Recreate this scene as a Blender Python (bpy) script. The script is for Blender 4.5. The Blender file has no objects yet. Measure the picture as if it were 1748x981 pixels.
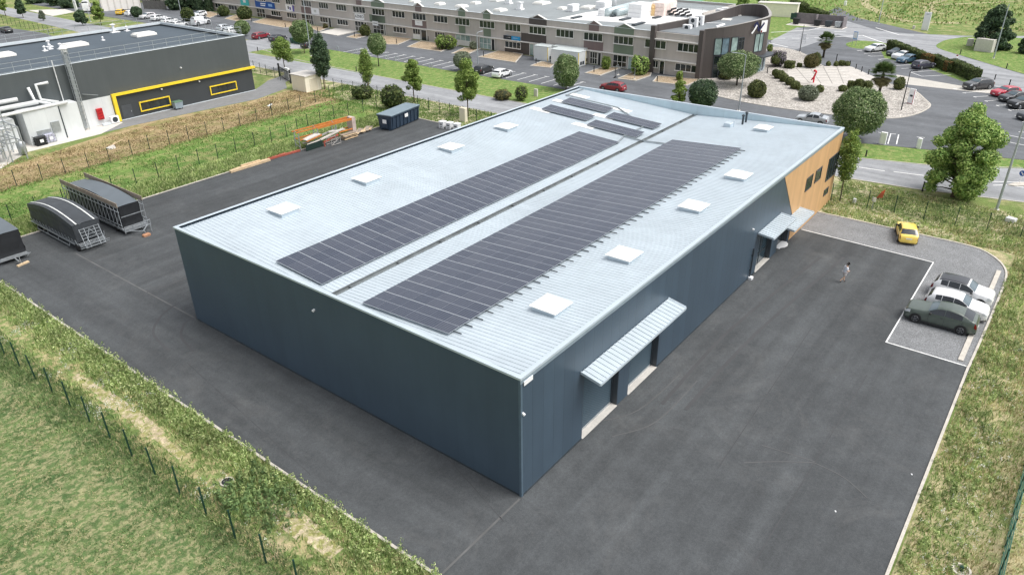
import bpy, bmesh, math, random
import numpy as np
from mathutils import Vector, Matrix
random.seed(7); RNG = np.random.default_rng(11)
scene = bpy.context.scene
COL = scene.collection
R = math.radians

# ------------------------------------------------------------------ camera
CAM_F, CAM_P = 1248.4568, Vector((-24.0903, -18.4357, 29.5179))
YAW, PITCH, ROLL = 0.6651, 0.4929, -0.0146
_fw = Vector((math.cos(PITCH)*math.cos(YAW), math.cos(PITCH)*math.sin(YAW), -math.sin(PITCH)))
_r0 = Vector((math.sin(YAW), -math.cos(YAW), 0)); _u0 = _r0.cross(_fw)
_rt = math.cos(ROLL)*_r0 + math.sin(ROLL)*_u0
_up = -math.sin(ROLL)*_r0 + math.cos(ROLL)*_u0
cd = bpy.data.cameras.new('camera'); cam = bpy.data.objects.new('camera', cd); COL.objects.link(cam)
cd.sensor_width = 36.0; cd.lens = CAM_F/1748*36.0; cd.clip_start = 0.5; cd.clip_end = 2000
m = Matrix((( _rt.x, _up.x, -_fw.x, CAM_P.x), (_rt.y, _up.y, -_fw.y, CAM_P.y), (_rt.z, _up.z, -_fw.z, CAM_P.z), (0, 0, 0, 1)))
cam.matrix_world = m
scene.camera = cam

def ray(x, y): return _fw*CAM_F + _rt*(x-874) - _up*(y-490.5)
def G(x, y, z=0.0):                     # survey point: height z under that sight line
    d = ray(x, y); t = (z-CAM_P.z)/d.z; return CAM_P + t*d
def PX(x, y, X):
    d = ray(x, y); t = (X-CAM_P.x)/d.x; return CAM_P + t*d
def PY(x, y, Y):
    d = ray(x, y); t = (Y-CAM_P.y)/d.y; return CAM_P + t*d
def height_at(base, py):                # height above base whose image row is py
    lo, hi = 0.0, 40.0
    for _ in range(40):
        mid = (lo+hi)/2; P = base+Vector((0, 0, mid))-CAM_P
        yy = 490.5 - CAM_F*P.dot(_up)/P.dot(_fw)
        if yy > py: lo = mid
        else: hi = mid
    return lo
def proj(P):
    d = P-CAM_P; z = d.dot(_fw); return 874+CAM_F*d.dot(_rt)/z, 490.5-CAM_F*d.dot(_up)/z
def mpp(P): return (P-CAM_P).dot(_fw)/CAM_F   # metres per photo pixel at P

def lin(r, g=None, b=None):
    if g is None: g = b = r
    f = lambda c: (c/255/12.92) if c/255 <= .04045 else ((c/255+.055)/1.055)**2.4
    return (f(r), f(g), f(b), 1)

# ------------------------------------------------------------------ materials
MATS = {}
def _nt(name):
    mt = bpy.data.materials.new(name); mt.use_nodes = True
    nt = mt.node_tree; b = nt.nodes['Principled BSDF']; MATS[name] = mt
    return mt, nt, b
def _link(nt, a, b): nt.links.new(a, b)
def noise(nt, scale, detail=4, rough=.55, coord='Object', stretch=None, dist=0):
    tc = nt.nodes.new('ShaderNodeTexCoord'); n = nt.nodes.new('ShaderNodeTexNoise')
    n.inputs['Scale'].default_value = scale; n.inputs['Detail'].default_value = detail
    n.inputs['Roughness'].default_value = rough; n.inputs['Distortion'].default_value = dist
    if stretch:
        mp = nt.nodes.new('ShaderNodeMapping'); mp.inputs['Scale'].default_value = stretch
        _link(nt, tc.outputs[coord], mp.inputs[0]); _link(nt, mp.outputs[0], n.inputs['Vector'])
    else: _link(nt, tc.outputs[coord], n.inputs['Vector'])
    return n.outputs['Fac']
def ramp(nt, fac, stops, interp='LINEAR'):
    r = nt.nodes.new('ShaderNodeValToRGB'); r.color_ramp.interpolation = interp
    e = r.color_ramp.elements
    while len(e) < len(stops): e.new(.5)
    for el, (p, c) in zip(e, stops):
        el.position = p; el.color = c if not isinstance(c, (int, float)) else (c, c, c, 1)
    _link(nt, fac, r.inputs[0]); return r.outputs[0]
def mixc(nt, fac, a, b, mode='MIX'):
    n = nt.nodes.new('ShaderNodeMix'); n.data_type = 'RGBA'; n.blend_type = mode
    for s, v in ((n.inputs[0], fac), (n.inputs[6], a), (n.inputs[7], b)):
        if hasattr(v, 'is_linked'): _link(nt, v, s)
        else: s.default_value = v
    return n.outputs[2]
def bump(nt, b, fac, strength, dist=.02):
    n = nt.nodes.new('ShaderNodeBump'); n.inputs['Strength'].default_value = strength; n.inputs['Distance'].default_value = dist
    _link(nt, fac, n.inputs['Height']); _link(nt, n.outputs[0], b.inputs['Normal'])
def mul(c, k): return (c[0]*k, c[1]*k, c[2]*k, 1)

def plain(name, col, rough=.6, metal=0, var=.12, scale=1.5, spec=.5, fine=None, coat=0):
    """paint, plastic, concrete: base colour with broad wear and fine grain"""
    if name in MATS: return MATS[name]
    mt, nt, b = _nt(name)
    f = noise(nt, scale, 5)
    c = ramp(nt, f, [(.3, mul(col, 1-var)), (.7, mul(col, 1+var))])
    if fine:
        g = noise(nt, fine[0], 2); c = mixc(nt, 1.0, c, ramp(nt, g, [(.3, 1-fine[1]), (.7, 1+fine[1])]), 'MULTIPLY')
    _link(nt, c, b.inputs['Base Color']); b.inputs['Roughness'].default_value = rough; b.inputs['Metallic'].default_value = metal
    b.inputs['Specular IOR Level'].default_value = spec; b.inputs['Coat Weight'].default_value = coat
    return mt
def paint(name):
    """car paint: colour carried by each body object"""
    if name in MATS: return MATS[name]
    mt, nt, b = _nt(name)
    oi = nt.nodes.new('ShaderNodeObjectInfo'); f = noise(nt, 3, 4)
    c = mixc(nt, 1.0, oi.outputs['Color'], ramp(nt, f, [(.3, .9), (.7, 1.08)]), 'MULTIPLY')
    _link(nt, c, b.inputs['Base Color']); b.inputs['Roughness'].default_value = .32; b.inputs['Coat Weight'].default_value = .6
    b.inputs['Coat Roughness'].default_value = .12
    return mt
def glass(name, col, rough=.08):
    if name in MATS: return MATS[name]
    mt, nt, b = _nt(name); f = noise(nt, .8, 3)
    _link(nt, ramp(nt, f, [(.35, mul(col, .7)), (.65, mul(col, 1.3))]), b.inputs['Base Color'])
    b.inputs['Roughness'].default_value = rough; b.inputs['Specular IOR Level'].default_value = .8
    return mt
def leaves(name, cols, rough=.6):
    """foliage: every leaf picks its own green"""
    if name in MATS: return MATS[name]
    mt, nt, b = _nt(name)
    g = nt.nodes.new('ShaderNodeNewGeometry'); f = noise(nt, .55, 3)
    n = len(cols)
    c1 = ramp(nt, g.outputs['Random Per Island'], [(i/(n-1), c) for i, c in enumerate(cols)])
    c = mixc(nt, 1.0, c1, ramp(nt, f, [(.3, .72), (.7, 1.28)]), 'MULTIPLY')
    _link(nt, c, b.inputs['Base Color']); b.inputs['Roughness'].default_value = rough; b.inputs['Specular IOR Level'].default_value = .25
    tr = nt.nodes.new('ShaderNodeBsdfTranslucent'); _link(nt, c, tr.inputs['Color'])
    mx = nt.nodes.new('ShaderNodeMixShader'); mx.inputs[0].default_value = .25
    out = nt.nodes['Material Output']
    _link(nt, b.outputs[0], mx.inputs[1]); _link(nt, tr.outputs[0], mx.inputs[2]); _link(nt, mx.outputs[0], out.inputs[0])
    return mt
def turf(name, g1, g2, straw, amount, scale=.35, soil=None):
    """mown or rough grass ground: two greens, straw patches, grain"""
    if name in MATS: return MATS[name]
    mt, nt, b = _nt(name)
    f1 = noise(nt, scale, 6, .6); f2 = noise(nt, scale*4.3, 8, .72, dist=.4); f3 = noise(nt, 9, 6, .75)
    c = ramp(nt, f1, [(.35, g1), (.65, g2)])
    s = ramp(nt, f2, [(.56-amount*.5, 0.0), (.66-amount*.4, 1.0)])
    c = mixc(nt, s, c, straw)
    if soil:
        f4 = noise(nt, .21, 7, .62); c = mixc(nt, ramp(nt, f4, [(.6, 0.0), (.7, 1.0)]), c, soil)
    c = mixc(nt, 1.0, c, ramp(nt, f3, [(.25, .6), (.75, 1.4)]), 'MULTIPLY')
    f5 = noise(nt, 1.6, 7, .75); c = mixc(nt, 1.0, c, ramp(nt, f5, [(.3, .74), (.7, 1.26)]), 'MULTIPLY')
    _link(nt, c, b.inputs['Base Color']); b.inputs['Roughness'].default_value = .95; b.inputs['Specular IOR Level'].default_value = .1
    bump(nt, b, f3, .9, .06)
    return mt
def asphalt(name, col, worn=.25, patch=None, lanes=None, grain=1.0):
    if name in MATS: return MATS[name]
    mt, nt, b = _nt(name)
    f1 = noise(nt, .11, 6, .6); f2 = noise(nt, .9, 6, .65); f3 = noise(nt, 22, 3, .8)
    c = ramp(nt, f1, [(.3, mul(col, 1-worn)), (.7, mul(col, 1+worn))])
    c = mixc(nt, 1.0, c, ramp(nt, f2, [(.3, .88), (.72, 1.14)]), 'MULTIPLY')
    c = mixc(nt, 1.0, c, ramp(nt, f3, [(.25, 1-.3*grain), (.75, 1+.3*grain)]), 'MULTIPLY')
    f7 = noise(nt, 5.5, 4, .7); c = mixc(nt, 1.0, c, ramp(nt, f7, [(.3, 1-.13*grain), (.7, 1+.13*grain)]), 'MULTIPLY')
    if lanes:        # paver passes: streaks along one axis
        f5 = noise(nt, .6, 5, .6, stretch=lanes); c = mixc(nt, 1.0, c, ramp(nt, f5, [(.3, .77), (.7, 1.22)]), 'MULTIPLY')
    if patch:        # pale dust and tyre scuffs
        f4 = noise(nt, .16, 9, .78, dist=1.2); c = mixc(nt, ramp(nt, f4, [(.52, 0.0), (.8, .26)]), c, patch)
        f6 = noise(nt, .35, 8, .8, dist=3.5, stretch=(1, .35, 1)); c = mixc(nt, ramp(nt, f6, [(.49, 0.0), (.5, .06), (.515, 0.0)]), c, patch)
    _link(nt, c, b.inputs['Base Color']); b.inputs['Roughness'].default_value = .85; b.inputs['Specular IOR Level'].default_value = .35
    bump(nt, b, f3, .35, .01)
    return mt
def gravel(name, c1, c2, scale=7):
    if name in MATS: return MATS[name]
    mt, nt, b = _nt(name)
    tc = nt.nodes.new('ShaderNodeTexCoord'); v = nt.nodes.new('ShaderNodeTexVoronoi'); v.inputs['Scale'].default_value = scale
    _link(nt, tc.outputs['Object'], v.inputs['Vector'])
    sep = nt.nodes.new('ShaderNodeSeparateColor'); _link(nt, v.outputs['Color'], sep.inputs[0])
    c = ramp(nt, sep.outputs[0], [(.1, c1), (.9, c2)])
    f = noise(nt, .5, 6, .6); c = mixc(nt, 1.0, c, ramp(nt, f, [(.3, .82), (.7, 1.12)]), 'MULTIPLY')
    c = mixc(nt, 1.0, c, ramp(nt, v.outputs['Distance'], [(.2, 1.0), (.75, .6)]), 'MULTIPLY')
    _link(nt, c, b.inputs['Base Color']); b.inputs['Roughness'].default_value = .9
    bump(nt, b, v.outputs['Distance'], -.6, .04)
    return mt
def ribbed(name, col, axis, period, depth=.3, rough=.5, metal=0, var=.06, cell=None, edge=.12):
    """sheet cladding with joints every <period> metres along one object axis"""
    if name in MATS: return MATS[name]
    mt, nt, b = _nt(name)
    tc = nt.nodes.new('ShaderNodeTexCoord'); sp = nt.nodes.new('ShaderNodeSeparateXYZ'); _link(nt, tc.outputs['Object'], sp.inputs[0])
    def saw(ax, per):
        d = nt.nodes.new('ShaderNodeMath'); d.operation = 'DIVIDE'; d.inputs[1].default_value = per; _link(nt, sp.outputs[ax], d.inputs[0])
        fr = nt.nodes.new('ShaderNodeMath'); fr.operation = 'FRACT'; _link(nt, d.outputs[0], fr.inputs[0]); return fr.outputs[0], d.outputs[0]
    fr, d = saw(axis, period)
    j = ramp(nt, fr, [(0, 1-depth), (edge, 1.0), (1-edge*.2, 1.0), (1, 1-depth)])
    fl = nt.nodes.new('ShaderNodeMath'); fl.operation = 'FLOOR'; _link(nt, d, fl.inputs[0])
    wn = nt.nodes.new('ShaderNodeTexWhiteNoise'); wn.noise_dimensions = '1D'; _link(nt, fl.outputs[0], wn.inputs['W'])
    c = mixc(nt, 1.0, col, j, 'MULTIPLY')
    c = mixc(nt, 1.0, c, ramp(nt, wn.outputs[0], [(0, 1-var), (1, 1+var)]), 'MULTIPLY')
    f = noise(nt, .25, 5, .6); c = mixc(nt, 1.0, c, ramp(nt, f, [(.3, .93), (.7, 1.07)]), 'MULTIPLY')
    f = noise(nt, 1.2, 6, .6, stretch=(1, 1, .12)); c = mixc(nt, 1.0, c, ramp(nt, f, [(.3, .96), (.7, 1.04)]), 'MULTIPLY')
    _link(nt, c, b.inputs['Base Color']); b.inputs['Roughness'].default_value = rough; b.inputs['Metallic'].default_value = metal
    bump(nt, b, j, .5, .02)
    return mt
def meshwire(name, col, px=.05, pz=.2, cover=.12):
    """welded wire fence panel: real gaps between the wires"""
    mt, nt, b = _nt(name)
    tc = nt.nodes.new('ShaderNodeTexCoord'); sp = nt.nodes.new('ShaderNodeSeparateXYZ'); _link(nt, tc.outputs['UV'], sp.inputs[0])
    outs = []
    for ax, per in ((0, px), (1, pz)):
        d = nt.nodes.new('ShaderNodeMath'); d.operation = 'DIVIDE'; d.inputs[1].default_value = per; _link(nt, sp.outputs[ax], d.inputs[0])
        fr = nt.nodes.new('ShaderNodeMath'); fr.operation = 'FRACT'; _link(nt, d.outputs[0], fr.inputs[0])
        l = nt.nodes.new('ShaderNodeMath'); l.operation = 'LESS_THAN'; _link(nt, fr.outputs[0], l.inputs[0])
        l.inputs[1].default_value = cover if ax == 0 else cover*px/pz*1.5
        outs.append(l.outputs[0])
    mx = nt.nodes.new('ShaderNodeMath'); mx.operation = 'MAXIMUM'; _link(nt, outs[0], mx.inputs[0]); _link(nt, outs[1], mx.inputs[1])
    b.inputs['Base Color'].default_value = col; b.inputs['Roughness'].default_value = .5
    t = nt.nodes.new('ShaderNodeBsdfTransparent'); ms = nt.nodes.new('ShaderNodeMixShader')
    _link(nt, mx.outputs[0], ms.inputs[0]); _link(nt, t.outputs[0], ms.inputs[1]); _link(nt, b.outputs[0], ms.inputs[2])
    _link(nt, ms.outputs[0], nt.nodes['Material Output'].inputs[0])
    return mt

# ------------------------------------------------------------------ mesh builder
class MB:
    def __init__(s): s.v = []; s.f = []; s.m = []; s.uv = None
    def add(s, vs, fs, mi=0):
        o = len(s.v); s.v += [tuple(v) for v in vs]; s.f += [tuple(i+o for i in f) for f in fs]; s.m += [mi]*len(fs); return s
    def box(s, x0, x1, y0, y1, z0, z1, mi=0):
        v = [(x, y, z) for z in (z0, z1) for x, y in ((x0, y0), (x1, y0), (x1, y1), (x0, y1))]
        return s.add(v, [(3, 2, 1, 0), (4, 5, 6, 7), (0, 1, 5, 4), (1, 2, 6, 5), (2, 3, 7, 6), (3, 0, 4, 7)], mi)
    def bbox(s, x0, x1, y0, y1, z0, z1, b=.03, mi=0):
        """box with chamfered vertical and top edges"""
        def ring(i, z): return [(x0+i+b, y0+i, z), (x1-i-b, y0+i, z), (x1-i, y0+i+b, z), (x1-i, y1-i-b, z), (x1-i-b, y1-i, z), (x0+i+b, y1-i, z), (x0+i, y1-i-b, z), (x0+i, y0+i+b, z)]
        v = ring(0, z0)+ring(0, z1-b)+ring(b, z1)
        f = [tuple(range(7, -1, -1)), tuple(range(16, 24))]
        for k in (0, 8):
            for i in range(8): j = (i+1) % 8; f.append((k+i, k+j, k+8+j, k+8+i))
        return s.add(v, f, mi)
    def obox(s, c, sx, sy, sz, a=0, mi=0):
        ca, sa = math.cos(a), math.sin(a); v = []
        for z in (c[2], c[2]+sz):
            for x, y in ((-sx/2, -sy/2), (sx/2, -sy/2), (sx/2, sy/2), (-sx/2, sy/2)): v.append((c[0]+x*ca-y*sa, c[1]+x*sa+y*ca, z))
        return s.add(v, [(3, 2, 1, 0), (4, 5, 6, 7), (0, 1, 5, 4), (1, 2, 6, 5), (2, 3, 7, 6), (3, 0, 4, 7)], mi)
    def beam(s, p, q, w, h, mi=0, up=(0, 0, 1)):
        p, q, up = Vector(p), Vector(q), Vector(up); d = (q-p).normalized()
        if abs(d.dot(up)) > .98: up = Vector((1, 0, 0))
        a = d.cross(up).normalized()*w/2; b = a.normalized().cross(d)*h/2
        v = [o+i*a+j*b for o in (p, q) for i, j in ((-1, -1), (1, -1), (1, 1), (-1, 1))]
        return s.add(v, [(3, 2, 1, 0), (4, 5, 6, 7), (0, 1, 5, 4), (1, 2, 6, 5), (2, 3, 7, 6), (3, 0, 4, 7)], mi)
    def tube(s, pts, r, n=8, mi=0, cap=True):
        pts = [Vector(p) for p in pts]; k = len(pts)
        if not hasattr(r, '__len__'): r = [r]*k
        v = []; ref = None
        for i, p in enumerate(pts):
            d = (pts[min(i+1, k-1)]-pts[max(i-1, 0)]).normalized()
            if ref is None: ref = Vector((1, 0, 0)) if abs(d.x) < .9 else Vector((0, 1, 0))
            a = (ref-d*ref.dot(d)).normalized(); b = d.cross(a); ref = a
            v += [p+r[i]*(math.cos(2*math.pi*j/n)*a+math.sin(2*math.pi*j/n)*b) for j in range(n)]
        f = [(i*n+j, i*n+(j+1) % n, (i+1)*n+(j+1) % n, (i+1)*n+j) for i in range(k-1) for j in range(n)]
        if cap: f += [tuple(range(n-1, -1, -1)), tuple(range((k-1)*n, k*n))]
        return s.add(v, f, mi)
    def prism(s, poly, z0, z1, mi=0, bottom=False):
        n = len(poly); v = [(p[0], p[1], z0) for p in poly]+[(p[0], p[1], z1) for p in poly]
        ar = sum(poly[i][0]*poly[(i+1) % n][1]-poly[(i+1) % n][0]*poly[i][1] for i in range(n))
        top = tuple(range(n, 2*n)); f = [top if ar > 0 else top[::-1]]
        for i in range(n):
            j = (i+1) % n; q = (i, j, n+j, n+i); f.append(q if ar > 0 else q[::-1])
        if bottom: f.append(tuple(range(n-1, -1, -1)) if ar > 0 else tuple(range(n)))
        return s.add(v, f, mi)
    def lathe(s, prof, n=20, c=(0, 0, 0), axis='z', mi=0):
        v = []
        for r, h in prof:
            for j in range(n):
                a = 2*math.pi*j/n; x, y = r*math.cos(a), r*math.sin(a)
                v.append((c[0]+x, c[1]+y, c[2]+h) if axis == 'z' else (c[0]+x, c[1]+h, c[2]+y) if axis == 'y' else (c[0]+h, c[1]+x, c[2]+y))
        k = len(prof); f = [(i*n+j, i*n+(j+1) % n, (i+1)*n+(j+1) % n, (i+1)*n+j) for i in range(k-1) for j in range(n)]
        f += [tuple(range(n-1, -1, -1)), tuple(range((k-1)*n, k*n))]
        return s.add(v, f, mi)
    def quad(s, *p, mi=0): return s.add(p, [tuple(range(len(p)))], mi)
    def build(s, name, mats, parent=None, smooth=False, world=False):
        me = bpy.data.meshes.new(name); me.from_pydata(s.v, [], s.f)
        for mt in (mats if isinstance(mats, (list, tuple)) else [mats]): me.materials.append(mt)
        me.polygons.foreach_set('material_index', s.m)
        if smooth: me.polygons.foreach_set('use_smooth', [True]*len(s.f))
        if smooth == 'auto': pass
        me.update(); o = bpy.data.objects.new(name, me); COL.objects.link(o)
        if parent:
            o.parent = parent
            if world: o.matrix_parent_inverse = Matrix.Rotation(-parent.rotation_euler.z, 4, 'Z') @ Matrix.Translation(-parent.location)
        return o

def tag(o, label, cat, group=None, kind=None):
    o['label'] = label; o['category'] = cat
    if group: o['group'] = group
    if kind: o['kind'] = kind
    return o
def thing(name, label, cat, loc=(0, 0, 0), rz=0, group=None):
    o = bpy.data.objects.new(name, None); COL.objects.link(o); o.empty_display_size = .3
    o.location = loc; o.rotation_euler = (0, 0, rz); return tag(o, label, cat, group)
KIDS = {}
def copy_thing(src, label, loc, rz=0, group=None, scale=None):
    r = src.copy(); COL.objects.link(r); r.location = loc; r.rotation_euler = (0, 0, rz); r['label'] = label
    if group: r['group'] = group
    if scale: r.scale = scale if hasattr(scale, '__len__') else (scale,)*3
    for ch in src.children:
        c = ch.copy(); COL.objects.link(c); c.parent = r
        for g in ch.children:
            d = g.copy(); COL.objects.link(d); d.parent = c
    return r
def struct(o, label=None, kind='structure'):
    o['kind'] = kind
    if label: o['label'] = label
    return o
def sheet(name, poly, z, mt, label=None, z0=None):
    b = MB()
    if z0 is None: b.prism([(p[0], p[1]) for p in poly], z-.05, z)
    else: b.prism([(p[0], p[1]) for p in poly], z0, z)
    return struct(b.build(name, mt), label)
def strip_poly(b, pts, w, z0, z1, mi=0, closed=False):
    """a kerb, line or path of width w along a polyline"""
    pts = [Vector((p[0], p[1], 0)) for p in pts]; n = len(pts); L = []; Rr = []
    for i, p in enumerate(pts):
        a = pts[i-1] if (i > 0 or closed) else p; c = pts[(i+1) % n] if (i < n-1 or closed) else p
        d1 = (p-a).normalized() if (p-a).length > 1e-6 else (c-p).normalized(); d2 = (c-p).normalized() if (c-p).length > 1e-6 else d1
        t = (d1+d2).normalized(); nn = Vector((-t.y, t.x, 0)); k = 1/max(.5, nn.dot(Vector((-d1.y, d1.x, 0))))
        L.append(p+nn*w/2*k); Rr.append(p-nn*w/2*k)
    m_ = n if closed else n-1
    for i in range(m_):
        j = (i+1) % n; b.prism([Rr[i], Rr[j], L[j], L[i]], z0, z1, mi)
    return b
def smooth_curve(pts, k=6, closed=False):
    P = [Vector((p[0], p[1], 0)) for p in pts]; n = len(P); out = []
    for i in range(n if closed else n-1):
        g = lambda q: P[q % n] if closed else P[min(max(q, 0), n-1)]
        p0, p1, p2, p3 = g(i-1), g(i), g(i+1), g(i+2)
        for s in range(k):
            t = s/k; out.append(.5*((2*p1)+(p2-p0)*t+(2*p0-5*p1+4*p2-p3)*t*t+(3*p1-p0-3*p2+p3)*t**3))
    if not closed: out.append(P[-1])
    return out
# ------------------------------------------------------------------ world, sun
SUN_EL, SUN_AZ = R(60), R(-65)          # where the (veiled) sun stands
w = bpy.data.worlds.new('World'); scene.world = w; w.use_nodes = True
wn = w.node_tree; bg = wn.nodes['Background']
sky = wn.nodes.new('ShaderNodeTexSky'); sky.sky_type = 'NISHITA'; sky.sun_disc = False
sky.sun_elevation = SUN_EL; sky.sun_rotation = math.pi/2 - SUN_AZ; sky.air_density = 1.0; sky.dust_density = 4.0
hs = wn.nodes.new('ShaderNodeHueSaturation'); hs.inputs['Saturation'].default_value = .24
wn.links.new(sky.outputs[0], hs.inputs['Color']); wn.links.new(hs.outputs[0], bg.inputs['Color'])
bg.inputs['Strength'].default_value = .15
sl = bpy.data.lights.new('sun', 'SUN'); sl.energy = 1.1; sl.angle = R(32); sl.color = (1, .96, .9)
so = bpy.data.objects.new('sun', sl); COL.objects.link(so)
sd = Vector((math.cos(SUN_EL)*math.cos(SUN_AZ), math.cos(SUN_EL)*math.sin(SUN_AZ), math.sin(SUN_EL)))
so.rotation_euler = sd.to_track_quat('Z', 'Y').to_euler(); so.location = sd*200
scene.view_settings.view_transform = 'Standard'; scene.view_settings.look = 'None'
scene.view_settings.exposure = .55; scene.view_settings.gamma = 1
scene.cycles.max_bounces = 6; scene.cycles.transparent_max_bounces = 12; scene.cycles.use_denoising = True; scene.cycles.filter_width = 1.45

# ------------------------------------------------------------------ ground materials
g_base = turf('turf_base', lin(104, 124, 72), lin(124, 138, 82), lin(158, 155, 112), .16, .05)
g_lawn = turf('turf_lawn', lin(78, 102, 62), lin(108, 128, 80), lin(152, 150, 112), .2, .55)
g_weed = turf('turf_weed', lin(102, 124, 70), lin(128, 144, 88), lin(178, 166, 126), .2, .35, soil=lin(192, 174, 144))
g_right = turf('turf_right', lin(112, 130, 78), lin(134, 146, 94), lin(178, 168, 132), .32, .3, soil=lin(174, 156, 126))
g_plot = turf('turf_plot', lin(92, 124, 62), lin(116, 142, 76), lin(146, 148, 98), .2, .12)
g_dry = turf('turf_dry', lin(124, 128, 78), lin(148, 138, 96), lin(172, 152, 118), .3, .1, soil=lin(142, 116, 88))
g_east = turf('turf_east', lin(96, 114, 66), lin(120, 132, 80), lin(186, 178, 146), .24, .2)
g_verge = turf('turf_verge', lin(98, 128, 66), lin(116, 142, 78), lin(146, 152, 98), .16, .3)
g_field = turf('turf_field', lin(92, 122, 66), lin(120, 138, 80), lin(152, 152, 104), .2, .12)
m_yard = asphalt('asphalt_yard', lin(76, 79, 81), .17, patch=lin(134, 133, 131), lanes=(.03, 1.0, 1))
m_pad = gravel('asphalt_pad', lin(130, 132, 134), lin(158, 160, 162), 15)
m_road = asphalt('asphalt_road', lin(150, 152, 155), .1, lanes=(.9, .06, 1), grain=.5)
m_park = asphalt('asphalt_park', lin(104, 107, 111), .12, lanes=(.5, .1, 1), grain=.6)
m_kerb = plain('kerb_concrete', lin(196, 190, 180), .85, var=.12, scale=2, fine=(15, .12))
m_white = plain('road_paint', lin(236, 236, 234), .7, var=.07, scale=3, fine=(9, .1))
m_grav = gravel('white_gravel', lin(160, 154, 146), lin(222, 216, 208), 5)
m_brown = gravel('brown_gravel', lin(172, 150, 122), lin(206, 186, 158), 6)
m_slab = plain('pale_slab', lin(208, 204, 197), .8, var=.08, scale=.8, fine=(6, .08))
m_path = plain('pale_path', lin(190, 186, 178), .85, var=.08, scale=.5, fine=(8, .1))
m_dirt = turf('dirt_track', lin(196, 184, 160), lin(180, 168, 142), lin(150, 150, 104), .3, .3)
m_joint = plain('joint_dark', lin(70, 71, 73), .9, var=.2, scale=.7)
m_jointp = plain('joint_pale', lin(96, 96, 96), .9, var=.25, scale=.5)

# ------------------------------------------------------------------ terrain sheets
sheet('ground', [(-420, -420), (620, -420), (620, 700), (-420, 700)], 0, g_base)
sheet('lawn', [(-150, -160), (-11.4, -160), (-11.4, 190), (-150, 190)], .008, g_lawn)
sheet('weedy_verge', [(-11.39, -160), (-6.9, -160), (-6.9, 62), (-11.39, 62)], .012, g_weed)
sheet('weedy_verge', [(-6.89, -90), (56, -90), (56, -17.8), (52, -12), (45, -17.75), (-6.89, -17.55)], .012, g_right)
sheet('plot_grass', [(-60, 61.5), (54.4, 60.6), (54.4, 79.2), (10, 77.9), (-60, 77.0)], .010, g_plot)
sheet('dry_grass', [(-60, 77.02), (10, 77.92), (54.4, 79.22), (56, 81), (57.5, 86), (53, 91), (46.3, 90.0), (25.7, 91.9), (5.7, 86), (-60, 70+16)], .014, g_dry)
sheet('verge_grass', [(51.3, -90), (56.6, -90), (63, -8), (63.3, 1), (62.2, 52), (62.2, 120), (58.6, 120), (58.2, 84), (54.45, 81), (54.45, 60.5), (53.4, 60.3), (53.4, 0.3), (51.3, .3)], .016, g_east)
sheet('verge_grass', [(70.5, 3.3), (78.3, 3.2), (78.7, .8), (80.3, -5.8), (81.8, -13), (84, -22), (81, -22), (78.6, -15), (73.9, -7), (71.2, 2)], .018, g_verge)
sheet('verge_grass', [(69.2, 3.6), (79.8, 30), (81, 55), (81.2, 80), (82, 100), (82.6, 116), (76, 127), (72.6, 127.5), (70.2, 114), (69.6, 85), (69.2, 60)], .020, g_verge)
sheet('field', [tuple(G(*q)[:2]) for q in ((1420, 10), (1500, 40), (1560, 50), (1660, 54), (1748, 54), (2100, 60), (2000, -60), (1300, -60))], .010, g_field)
sheet('verge_grass', [tuple(v[:2]) for v in smooth_curve([G(*q) for q in ((1600, 82), (1607, 72), (1625, 67), (1665, 63), (1748, 66), (1800, 70), (1800, 140), (1748, 127), (1650, 98))], 5, True)], .050, g_verge)

# ------------------------------------------------------------------ yard, pad, roads
yard = [(-6.72, -17.35), (45.7, -17.65), (47.6, -17.3), (49.2, -16.5), (50.5, -15.3), (50.95, -14.2), (51.05, -12.3), (51.0, .2), (53.1, .5), (53.1, 60.2), (46, 61.0), (27.3, 61.6), (-6.72, 61.3)]
sheet('yard_asphalt', yard, .030, m_yard)
sheet('yard_asphalt', [(-6.70, 0), (0, 0), (0, 61.3), (-6.70, 61.3)], .034, asphalt('asphalt_front', lin(77, 80, 82), .14, patch=lin(134, 133, 131), lanes=(1.0, .03, 1)))
curve = [(28.75, -17.45), (36.3, -17.6), (42.0, -17.65), (45.7, -17.6), (47.6, -17.25), (49.2, -16.45), (50.4, -15.3), (50.85, -14.2), (51.0, -12.3), (51.0, -10), (51.0, -.05)]
pad = curve+[(45.6, -.05), (45.2, -12.05), (28.75, -12.05)]
sheet('parking_pad', pad, .042, m_pad)
b = MB()
strip_poly(b, [(-6.8, -17.5), (-6.8, 61.4)], .16, 0, .10); strip_poly(b, [(-6.72, -17.43), (28.75, -17.43)], .16, 0, .10)
strip_poly(b, smooth_curve([(p[0], p[1]) for p in curve], 4), .16, 0, .11)
strip_poly(b, [(-6.72, 61.4), (27.3, 61.7), (46, 61.1), (53.2, 60.3), (53.2, 32.5)], .16, 0, .10)
strip_poly(b, [(51.05, .0), (53.2, .4)], .14, 0, .10)
struct(b.build('kerb', m_kerb))
b = MB(); strip_poly(b, [(45.6, -.2), (45.2, -12.05), (28.75, -12.05), (28.75, -17.3)], .10, .03, .050); struct(b.build('kerb', m_white))
b = MB(); strip_poly(b, [(29.2, -16.85), (46.6, -16.95)], .34, .03, .14); tag(b.build('wheel_stop', m_kerb), 'long low beige concrete wheel stop on the parking pad', 'wheel stop')
b = MB()
for q in ((0, 32.6, -.05, 53), (-6.6, -.02, -.2, -.02)): strip_poly(b, [(q[0], q[1]), (q[2], q[3])], .12, .02, .038)
struct(b.build('pavement_joint', m_jointp))
b = MB()
for q in (((1480, 640), (1275, 981)), ((1385, 560), (1225, 800))):
    strip_poly(b, [G(*q[0]), G(*q[1])], .05, .02, .034)
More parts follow.
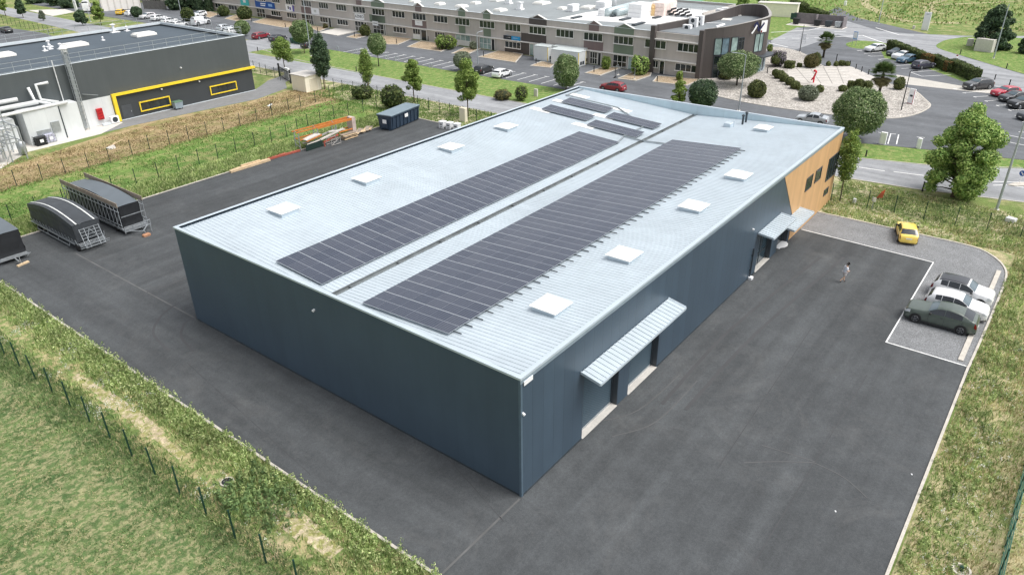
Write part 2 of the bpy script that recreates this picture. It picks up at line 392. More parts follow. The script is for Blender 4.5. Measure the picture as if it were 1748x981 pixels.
for q in (((180, 650), (470, 850)), ((560, 740), (800, 930))):
    strip_poly(b, [G(q[0][0]+140, q[0][1]-30), G(q[1][0]+60, q[1][1]-40)], .05, .02, .038)
struct(b.build('pavement_joint', m_joint))
SOIL = [[G(*q) for q in ((128, 640), (175, 672), (232, 712), (270, 745), (312, 780))], [G(*q) for q in ((448, 850), (490, 880), (530, 912), (575, 945))]]
for pts, wd in ((SOIL[0], .55), (SOIL[0][1:4], .95), (SOIL[1], .9), (SOIL[1][1:3], 1.4)):
    b = MB(); strip_poly(b, smooth_curve(pts, 6), wd, 0, .02+.004*wd); struct(b.build('bare_soil', turf('bare_soil', lin(190, 174, 146), lin(206, 192, 166), lin(150, 150, 96), .25, .5)))
m_tyrem = plain('tyre_scuff', lin(92, 92, 93), .9, var=.1, scale=.4); m_tyred = plain('tyre_dark', lin(75, 76, 78), .9, var=.1, scale=.4)
for k, (pts, mt, wd) in enumerate(((((1270, 790), (1330, 788), (1390, 790)), m_tyrem, .07), (((1300, 760), (1350, 775), (1390, 788)), m_tyrem, .06), (((1390, 790), (1440, 815), (1480, 850)), m_tyrem, .06), (((1020, 720), (1090, 700), (1160, 640)), m_tyrem, .08), (((1045, 745), (1120, 720), (1190, 650)), m_tyrem, .08),
    (((330, 600), (310, 575), (318, 550), (345, 540)), m_tyred, .2), (((290, 600), (262, 570), (275, 540), (300, 520)), m_tyred, .2), (((250, 500), (330, 470), (420, 425)), m_tyred, .2), (((1130, 690), (1250, 560), (1400, 440)), m_tyred, .25), (((1170, 700), (1290, 570), (1440, 440)), m_tyred, .25))):
    b = MB(); strip_poly(b, smooth_curve([G(*q) for q in pts], 6), wd, .02, .039+.0002*k); struct(b.build('tyre_mark', mt))

road = [(64.5, 420), (65.2, 255), (62.4, 190), (62.2, 52), (63.3, 1.7), (64.2, -6.4), (66.6, -16.7), (72, -34), (92, -34), (84, -22), (78.7, -15.2), (73.9, -7), (71.1, 3.1), (69.4, 40), (69.4, 62), (69.9, 85), (70.3, 110), (70.6, 200), (72.5, 262), (73, 420)]
sheet('service_road', road, .026, m_road)
sheet('access_road', [(70.2, 127.8), (76, 127.3), (82.5, 117), (84, 118), (84, 140), (76, 142), (70.2, 146)], .028, m_road)
b = MB(); strip_poly(b, [(62.35, 190), (62.1, 52), (63.25, 1.7), (64.1, -6.4), (66.5, -16.7)], .18, 0, .06)
strip_poly(b, [(79, -15.2), (74.0, -7), (71.2, 3.1), (69.5, 40), (69.5, 62), (70, 85), (71.3, 113), (74, 127.4), (80, 121), (82.2, 116)], .16, 0, .07); struct(b.build('kerb', m_kerb))

park = [(82.6, 116), (82, 100), (81.2, 80), (81, 55), (79.8, 30), (78, 3.2), (78.9, .8), (80.5, -5.8), (82, -13), (84.2, -22), (130, -34), (175, -34), (168, 8), (190, 34), (240, 62), (240, 76), (180, 52), (160, 48), (137, 60), (101, 46), (102.4, 240), (96, 240), (84, 262), (80, 262), (80, 140), (84, 140)]
sheet('car_park_asphalt', park, .032, m_park)
sheet('junction_asphalt', [tuple(G(*q)[:2]) for q in ((1380, 0), (1425, 30), (1500, 53), (1550, 58), (1660, 62), (1760, 62), (1760, 66), (1665, 64), (1625, 68), (1607, 73), (1601, 83), (1650, 99), (1748, 128), (1790, 140), (1790, 175), (1640, 132), (1516, 82), (1430, 60), (1330, 95), (1316, 72), (1330, 40), (1380, 52), (1418, 44), (1400, 24), (1352, 0))], .036, m_road)
gravel_bed = smooth_curve([(101, 36), (95, 32.6), (91.7, 29.9), (89.6, 21), (90.4, 8.7), (92.4, 3.4), (96.5, .6), (103.3, -.4), (107.9, 1.3), (113.1, 4), (115, 7), (119.8, 18.1), (126.6, 23.9), (134.3, 29.3), (138.2, 35), (136.6, 37.2)], 5)
sheet('white_gravel_bed', gravel_bed, .10, m_grav)
b = MB(); strip_poly(b, gravel_bed, .2, .03, .12); struct(b.build('kerb', m_kerb))
pave = [(118.2, 26.7), (123, 22.5), (127.2, 19.2), (126.1, 17.3), (118.4, 10.7), (107.9, 15.1), (107.9, 20.5), (110, 23.8)]
sheet('white_paving', pave, .115, plain('paving_slabs', lin(196, 191, 184), .8, var=.1, scale=.6, fine=(4, .12)))
b = MB()
for i in range(6):
    t = (i+.5)/6; a = Vector((118.2, 26.7)).lerp(Vector((107.9, 20.5)), t*.9); c = Vector((127, 18.5)).lerp(Vector((112, 13.3)), t*.9)
    strip_poly(b, [a, c], .16, .11, .119)
for i in range(4):
    t = (i+.6)/4.4; a = Vector((118.2, 26.7)).lerp(Vector((127, 18.5)), t); c = Vector((107.9, 20.5)).lerp(Vector((112, 13.3)), t)
    strip_poly(b, [a, c], .16, .11, .1195)
struct(b.build('paving_joint', plain('joint_grey', lin(150, 146, 140), .9, var=.2)))
sheet('pale_path', [tuple(G(*q)[:2]) for q in ((1530, 128), (1640, 147), (1748, 158), (1800, 163), (1800, 172), (1748, 166), (1640, 155), (1532, 143))], .040, m_path)
sheet('hedge_verge', [tuple(G(*q)[:2]) for q in ((1500, 80), (1520, 78), (1600, 100), (1700, 143), (1650, 142), (1580, 116), (1510, 100))], .044, g_verge)
sheet('sign_verge', [tuple(v[:2]) for v in smooth_curve([G(*q) for q in ((1446, 74), (1470, 70), (1510, 74), (1512, 80), (1470, 84), (1448, 80))], 4, True)], .046, g_verge)
sheet('bin_verge', [tuple(G(*q)[:2]) for q in ((1316, 24), (1346, 10), (1376, 16), (1412, 28), (1422, 40), (1408, 46), (1344, 48), (1330, 40))], .046, g_verge)
sheet('wild_verge', [tuple(G(*q)[:2]) for q in ((1346, 0), (1372, 0), (1424, 34), (1412, 28))], .012, g_verge)
sheet('back_lawn', [(146, 40), (240, 46), (240, 78), (205, 80), (150, 64)], .038, g_verge)

# painted lines
def lines(name, segs, z, w, label=None):
    b = MB()
    for s in segs: strip_poly(b, [G(*q) for q in s], w, z-.005, z)
    return struct(b.build(name, m_white), label)
c4 = lambda *q: [(1440+x/5.162, 60+y/5.162) for x, y in q]
c7 = lambda *q: [(1240+x/3.441, 200+y/3.441) for x, y in q]
c2 = lambda *q: [(400+x/3.925, y/3.925) for x, y in q]
bays = [c4((165, 138), (120, 140), (180, 148)), c4((345, 150), (180, 166)), c4((350, 185), (245, 190), (215, 182)), c4((410, 208), (305, 216), (330, 220)), c4((600, 262), (465, 272)), c4((600, 292), (510, 298)),
        c4((840, 312), (590, 330), (690, 366), (950, 352)), c4((1060, 470), (965, 476), (1000, 482)), c4((1290, 496), (1050, 512), (1080, 516)), c4((1275, 540), (1145, 547), (1170, 552)), c4((1360, 576), (1245, 583), (1270, 590)),
        c4((1440, 618), (1345, 622), (1370, 630)), c4((1600, 662), (1450, 662), (1480, 672)), c4((1600, 716), (1515, 712), (1540, 722)), c4((1600, 762), (1575, 768)), c4((1600, 860), (1540, 856)), c4((1600, 915), (1460, 886)), c4((1600, 975), (1365, 926)),
        c4((305, 858), (365, 872)), c4((390, 960), (415, 872), (460, 876)), c4((465, 965), (485, 880)), c4((645, 900), (715, 906)), c4((682, 902), (655, 975)), c4((30, 915), (90, 872))]
lines('bay_marking', bays, .046, .14)
up = []
for i in range(24):
    y = 52.5+i*2.62
    up.append((y, i))
b = MB()
for y, i in up:
    if y > 112: break
    strip_poly(b, [(82.2, y), (87.4, y-.2)], .13, .03, .044); strip_poly(b, [(87.4, y-.75), (87.4, y+.35)], .13, .03, .0445)
struct(b.build('bay_marking', m_white))
lines('road_marking', [c7((640, 275), (930, 318)), c7((982, 322), (1200, 350)), c7((1560, 380), (1760, 384)), c7((1565, 402), (1640, 400), (1760, 416))], .040, .16)
b = MB(); b.prism([tuple(G(*q)[:2]) for q in c7((1650, 402), (1690, 388), (1760, 388), (1760, 408), (1690, 408))], 0, .13); struct(b.build('traffic_island', m_kerb))
lines('road_marking', [((1316, 56), (1380, 52), (1408, 47), (1424, 42)), ((1316, 66), (1340, 66)), ((1352, 66), (1380, 66)), ((1390, 65), (1460, 62), (1474, 61)), ((1472, 61), (1512, 75)), ((1424, 55), (1444, 54)), ((1495, 48), (1534, 60), (1560, 61)), ((1312, 74), (1345, 81))], .046, .3)
b = MB()
for k in range(9): strip_poly(b, [(66.1, 62+k*16), (66.2, 65+k*16)], .12, .03, .036)
# dirt tracks in the field
for pts, wd in ((((1476, 0), (1480, 10), (1500, 21), (1530, 32), (1560, 38), (1640, 40)), 2.4), (((1612, 0), (1592, 6), (1577, 13), (1585, 20), (1610, 24)), 2.0), (((1500, 2), (1600, 8), (1748, 2)), 1.5), (((1598, 9), (1590, 14), (1600, 21)), 1.6)):
    bb = MB(); strip_poly(bb, smooth_curve([G(*q) for q in pts], 5), wd, 0, .03+.002*wd); struct(bb.build('dirt_track', m_dirt))
# far side of the plot: left yard, forecourt and paths of the factory
sheet('factory_path', [(21.0, 91.7), (25.7, 91.9), (35.4, 91.3), (46.3, 90.2), (54.2, 92.6), (57, 96.8), (62.4, 99), (62.4, 102.5), (56, 100.5), (52, 97.5), (50.5, 96.5), (21, 96.5)], .024, asphalt('asphalt_path', lin(132, 133, 134), .1, grain=.5))
sheet('factory_slab', [(-30, 78), (5.5, 86), (11, 91), (21, 91.4), (25.8, 94.6), (25.8, 96.5), (-30, 96.5)], .034, m_slab)
sheet('staff_car_park', [(20, 150), (52, 150), (56.5, 196), (52, 240), (20, 240)], .03, m_park)
sheet('forecourt', [tuple(G(*q)[:2]) for q in ((48, 18), (110, 16), (128, 21), (90, 28))], .034, m_slab)
# planters before the office row: survey outline from the image
def planter(pts, mt=m_brown):
    P = [G(*q) for q in pts]; o = sheet('gravel_planter' if mt is m_brown else 'loading_slab', [(p.x, p.y) for p in P], .11, mt, z0=0.0)
    b = MB(); strip_poly(b, P, .22, .0, .17, closed=True); struct(b.build('kerb', m_path)); return o
c3 = lambda *q: [(430+x/7.267, y/7.267) for x, y in q]
c5 = lambda *q: [(870+x/7.267, y/7.267) for x, y in q]
c44 = lambda *q: [(650+x/7.267, y/7.267) for x, y in q]
c6 = lambda *q: [(1080+x/6.992, y/6.992) for x, y in q]
cL = lambda *q: [(220+x/7.267, y/7.267) for x, y in q]
planter(cL((930, 145), (1000, 150), (1130, 180), (1000, 230), (960, 215)))
planter(cL((1190, 240), (1330, 190), (1500, 210), (1520, 250), (1330, 270)))
planter(c3((5, 285), (190, 225), (375, 250), (620, 290), (480, 345), (390, 352)))
planter(c3((660, 330), (780, 330), (960, 345), (830, 400)))
planter(c3((830, 412), (1050, 358), (1330, 385), (1290, 402), (1060, 450)), m_slab)
planter(c3((1175, 470), (1300, 430), (1480, 440), (1290, 486)))
planter(c44((-60, 530), (20, 450), (400, 485), (210, 562), (90, 560)))
planter(c44((330, 590), (500, 515), (960, 570), (740, 648)))
planter(c44((880, 672), (1040, 600), (1240, 610), (1100, 670)))
planter(c44((1215, 715), (1480, 630), (1760, 680), (1670, 785)))
planter(c5((260, 825), (400, 770), (560, 800), (500, 850)))
planter(c5((935, 915), (1160, 838), (1380, 850), (1120, 945)))
planter(c5((1345, 985), (1560, 890), (1760, 900), (1740, 950), (1560, 1010)))
planter(c6((240, 985), (300, 915), (820, 955), (640, 1030)))
# ------------------------------------------------------------------ the big grey-blue shed
SL, SW, SH = 55.0, 32.4, 8.0
VY, VZ, EZ = 16.2, 6.9, 7.86
def roof_z(y): return VZ+(EZ-VZ)*abs(y-VY)/VY
wall_c = lin(67, 83, 97)
m_front = ribbed('cladding_front', wall_c, 1, 1.15, .10, .5, var=.025, edge=.03)
m_side = ribbed('cladding_side', wall_c, 0, 1.0, .34, .36, .0, var=.05, edge=.05)
m_wood = ribbed('cladding_wood', lin(204, 164, 118), 0, .28, .12, .6, var=.06, edge=.1)
m_woode = ribbed('cladding_wood_end', lin(204, 164, 118), 1, .28, .12, .6, var=.06, edge=.1)
m_cap = plain('cap_metal', lin(196, 208, 216), .4, .2, var=.05, scale=.6)
m_roof = ribbed('roof_sheet', lin(191, 202, 209), 0, 1.05, .05, .42, .1, var=.02, edge=.04)
m_inner = ribbed('parapet_lining', lin(190, 208, 216), 1, 3.2, .12, .45, .15, var=.03, edge=.02)
m_dark = plain('dark_metal', lin(58, 66, 72), .5, .1, var=.1)
m_black = plain('black_plastic', lin(36, 38, 40), .6, var=.1)
m_wht = plain('white_plastic', lin(240, 241, 242), .45, var=.04)
m_galv = plain('galvanised', lin(176, 182, 186), .42, .55, var=.12, scale=3)
m_frame = plain('anthracite_frame', lin(64, 70, 76), .45, var=.06)
m_glass = glass('dark_glass', lin(46, 54, 58))
m_glassb = glass('blue_glass', lin(104, 128, 140), .12)
shed = thing('warehouse', 'large dark blue-grey metal warehouse with pale ribbed roof and wood-clad end', 'warehouse')
T = .22
b = MB()
b.box(0, T, 0, SW, 0, SH)
b.box(T, SL-T, SW-T, SW, 0, SH, 1)
# side wall with its openings
OPEN = [(6.1, 10.35, 4.75), (11.7, 15.8, 4.75), (33.9, 37.4, 3.75), (39.1, 41.9, 2.45)]
x = T
for x0, x1, zt in OPEN:
    b.box(x, x0, 0, T, 0, SH, 1); b.box(x0, x1, 0, T, zt, SH, 1); x = x1
b.box(x, SL-T, 0, T, 0, SH, 1)
b.box(SL-T, SL, 0, SW, 0, SH, 0)
wall = b.build('wall', [m_front, m_side], shed)
b = MB()
for x0, x1, zt in OPEN:      # reveals
    b = MB(); b.box(x0-.004, x0+.05, .02, .62, .0, zt); b.box(x1-.05, x1+.004, .02, .62, 0, zt); b.box(x0+.05, x1-.05, .02, .62, zt-.05, zt+.004); b.build('door_reveal', m_frame, shed)
b = MB()
b.add([(37.75, -.03, 7.86), (42.35, -.03, 2.46), (42.35, -.03, 0.02), (SL+.03, -.03, .02), (SL+.03, -.03, 7.86), (37.75, .0, 7.86), (42.35, .0, 2.46), (42.35, .0, .02), (SL+.03, .0, .02), (SL+.03, 0, 7.86)],
      [(0, 1, 2, 3, 4), (0, 5, 6, 1), (1, 6, 7, 2), (2, 7, 8, 3), (3, 8, 9, 4), (4, 9, 5, 0)])
b.build('wood_cladding', m_wood, shed)
b = MB(); b.box(SL, SL+.03, 0, SW, 0.02, 7.86); b.build('wood_cladding', m_woode, shed)
# coping
b = MB()
for x0, x1, y0, y1 in ((-.06, .20, -.06, SW+.06), (SL-.24, SL+.06, -.06, SW+.06)): b.box(x0, x1, y0, y1, SH-.10, SH+.03)
b.box(.20, SL-.24, -.06, .22, SH-.12, SH+.026); b.box(.20, SL-.24, SW-.22, SW+.06, SH-.10, SH+.026)
b.build('coping', m_cap, shed)
b = MB(); b.box(-.05, SL, -.05, -.012, SH-.34, SH-.12); b.build('edge_trim', plain('edge_trim', lin(150, 166, 178), .35, .3), shed)
b = MB(); b.box(-.035, 0, -.035, .12, .02, SH-.12); b.box(0, .12, -.035, 0, .02, SH-.35); b.build('corner_trim', plain('corner_trim', lin(84, 102, 116), .4), shed)
b = MB(); b.box(-.03, 0, 0.12, SW, .03, .14); b.box(.12, 6.0, -.03, 0, .03, .14); b.box(15.9, 33.8, -.03, 0, .03, .14); b.build('base_flashing', m_dark, shed)
# lining of the parapet at the far end and along the eaves
b = MB(); b.box(SL-T-.05, SL-T-.003, T, SW-T, 6.4, SH-.1); b.build('parapet_lining', m_inner, shed)
b = MB(); b.box(T, SL-.35, SW-.33, SW-.225, 7.3, roof_z(SW-.3)-.05); b.build('eaves_gutter', m_dark, shed)
# ribbed roof: real upstanding ribs across each slope
def slope(y0, y1, name):
    b = MB(); x = .24; prof = []
    while x < SL-.3:
        prof += [(x, 0), (x+.255, 0), (x+.275, .032), (x+.315, .032), (x+.335, 0)]; x += .335
    n = len(prof)
    v = [(px, y, roof_z(y)+pz) for y in (y0, y1) for px, pz in prof]
    b.add(v, [(i, i+1, n+i+1, n+i) if y1 > y0 else (i, n+i, n+i+1, i+1) for i in range(n-1)])
    return b.build(name, m_roof, shed)
slope(T, VY-.22, 'roof_slope'); slope(VY+.22, SW-.32, 'roof_slope')
b = MB(); b.box(T, SL-T, VY-.24, VY+.24, VZ-.22, VZ-.12); b.box(T, SL-T, VY-.25, VY-.215, VZ-.3, VZ+.05); b.box(T, SL-T, VY+.215, VY+.25, VZ-.3, VZ+.05)
b.build('valley_gutter', plain('gutter_dark', lin(118, 124, 126), .6, .2, var=.3, scale=1.2), shed)
for i in range(12): b = MB(); b.obox((3+i*4.4, VY, VZ-.2), .4, .3, .2); b.build('gutter_outlet', plain('outlet_grey', lin(96, 102, 104), .6), shed)
# domed rooflights
m_dome = plain('opal_dome', lin(246, 244, 238), .35, var=.02)
def dome(x, y, s=1.0):
    z = roof_z(y); b = MB()
    b.bbox(x-.82*s, x+.82*s, y-.82*s, y+.82*s, z-.1, z+.30, .02); k = b.build('skylight', m_cap, shed)
    b = MB(); n = 6; N = n+1; h = .95*s; vs = []
    for i in range(N):
        for j in range(N):
            u, v = i/n*2-1, j/n*2-1; vs.append((x+u*h, y+v*h, z+.33+.17*(1-u**4)*(1-v**4)))
    fs = [(i*N+j, (i+1)*N+j, (i+1)*N+j+1, i*N+j+1) for i in range(n) for j in range(n)]
    b.add(vs, fs); b.box(x-h, x+h, y-h, y+h, z+.30, z+.334)
    b.build('dome', m_dome, k, smooth=False)
for q in ((488, 357), (628, 304), (770, 250), (864, 215)): P = G(*q, 7.95); dome(P.x, 28.9)
for q in ((942, 520), (1065, 433), (1185, 351), (1260, 298)): P = G(*q, 7.95); dome(P.x, 3.15)
P = G(1303, 220, 7.6); dome(P.x, P.y, .85)
m_flat = plain('translucent_sheet', lin(250, 250, 248), .4, var=.03)
for x, y in ((51.7, 30.2), (48.1, 30.1), (50.3, 23.5), (46.6, 23.5), (43.6, 30.1), (42.2, 23.4)):
    b = MB(); z0, z1 = roof_z(y-1.3), roof_z(y+1.3)
    for i in range(3):
        xx = x-.5+i*.335
        b.add([(xx, y-1.3, z0+.052), (xx+.3, y-1.3, z0+.052), (xx+.3, y+1.3, z1+.052), (xx, y+1.3, z1+.052)], [(0, 1, 2, 3)])
        b.add([(xx+.0, y-1.3, z0+.01), (xx+.3, y-1.3, z0+.01), (xx+.3, y-1.3, z0+.052), (xx, y-1.3, z0+.052)], [(0, 1, 2, 3)])
    b.build('rooflight_sheet', m_flat, shed)
# cable trays
b = MB(); m_tray = plain('tray', lin(150, 158, 162), .5, .4, var=.2)
def tray(*pts):
    P = [(x, y, roof_z(y)+.13) for x, y in pts]
    for a, c in zip(P, P[1:]):
        if (a[1]-VY)*(c[1]-VY) < 0:
            t = (VY-a[1])/(c[1]-a[1]); mid = (a[0]+(c[0]-a[0])*t, VY, VZ+.13); b.beam(a, mid, .13, .08); b.beam(mid, c, .13, .08)
        else: b.beam(a, c, .13, .08)
tray((54.4, 31.3), (50.5, 31.3), (50.5, 24), (46.6, 18.3), (42.1, 18.3), (39.5, 17.6)); tray((42.1, 18.3), (42.0, 13.2))
b.build('cable_tray', m_tray, shed)
# roof vents
b = MB(); z = roof_z(9.8); b.tube([(53.6, 9.8, z-.1), (53.6, 9.8, z+1.0)], .11, 10); b.lathe([(.17, 1.0), (.17, 1.12), (.05, 1.2)], 10, (53.6, 9.8, z)); b.build('flue_pipe', m_dark, shed)
b = MB(); b.tube([(52.7, 9.8, z-.1), (52.7, 9.8, z+.9)], .11, 10); b.lathe([(.17, .9), (.17, 1.02), (.05, 1.1)], 10, (52.7, 9.8, z)); b.build('flue_pipe', m_dark, shed)
b = MB(); z = roof_z(10.8); b.bbox(50.9, 51.7, 10.4, 11.2, z, z+.42, .04); b.tube([(51.3, 10.2, z+.05), (51.3, 10.2, z+.7)], .04, 8); b.build('roof_vent', m_cap, shed)
# roller doors: pierced curtain, bottom rail, pale sill
mt, nt, bs = _nt('roller_grille')
tc = nt.nodes.new('ShaderNodeTexCoord'); br = nt.nodes.new('ShaderNodeTexBrick'); mp = nt.nodes.new('ShaderNodeMapping'); mp.inputs['Rotation'].default_value = (R(90), 0, 0)
_link(nt, tc.outputs['Object'], mp.inputs[0]); _link(nt, mp.outputs[0], br.inputs['Vector'])
br.inputs['Scale'].default_value = 1; br.inputs['Brick Width'].default_value = .22; br.inputs['Row Height'].default_value = .09; br.inputs['Mortar Size'].default_value = .028
br.inputs['Color1'].default_value = lin(46, 60, 71); br.inputs['Color2'].default_value = lin(50, 65, 76); br.inputs['Mortar'].default_value = lin(84, 102, 114)
_link(nt, br.outputs[0], bs.inputs['Base Color']); bs.inputs['Roughness'].default_value = .65; bs.inputs['Specular IOR Level'].default_value = .25
m_grille = mt
for k, (x0, x1, zt) in enumerate(OPEN[:2]):
    b = MB(); b.box(x0+.05, x1-.05, .44, .5, .08, zt-.05); d = b.build('roller_door', m_grille, shed)
    b = MB(); b.box(x0+.05, x1-.05, .40, .439, .06, .2); b.build('bottom_rail', m_galv, d)
    b = MB(); b.box(x0+.05, x1-.05, -.06, .43, .0, .055); b.build('door_sill', m_slab, shed)
    b = MB()
    for s in (x0+.06, x1-.16): b.box(s, s+.1, .36, .435, .06, zt-.06)
    b.build('guide_rail', m_dark, d)
b = MB(); b.box(33.95, 37.35, .44, .5, .08, 3.7); d = b.build('glazed_door', glass('door_glass', lin(66, 84, 94), .15), shed)
b = MB()
for xx in (33.95, 35.6, 37.25): b.box(xx, xx+.1, .40, .439, .08, 3.7)
b.box(34.05, 37.25, .40, .436, 1.1, 1.2); b.build('frame', m_frame, d)
b = MB(); b.box(33.95, 37.35, -.06, .43, 0, .055); b.build('door_sill', m_slab, shed)
b = MB(); b.box(39.15, 41.85, .44, .5, .06, 2.4); d = b.build('entrance_door', m_glass, shed)
b = MB()
for xx in (39.15, 40.4, 41.75): b.box(xx, xx+.1, .40, .439, .06, 2.4)
b.build('frame', m_frame, d)
b = MB(); b.box(39.9, 41.85, -.05, .43, 0, .06); b.prism([(40.2, -.05), (40.5, -.3), (41.0, -.42), (41.5, -.3), (41.8, -.05)], 0, .058); b.build('door_sill', m_wht, shed)
# canopies of folded sheet
def canopy(x0, x1, zb, zf, dep, posts=()):
    b = MB(); prof = []; x = x0
    while x < x1-.2: prof += [(x, 0), (x+.30, 0), (x+.33, .05), (x+.39, .05), (x+.42, 0)]; x += .42
    n = len(prof); v = [(px, y, z+pz) for y, z in ((-.03, zb), (-dep, zf)) for px, pz in prof]
    b.add(v, [(i, n+i, n+i+1, i+1) for i in range(n-1)])
    c = b.build('door_canopy', m_roof, shed)
    b = MB()
    for xx in (x0-.03, prof[-1][0]-.03): b.add([(xx, -.03, zb-.10), (xx, -dep, zf-.1), (xx, -dep, zf+.08), (xx, -.03, zb+.08), (xx+.06, -.03, zb-.10), (xx+.06, -dep, zf-.1), (xx+.06, -dep, zf+.08), (xx+.06, -.03, zb+.08)], [(0, 1, 2, 3), (7, 6, 5, 4), (3, 2, 6, 7), (4, 5, 1, 0), (1, 5, 6, 2)])
    b.box(x0+.03, prof[-1][0]-.03, -dep-.05, -dep+.01, zf-.12, zf+.03); b.build('canopy_frame', m_cap, c)
    b = MB(); b.add([(x0+.03, -.03, zb-.06), (prof[-1][0]-.03, -.03, zb-.06), (prof[-1][0]-.03, -dep+.02, zf-.06), (x0+.03, -dep+.02, zf-.06)], [(0, 1, 2, 3)]); b.build('soffit', m_dark, c)
canopy(5.7, 16.5, 5.2, 4.92, 1.35); canopy(33.1, 38.55, 4.08, 3.92, 1.4); canopy(38.7, 44.2, 2.78, 2.64, 1.4)
# windows in the wood cladding
def shed_window(x0, x1, z0, z1, mull):
    b = MB(); f = .08
    b.box(x0, x1, -.09, -.031, z0, z0+f); b.box(x0, x1, -.09, -.031, z1-f, z1)
    for xx in [x0, x1-f]+[x0+(x1-x0)*t for t in mull]: b.box(xx, xx+f, -.088, -.031, z0+f, z1-f)
    o = b.build('window', m_frame, shed)
    b = MB(); b.box(x0+f, x1-f, -.055, -.032, z0+f, z1-f); b.build('pane', m_glass, o)
shed_window(44.75, 46.6, 4.15, 5.5, ()); shed_window(47.5, 49.35, 4.2, 5.5, ()); shed_window(51.5, 54.9, 3.15, 5.6, (.25, .5, .75)); shed_window(51.9, 53.35, 1.45, 2.15, ())
# fittings
def lamp(P, n):
    b = MB(); n = Vector(n); P = Vector(P)
    b.beam(P-n*.0, P+n*.08, .12, .1); b.beam(P+n*.08+Vector((0, 0, -.02)), P+n*.17+Vector((0, 0, -.05)), .12, .1); b.build('wall_lamp', m_wht, shed)
lamp((0, 16.5, 6.36), (-1, 0, 0)); lamp((.12, 0, 5.75), (0, -1, 0)); lamp((31.6, 0, 5.0), (0, -1, 0))
b = MB(); b.box(.2, .95, -.09, -.051, 7.46, 7.72); b.build('overflow_outlet', m_wht, shed)
b = MB(); b.tube([(32.5, -.1, .3), (32.5, -.1, 2.9)], .06, 8); b.box(32.45, 32.56, -.1, 0, 2.2, 2.28); b.box(32.45, 32.56, -.1, 0, .8, .88); b.build('downpipe', m_dark, shed)
b = MB(); b.bbox(32.3, 32.75, -.36, -.02, .03, .26, .03); b.build('drain_box', m_wht, shed)

# ------------------------------------------------------------------ solar arrays on the roof
mt, nt, bs = _nt('solar_cells')
tc = nt.nodes.new('ShaderNodeTexCoord'); sp = nt.nodes.new('ShaderNodeSeparateXYZ'); _link(nt, tc.outputs['Object'], sp.inputs[0])
def grid(ax, per, wd, off=0.0):
    a = nt.nodes.new('ShaderNodeMath'); a.operation = 'ADD'; a.inputs[1].default_value = off+10*per; _link(nt, sp.outputs[ax], a.inputs[0])
    d = nt.nodes.new('ShaderNodeMath'); d.operation = 'DIVIDE'; d.inputs[1].default_value = per; _link(nt, a.outputs[0], d.inputs[0])
    f = nt.nodes.new('ShaderNodeMath'); f.operation = 'FRACT'; _link(nt, d.outputs[0], f.inputs[0])
    l = nt.nodes.new('ShaderNodeMath'); l.operation = 'LESS_THAN'; l.inputs[1].default_value = wd; _link(nt, f.outputs[0], l.inputs[0]); return l.outputs[0]
oi = nt.nodes.new('ShaderNodeObjectInfo')
base = ramp(nt, oi.outputs['Random'], [(0, lin(50, 57, 72)), (.5, lin(57, 63, 77)), (1, lin(64, 69, 81))])
c = mixc(nt, grid(1, .2, .10, .01), base, lin(118, 124, 138)); c = mixc(nt, grid(0, .095, .10, .005), c, lin(88, 94, 108))
ab = nt.nodes.new('ShaderNodeMath'); ab.operation = 'ABSOLUTE'; _link(nt, sp.outputs[0], ab.inputs[0])
l = nt.nodes.new('ShaderNodeMath'); l.operation = 'LESS_THAN'; l.inputs[1].default_value = .018; _link(nt, ab.outputs[0], l.inputs[0])
c = mixc(nt, l.outputs[0], c, lin(142, 148, 156))
_link(nt, c, bs.inputs['Base Color']); bs.inputs['Roughness'].default_value = .2; bs.inputs['Specular IOR Level'].default_value = .6
m_cells = mt
m_pframe = plain('panel_frame', lin(168, 174, 180), .4, .2, var=.05)
PWX, PWY = 1.914, 1.212
b = MB(); b.box(-PWX/2+.003, PWX/2-.003, -PWY/2+.003, PWY/2-.003, 0, .038, 0)
b.add([(-PWX/2+.034, -PWY/2+.004, .0395), (PWX/2-.034, -PWY/2+.004, .0395), (PWX/2-.034, PWY/2-.004, .0395), (-PWX/2+.034, PWY/2-.004, .0395)], [(0, 1, 2, 3)], 1)
proto = b.build('panel', [m_pframe, m_cells])
panel_me = proto.data; bpy.data.objects.remove(proto)
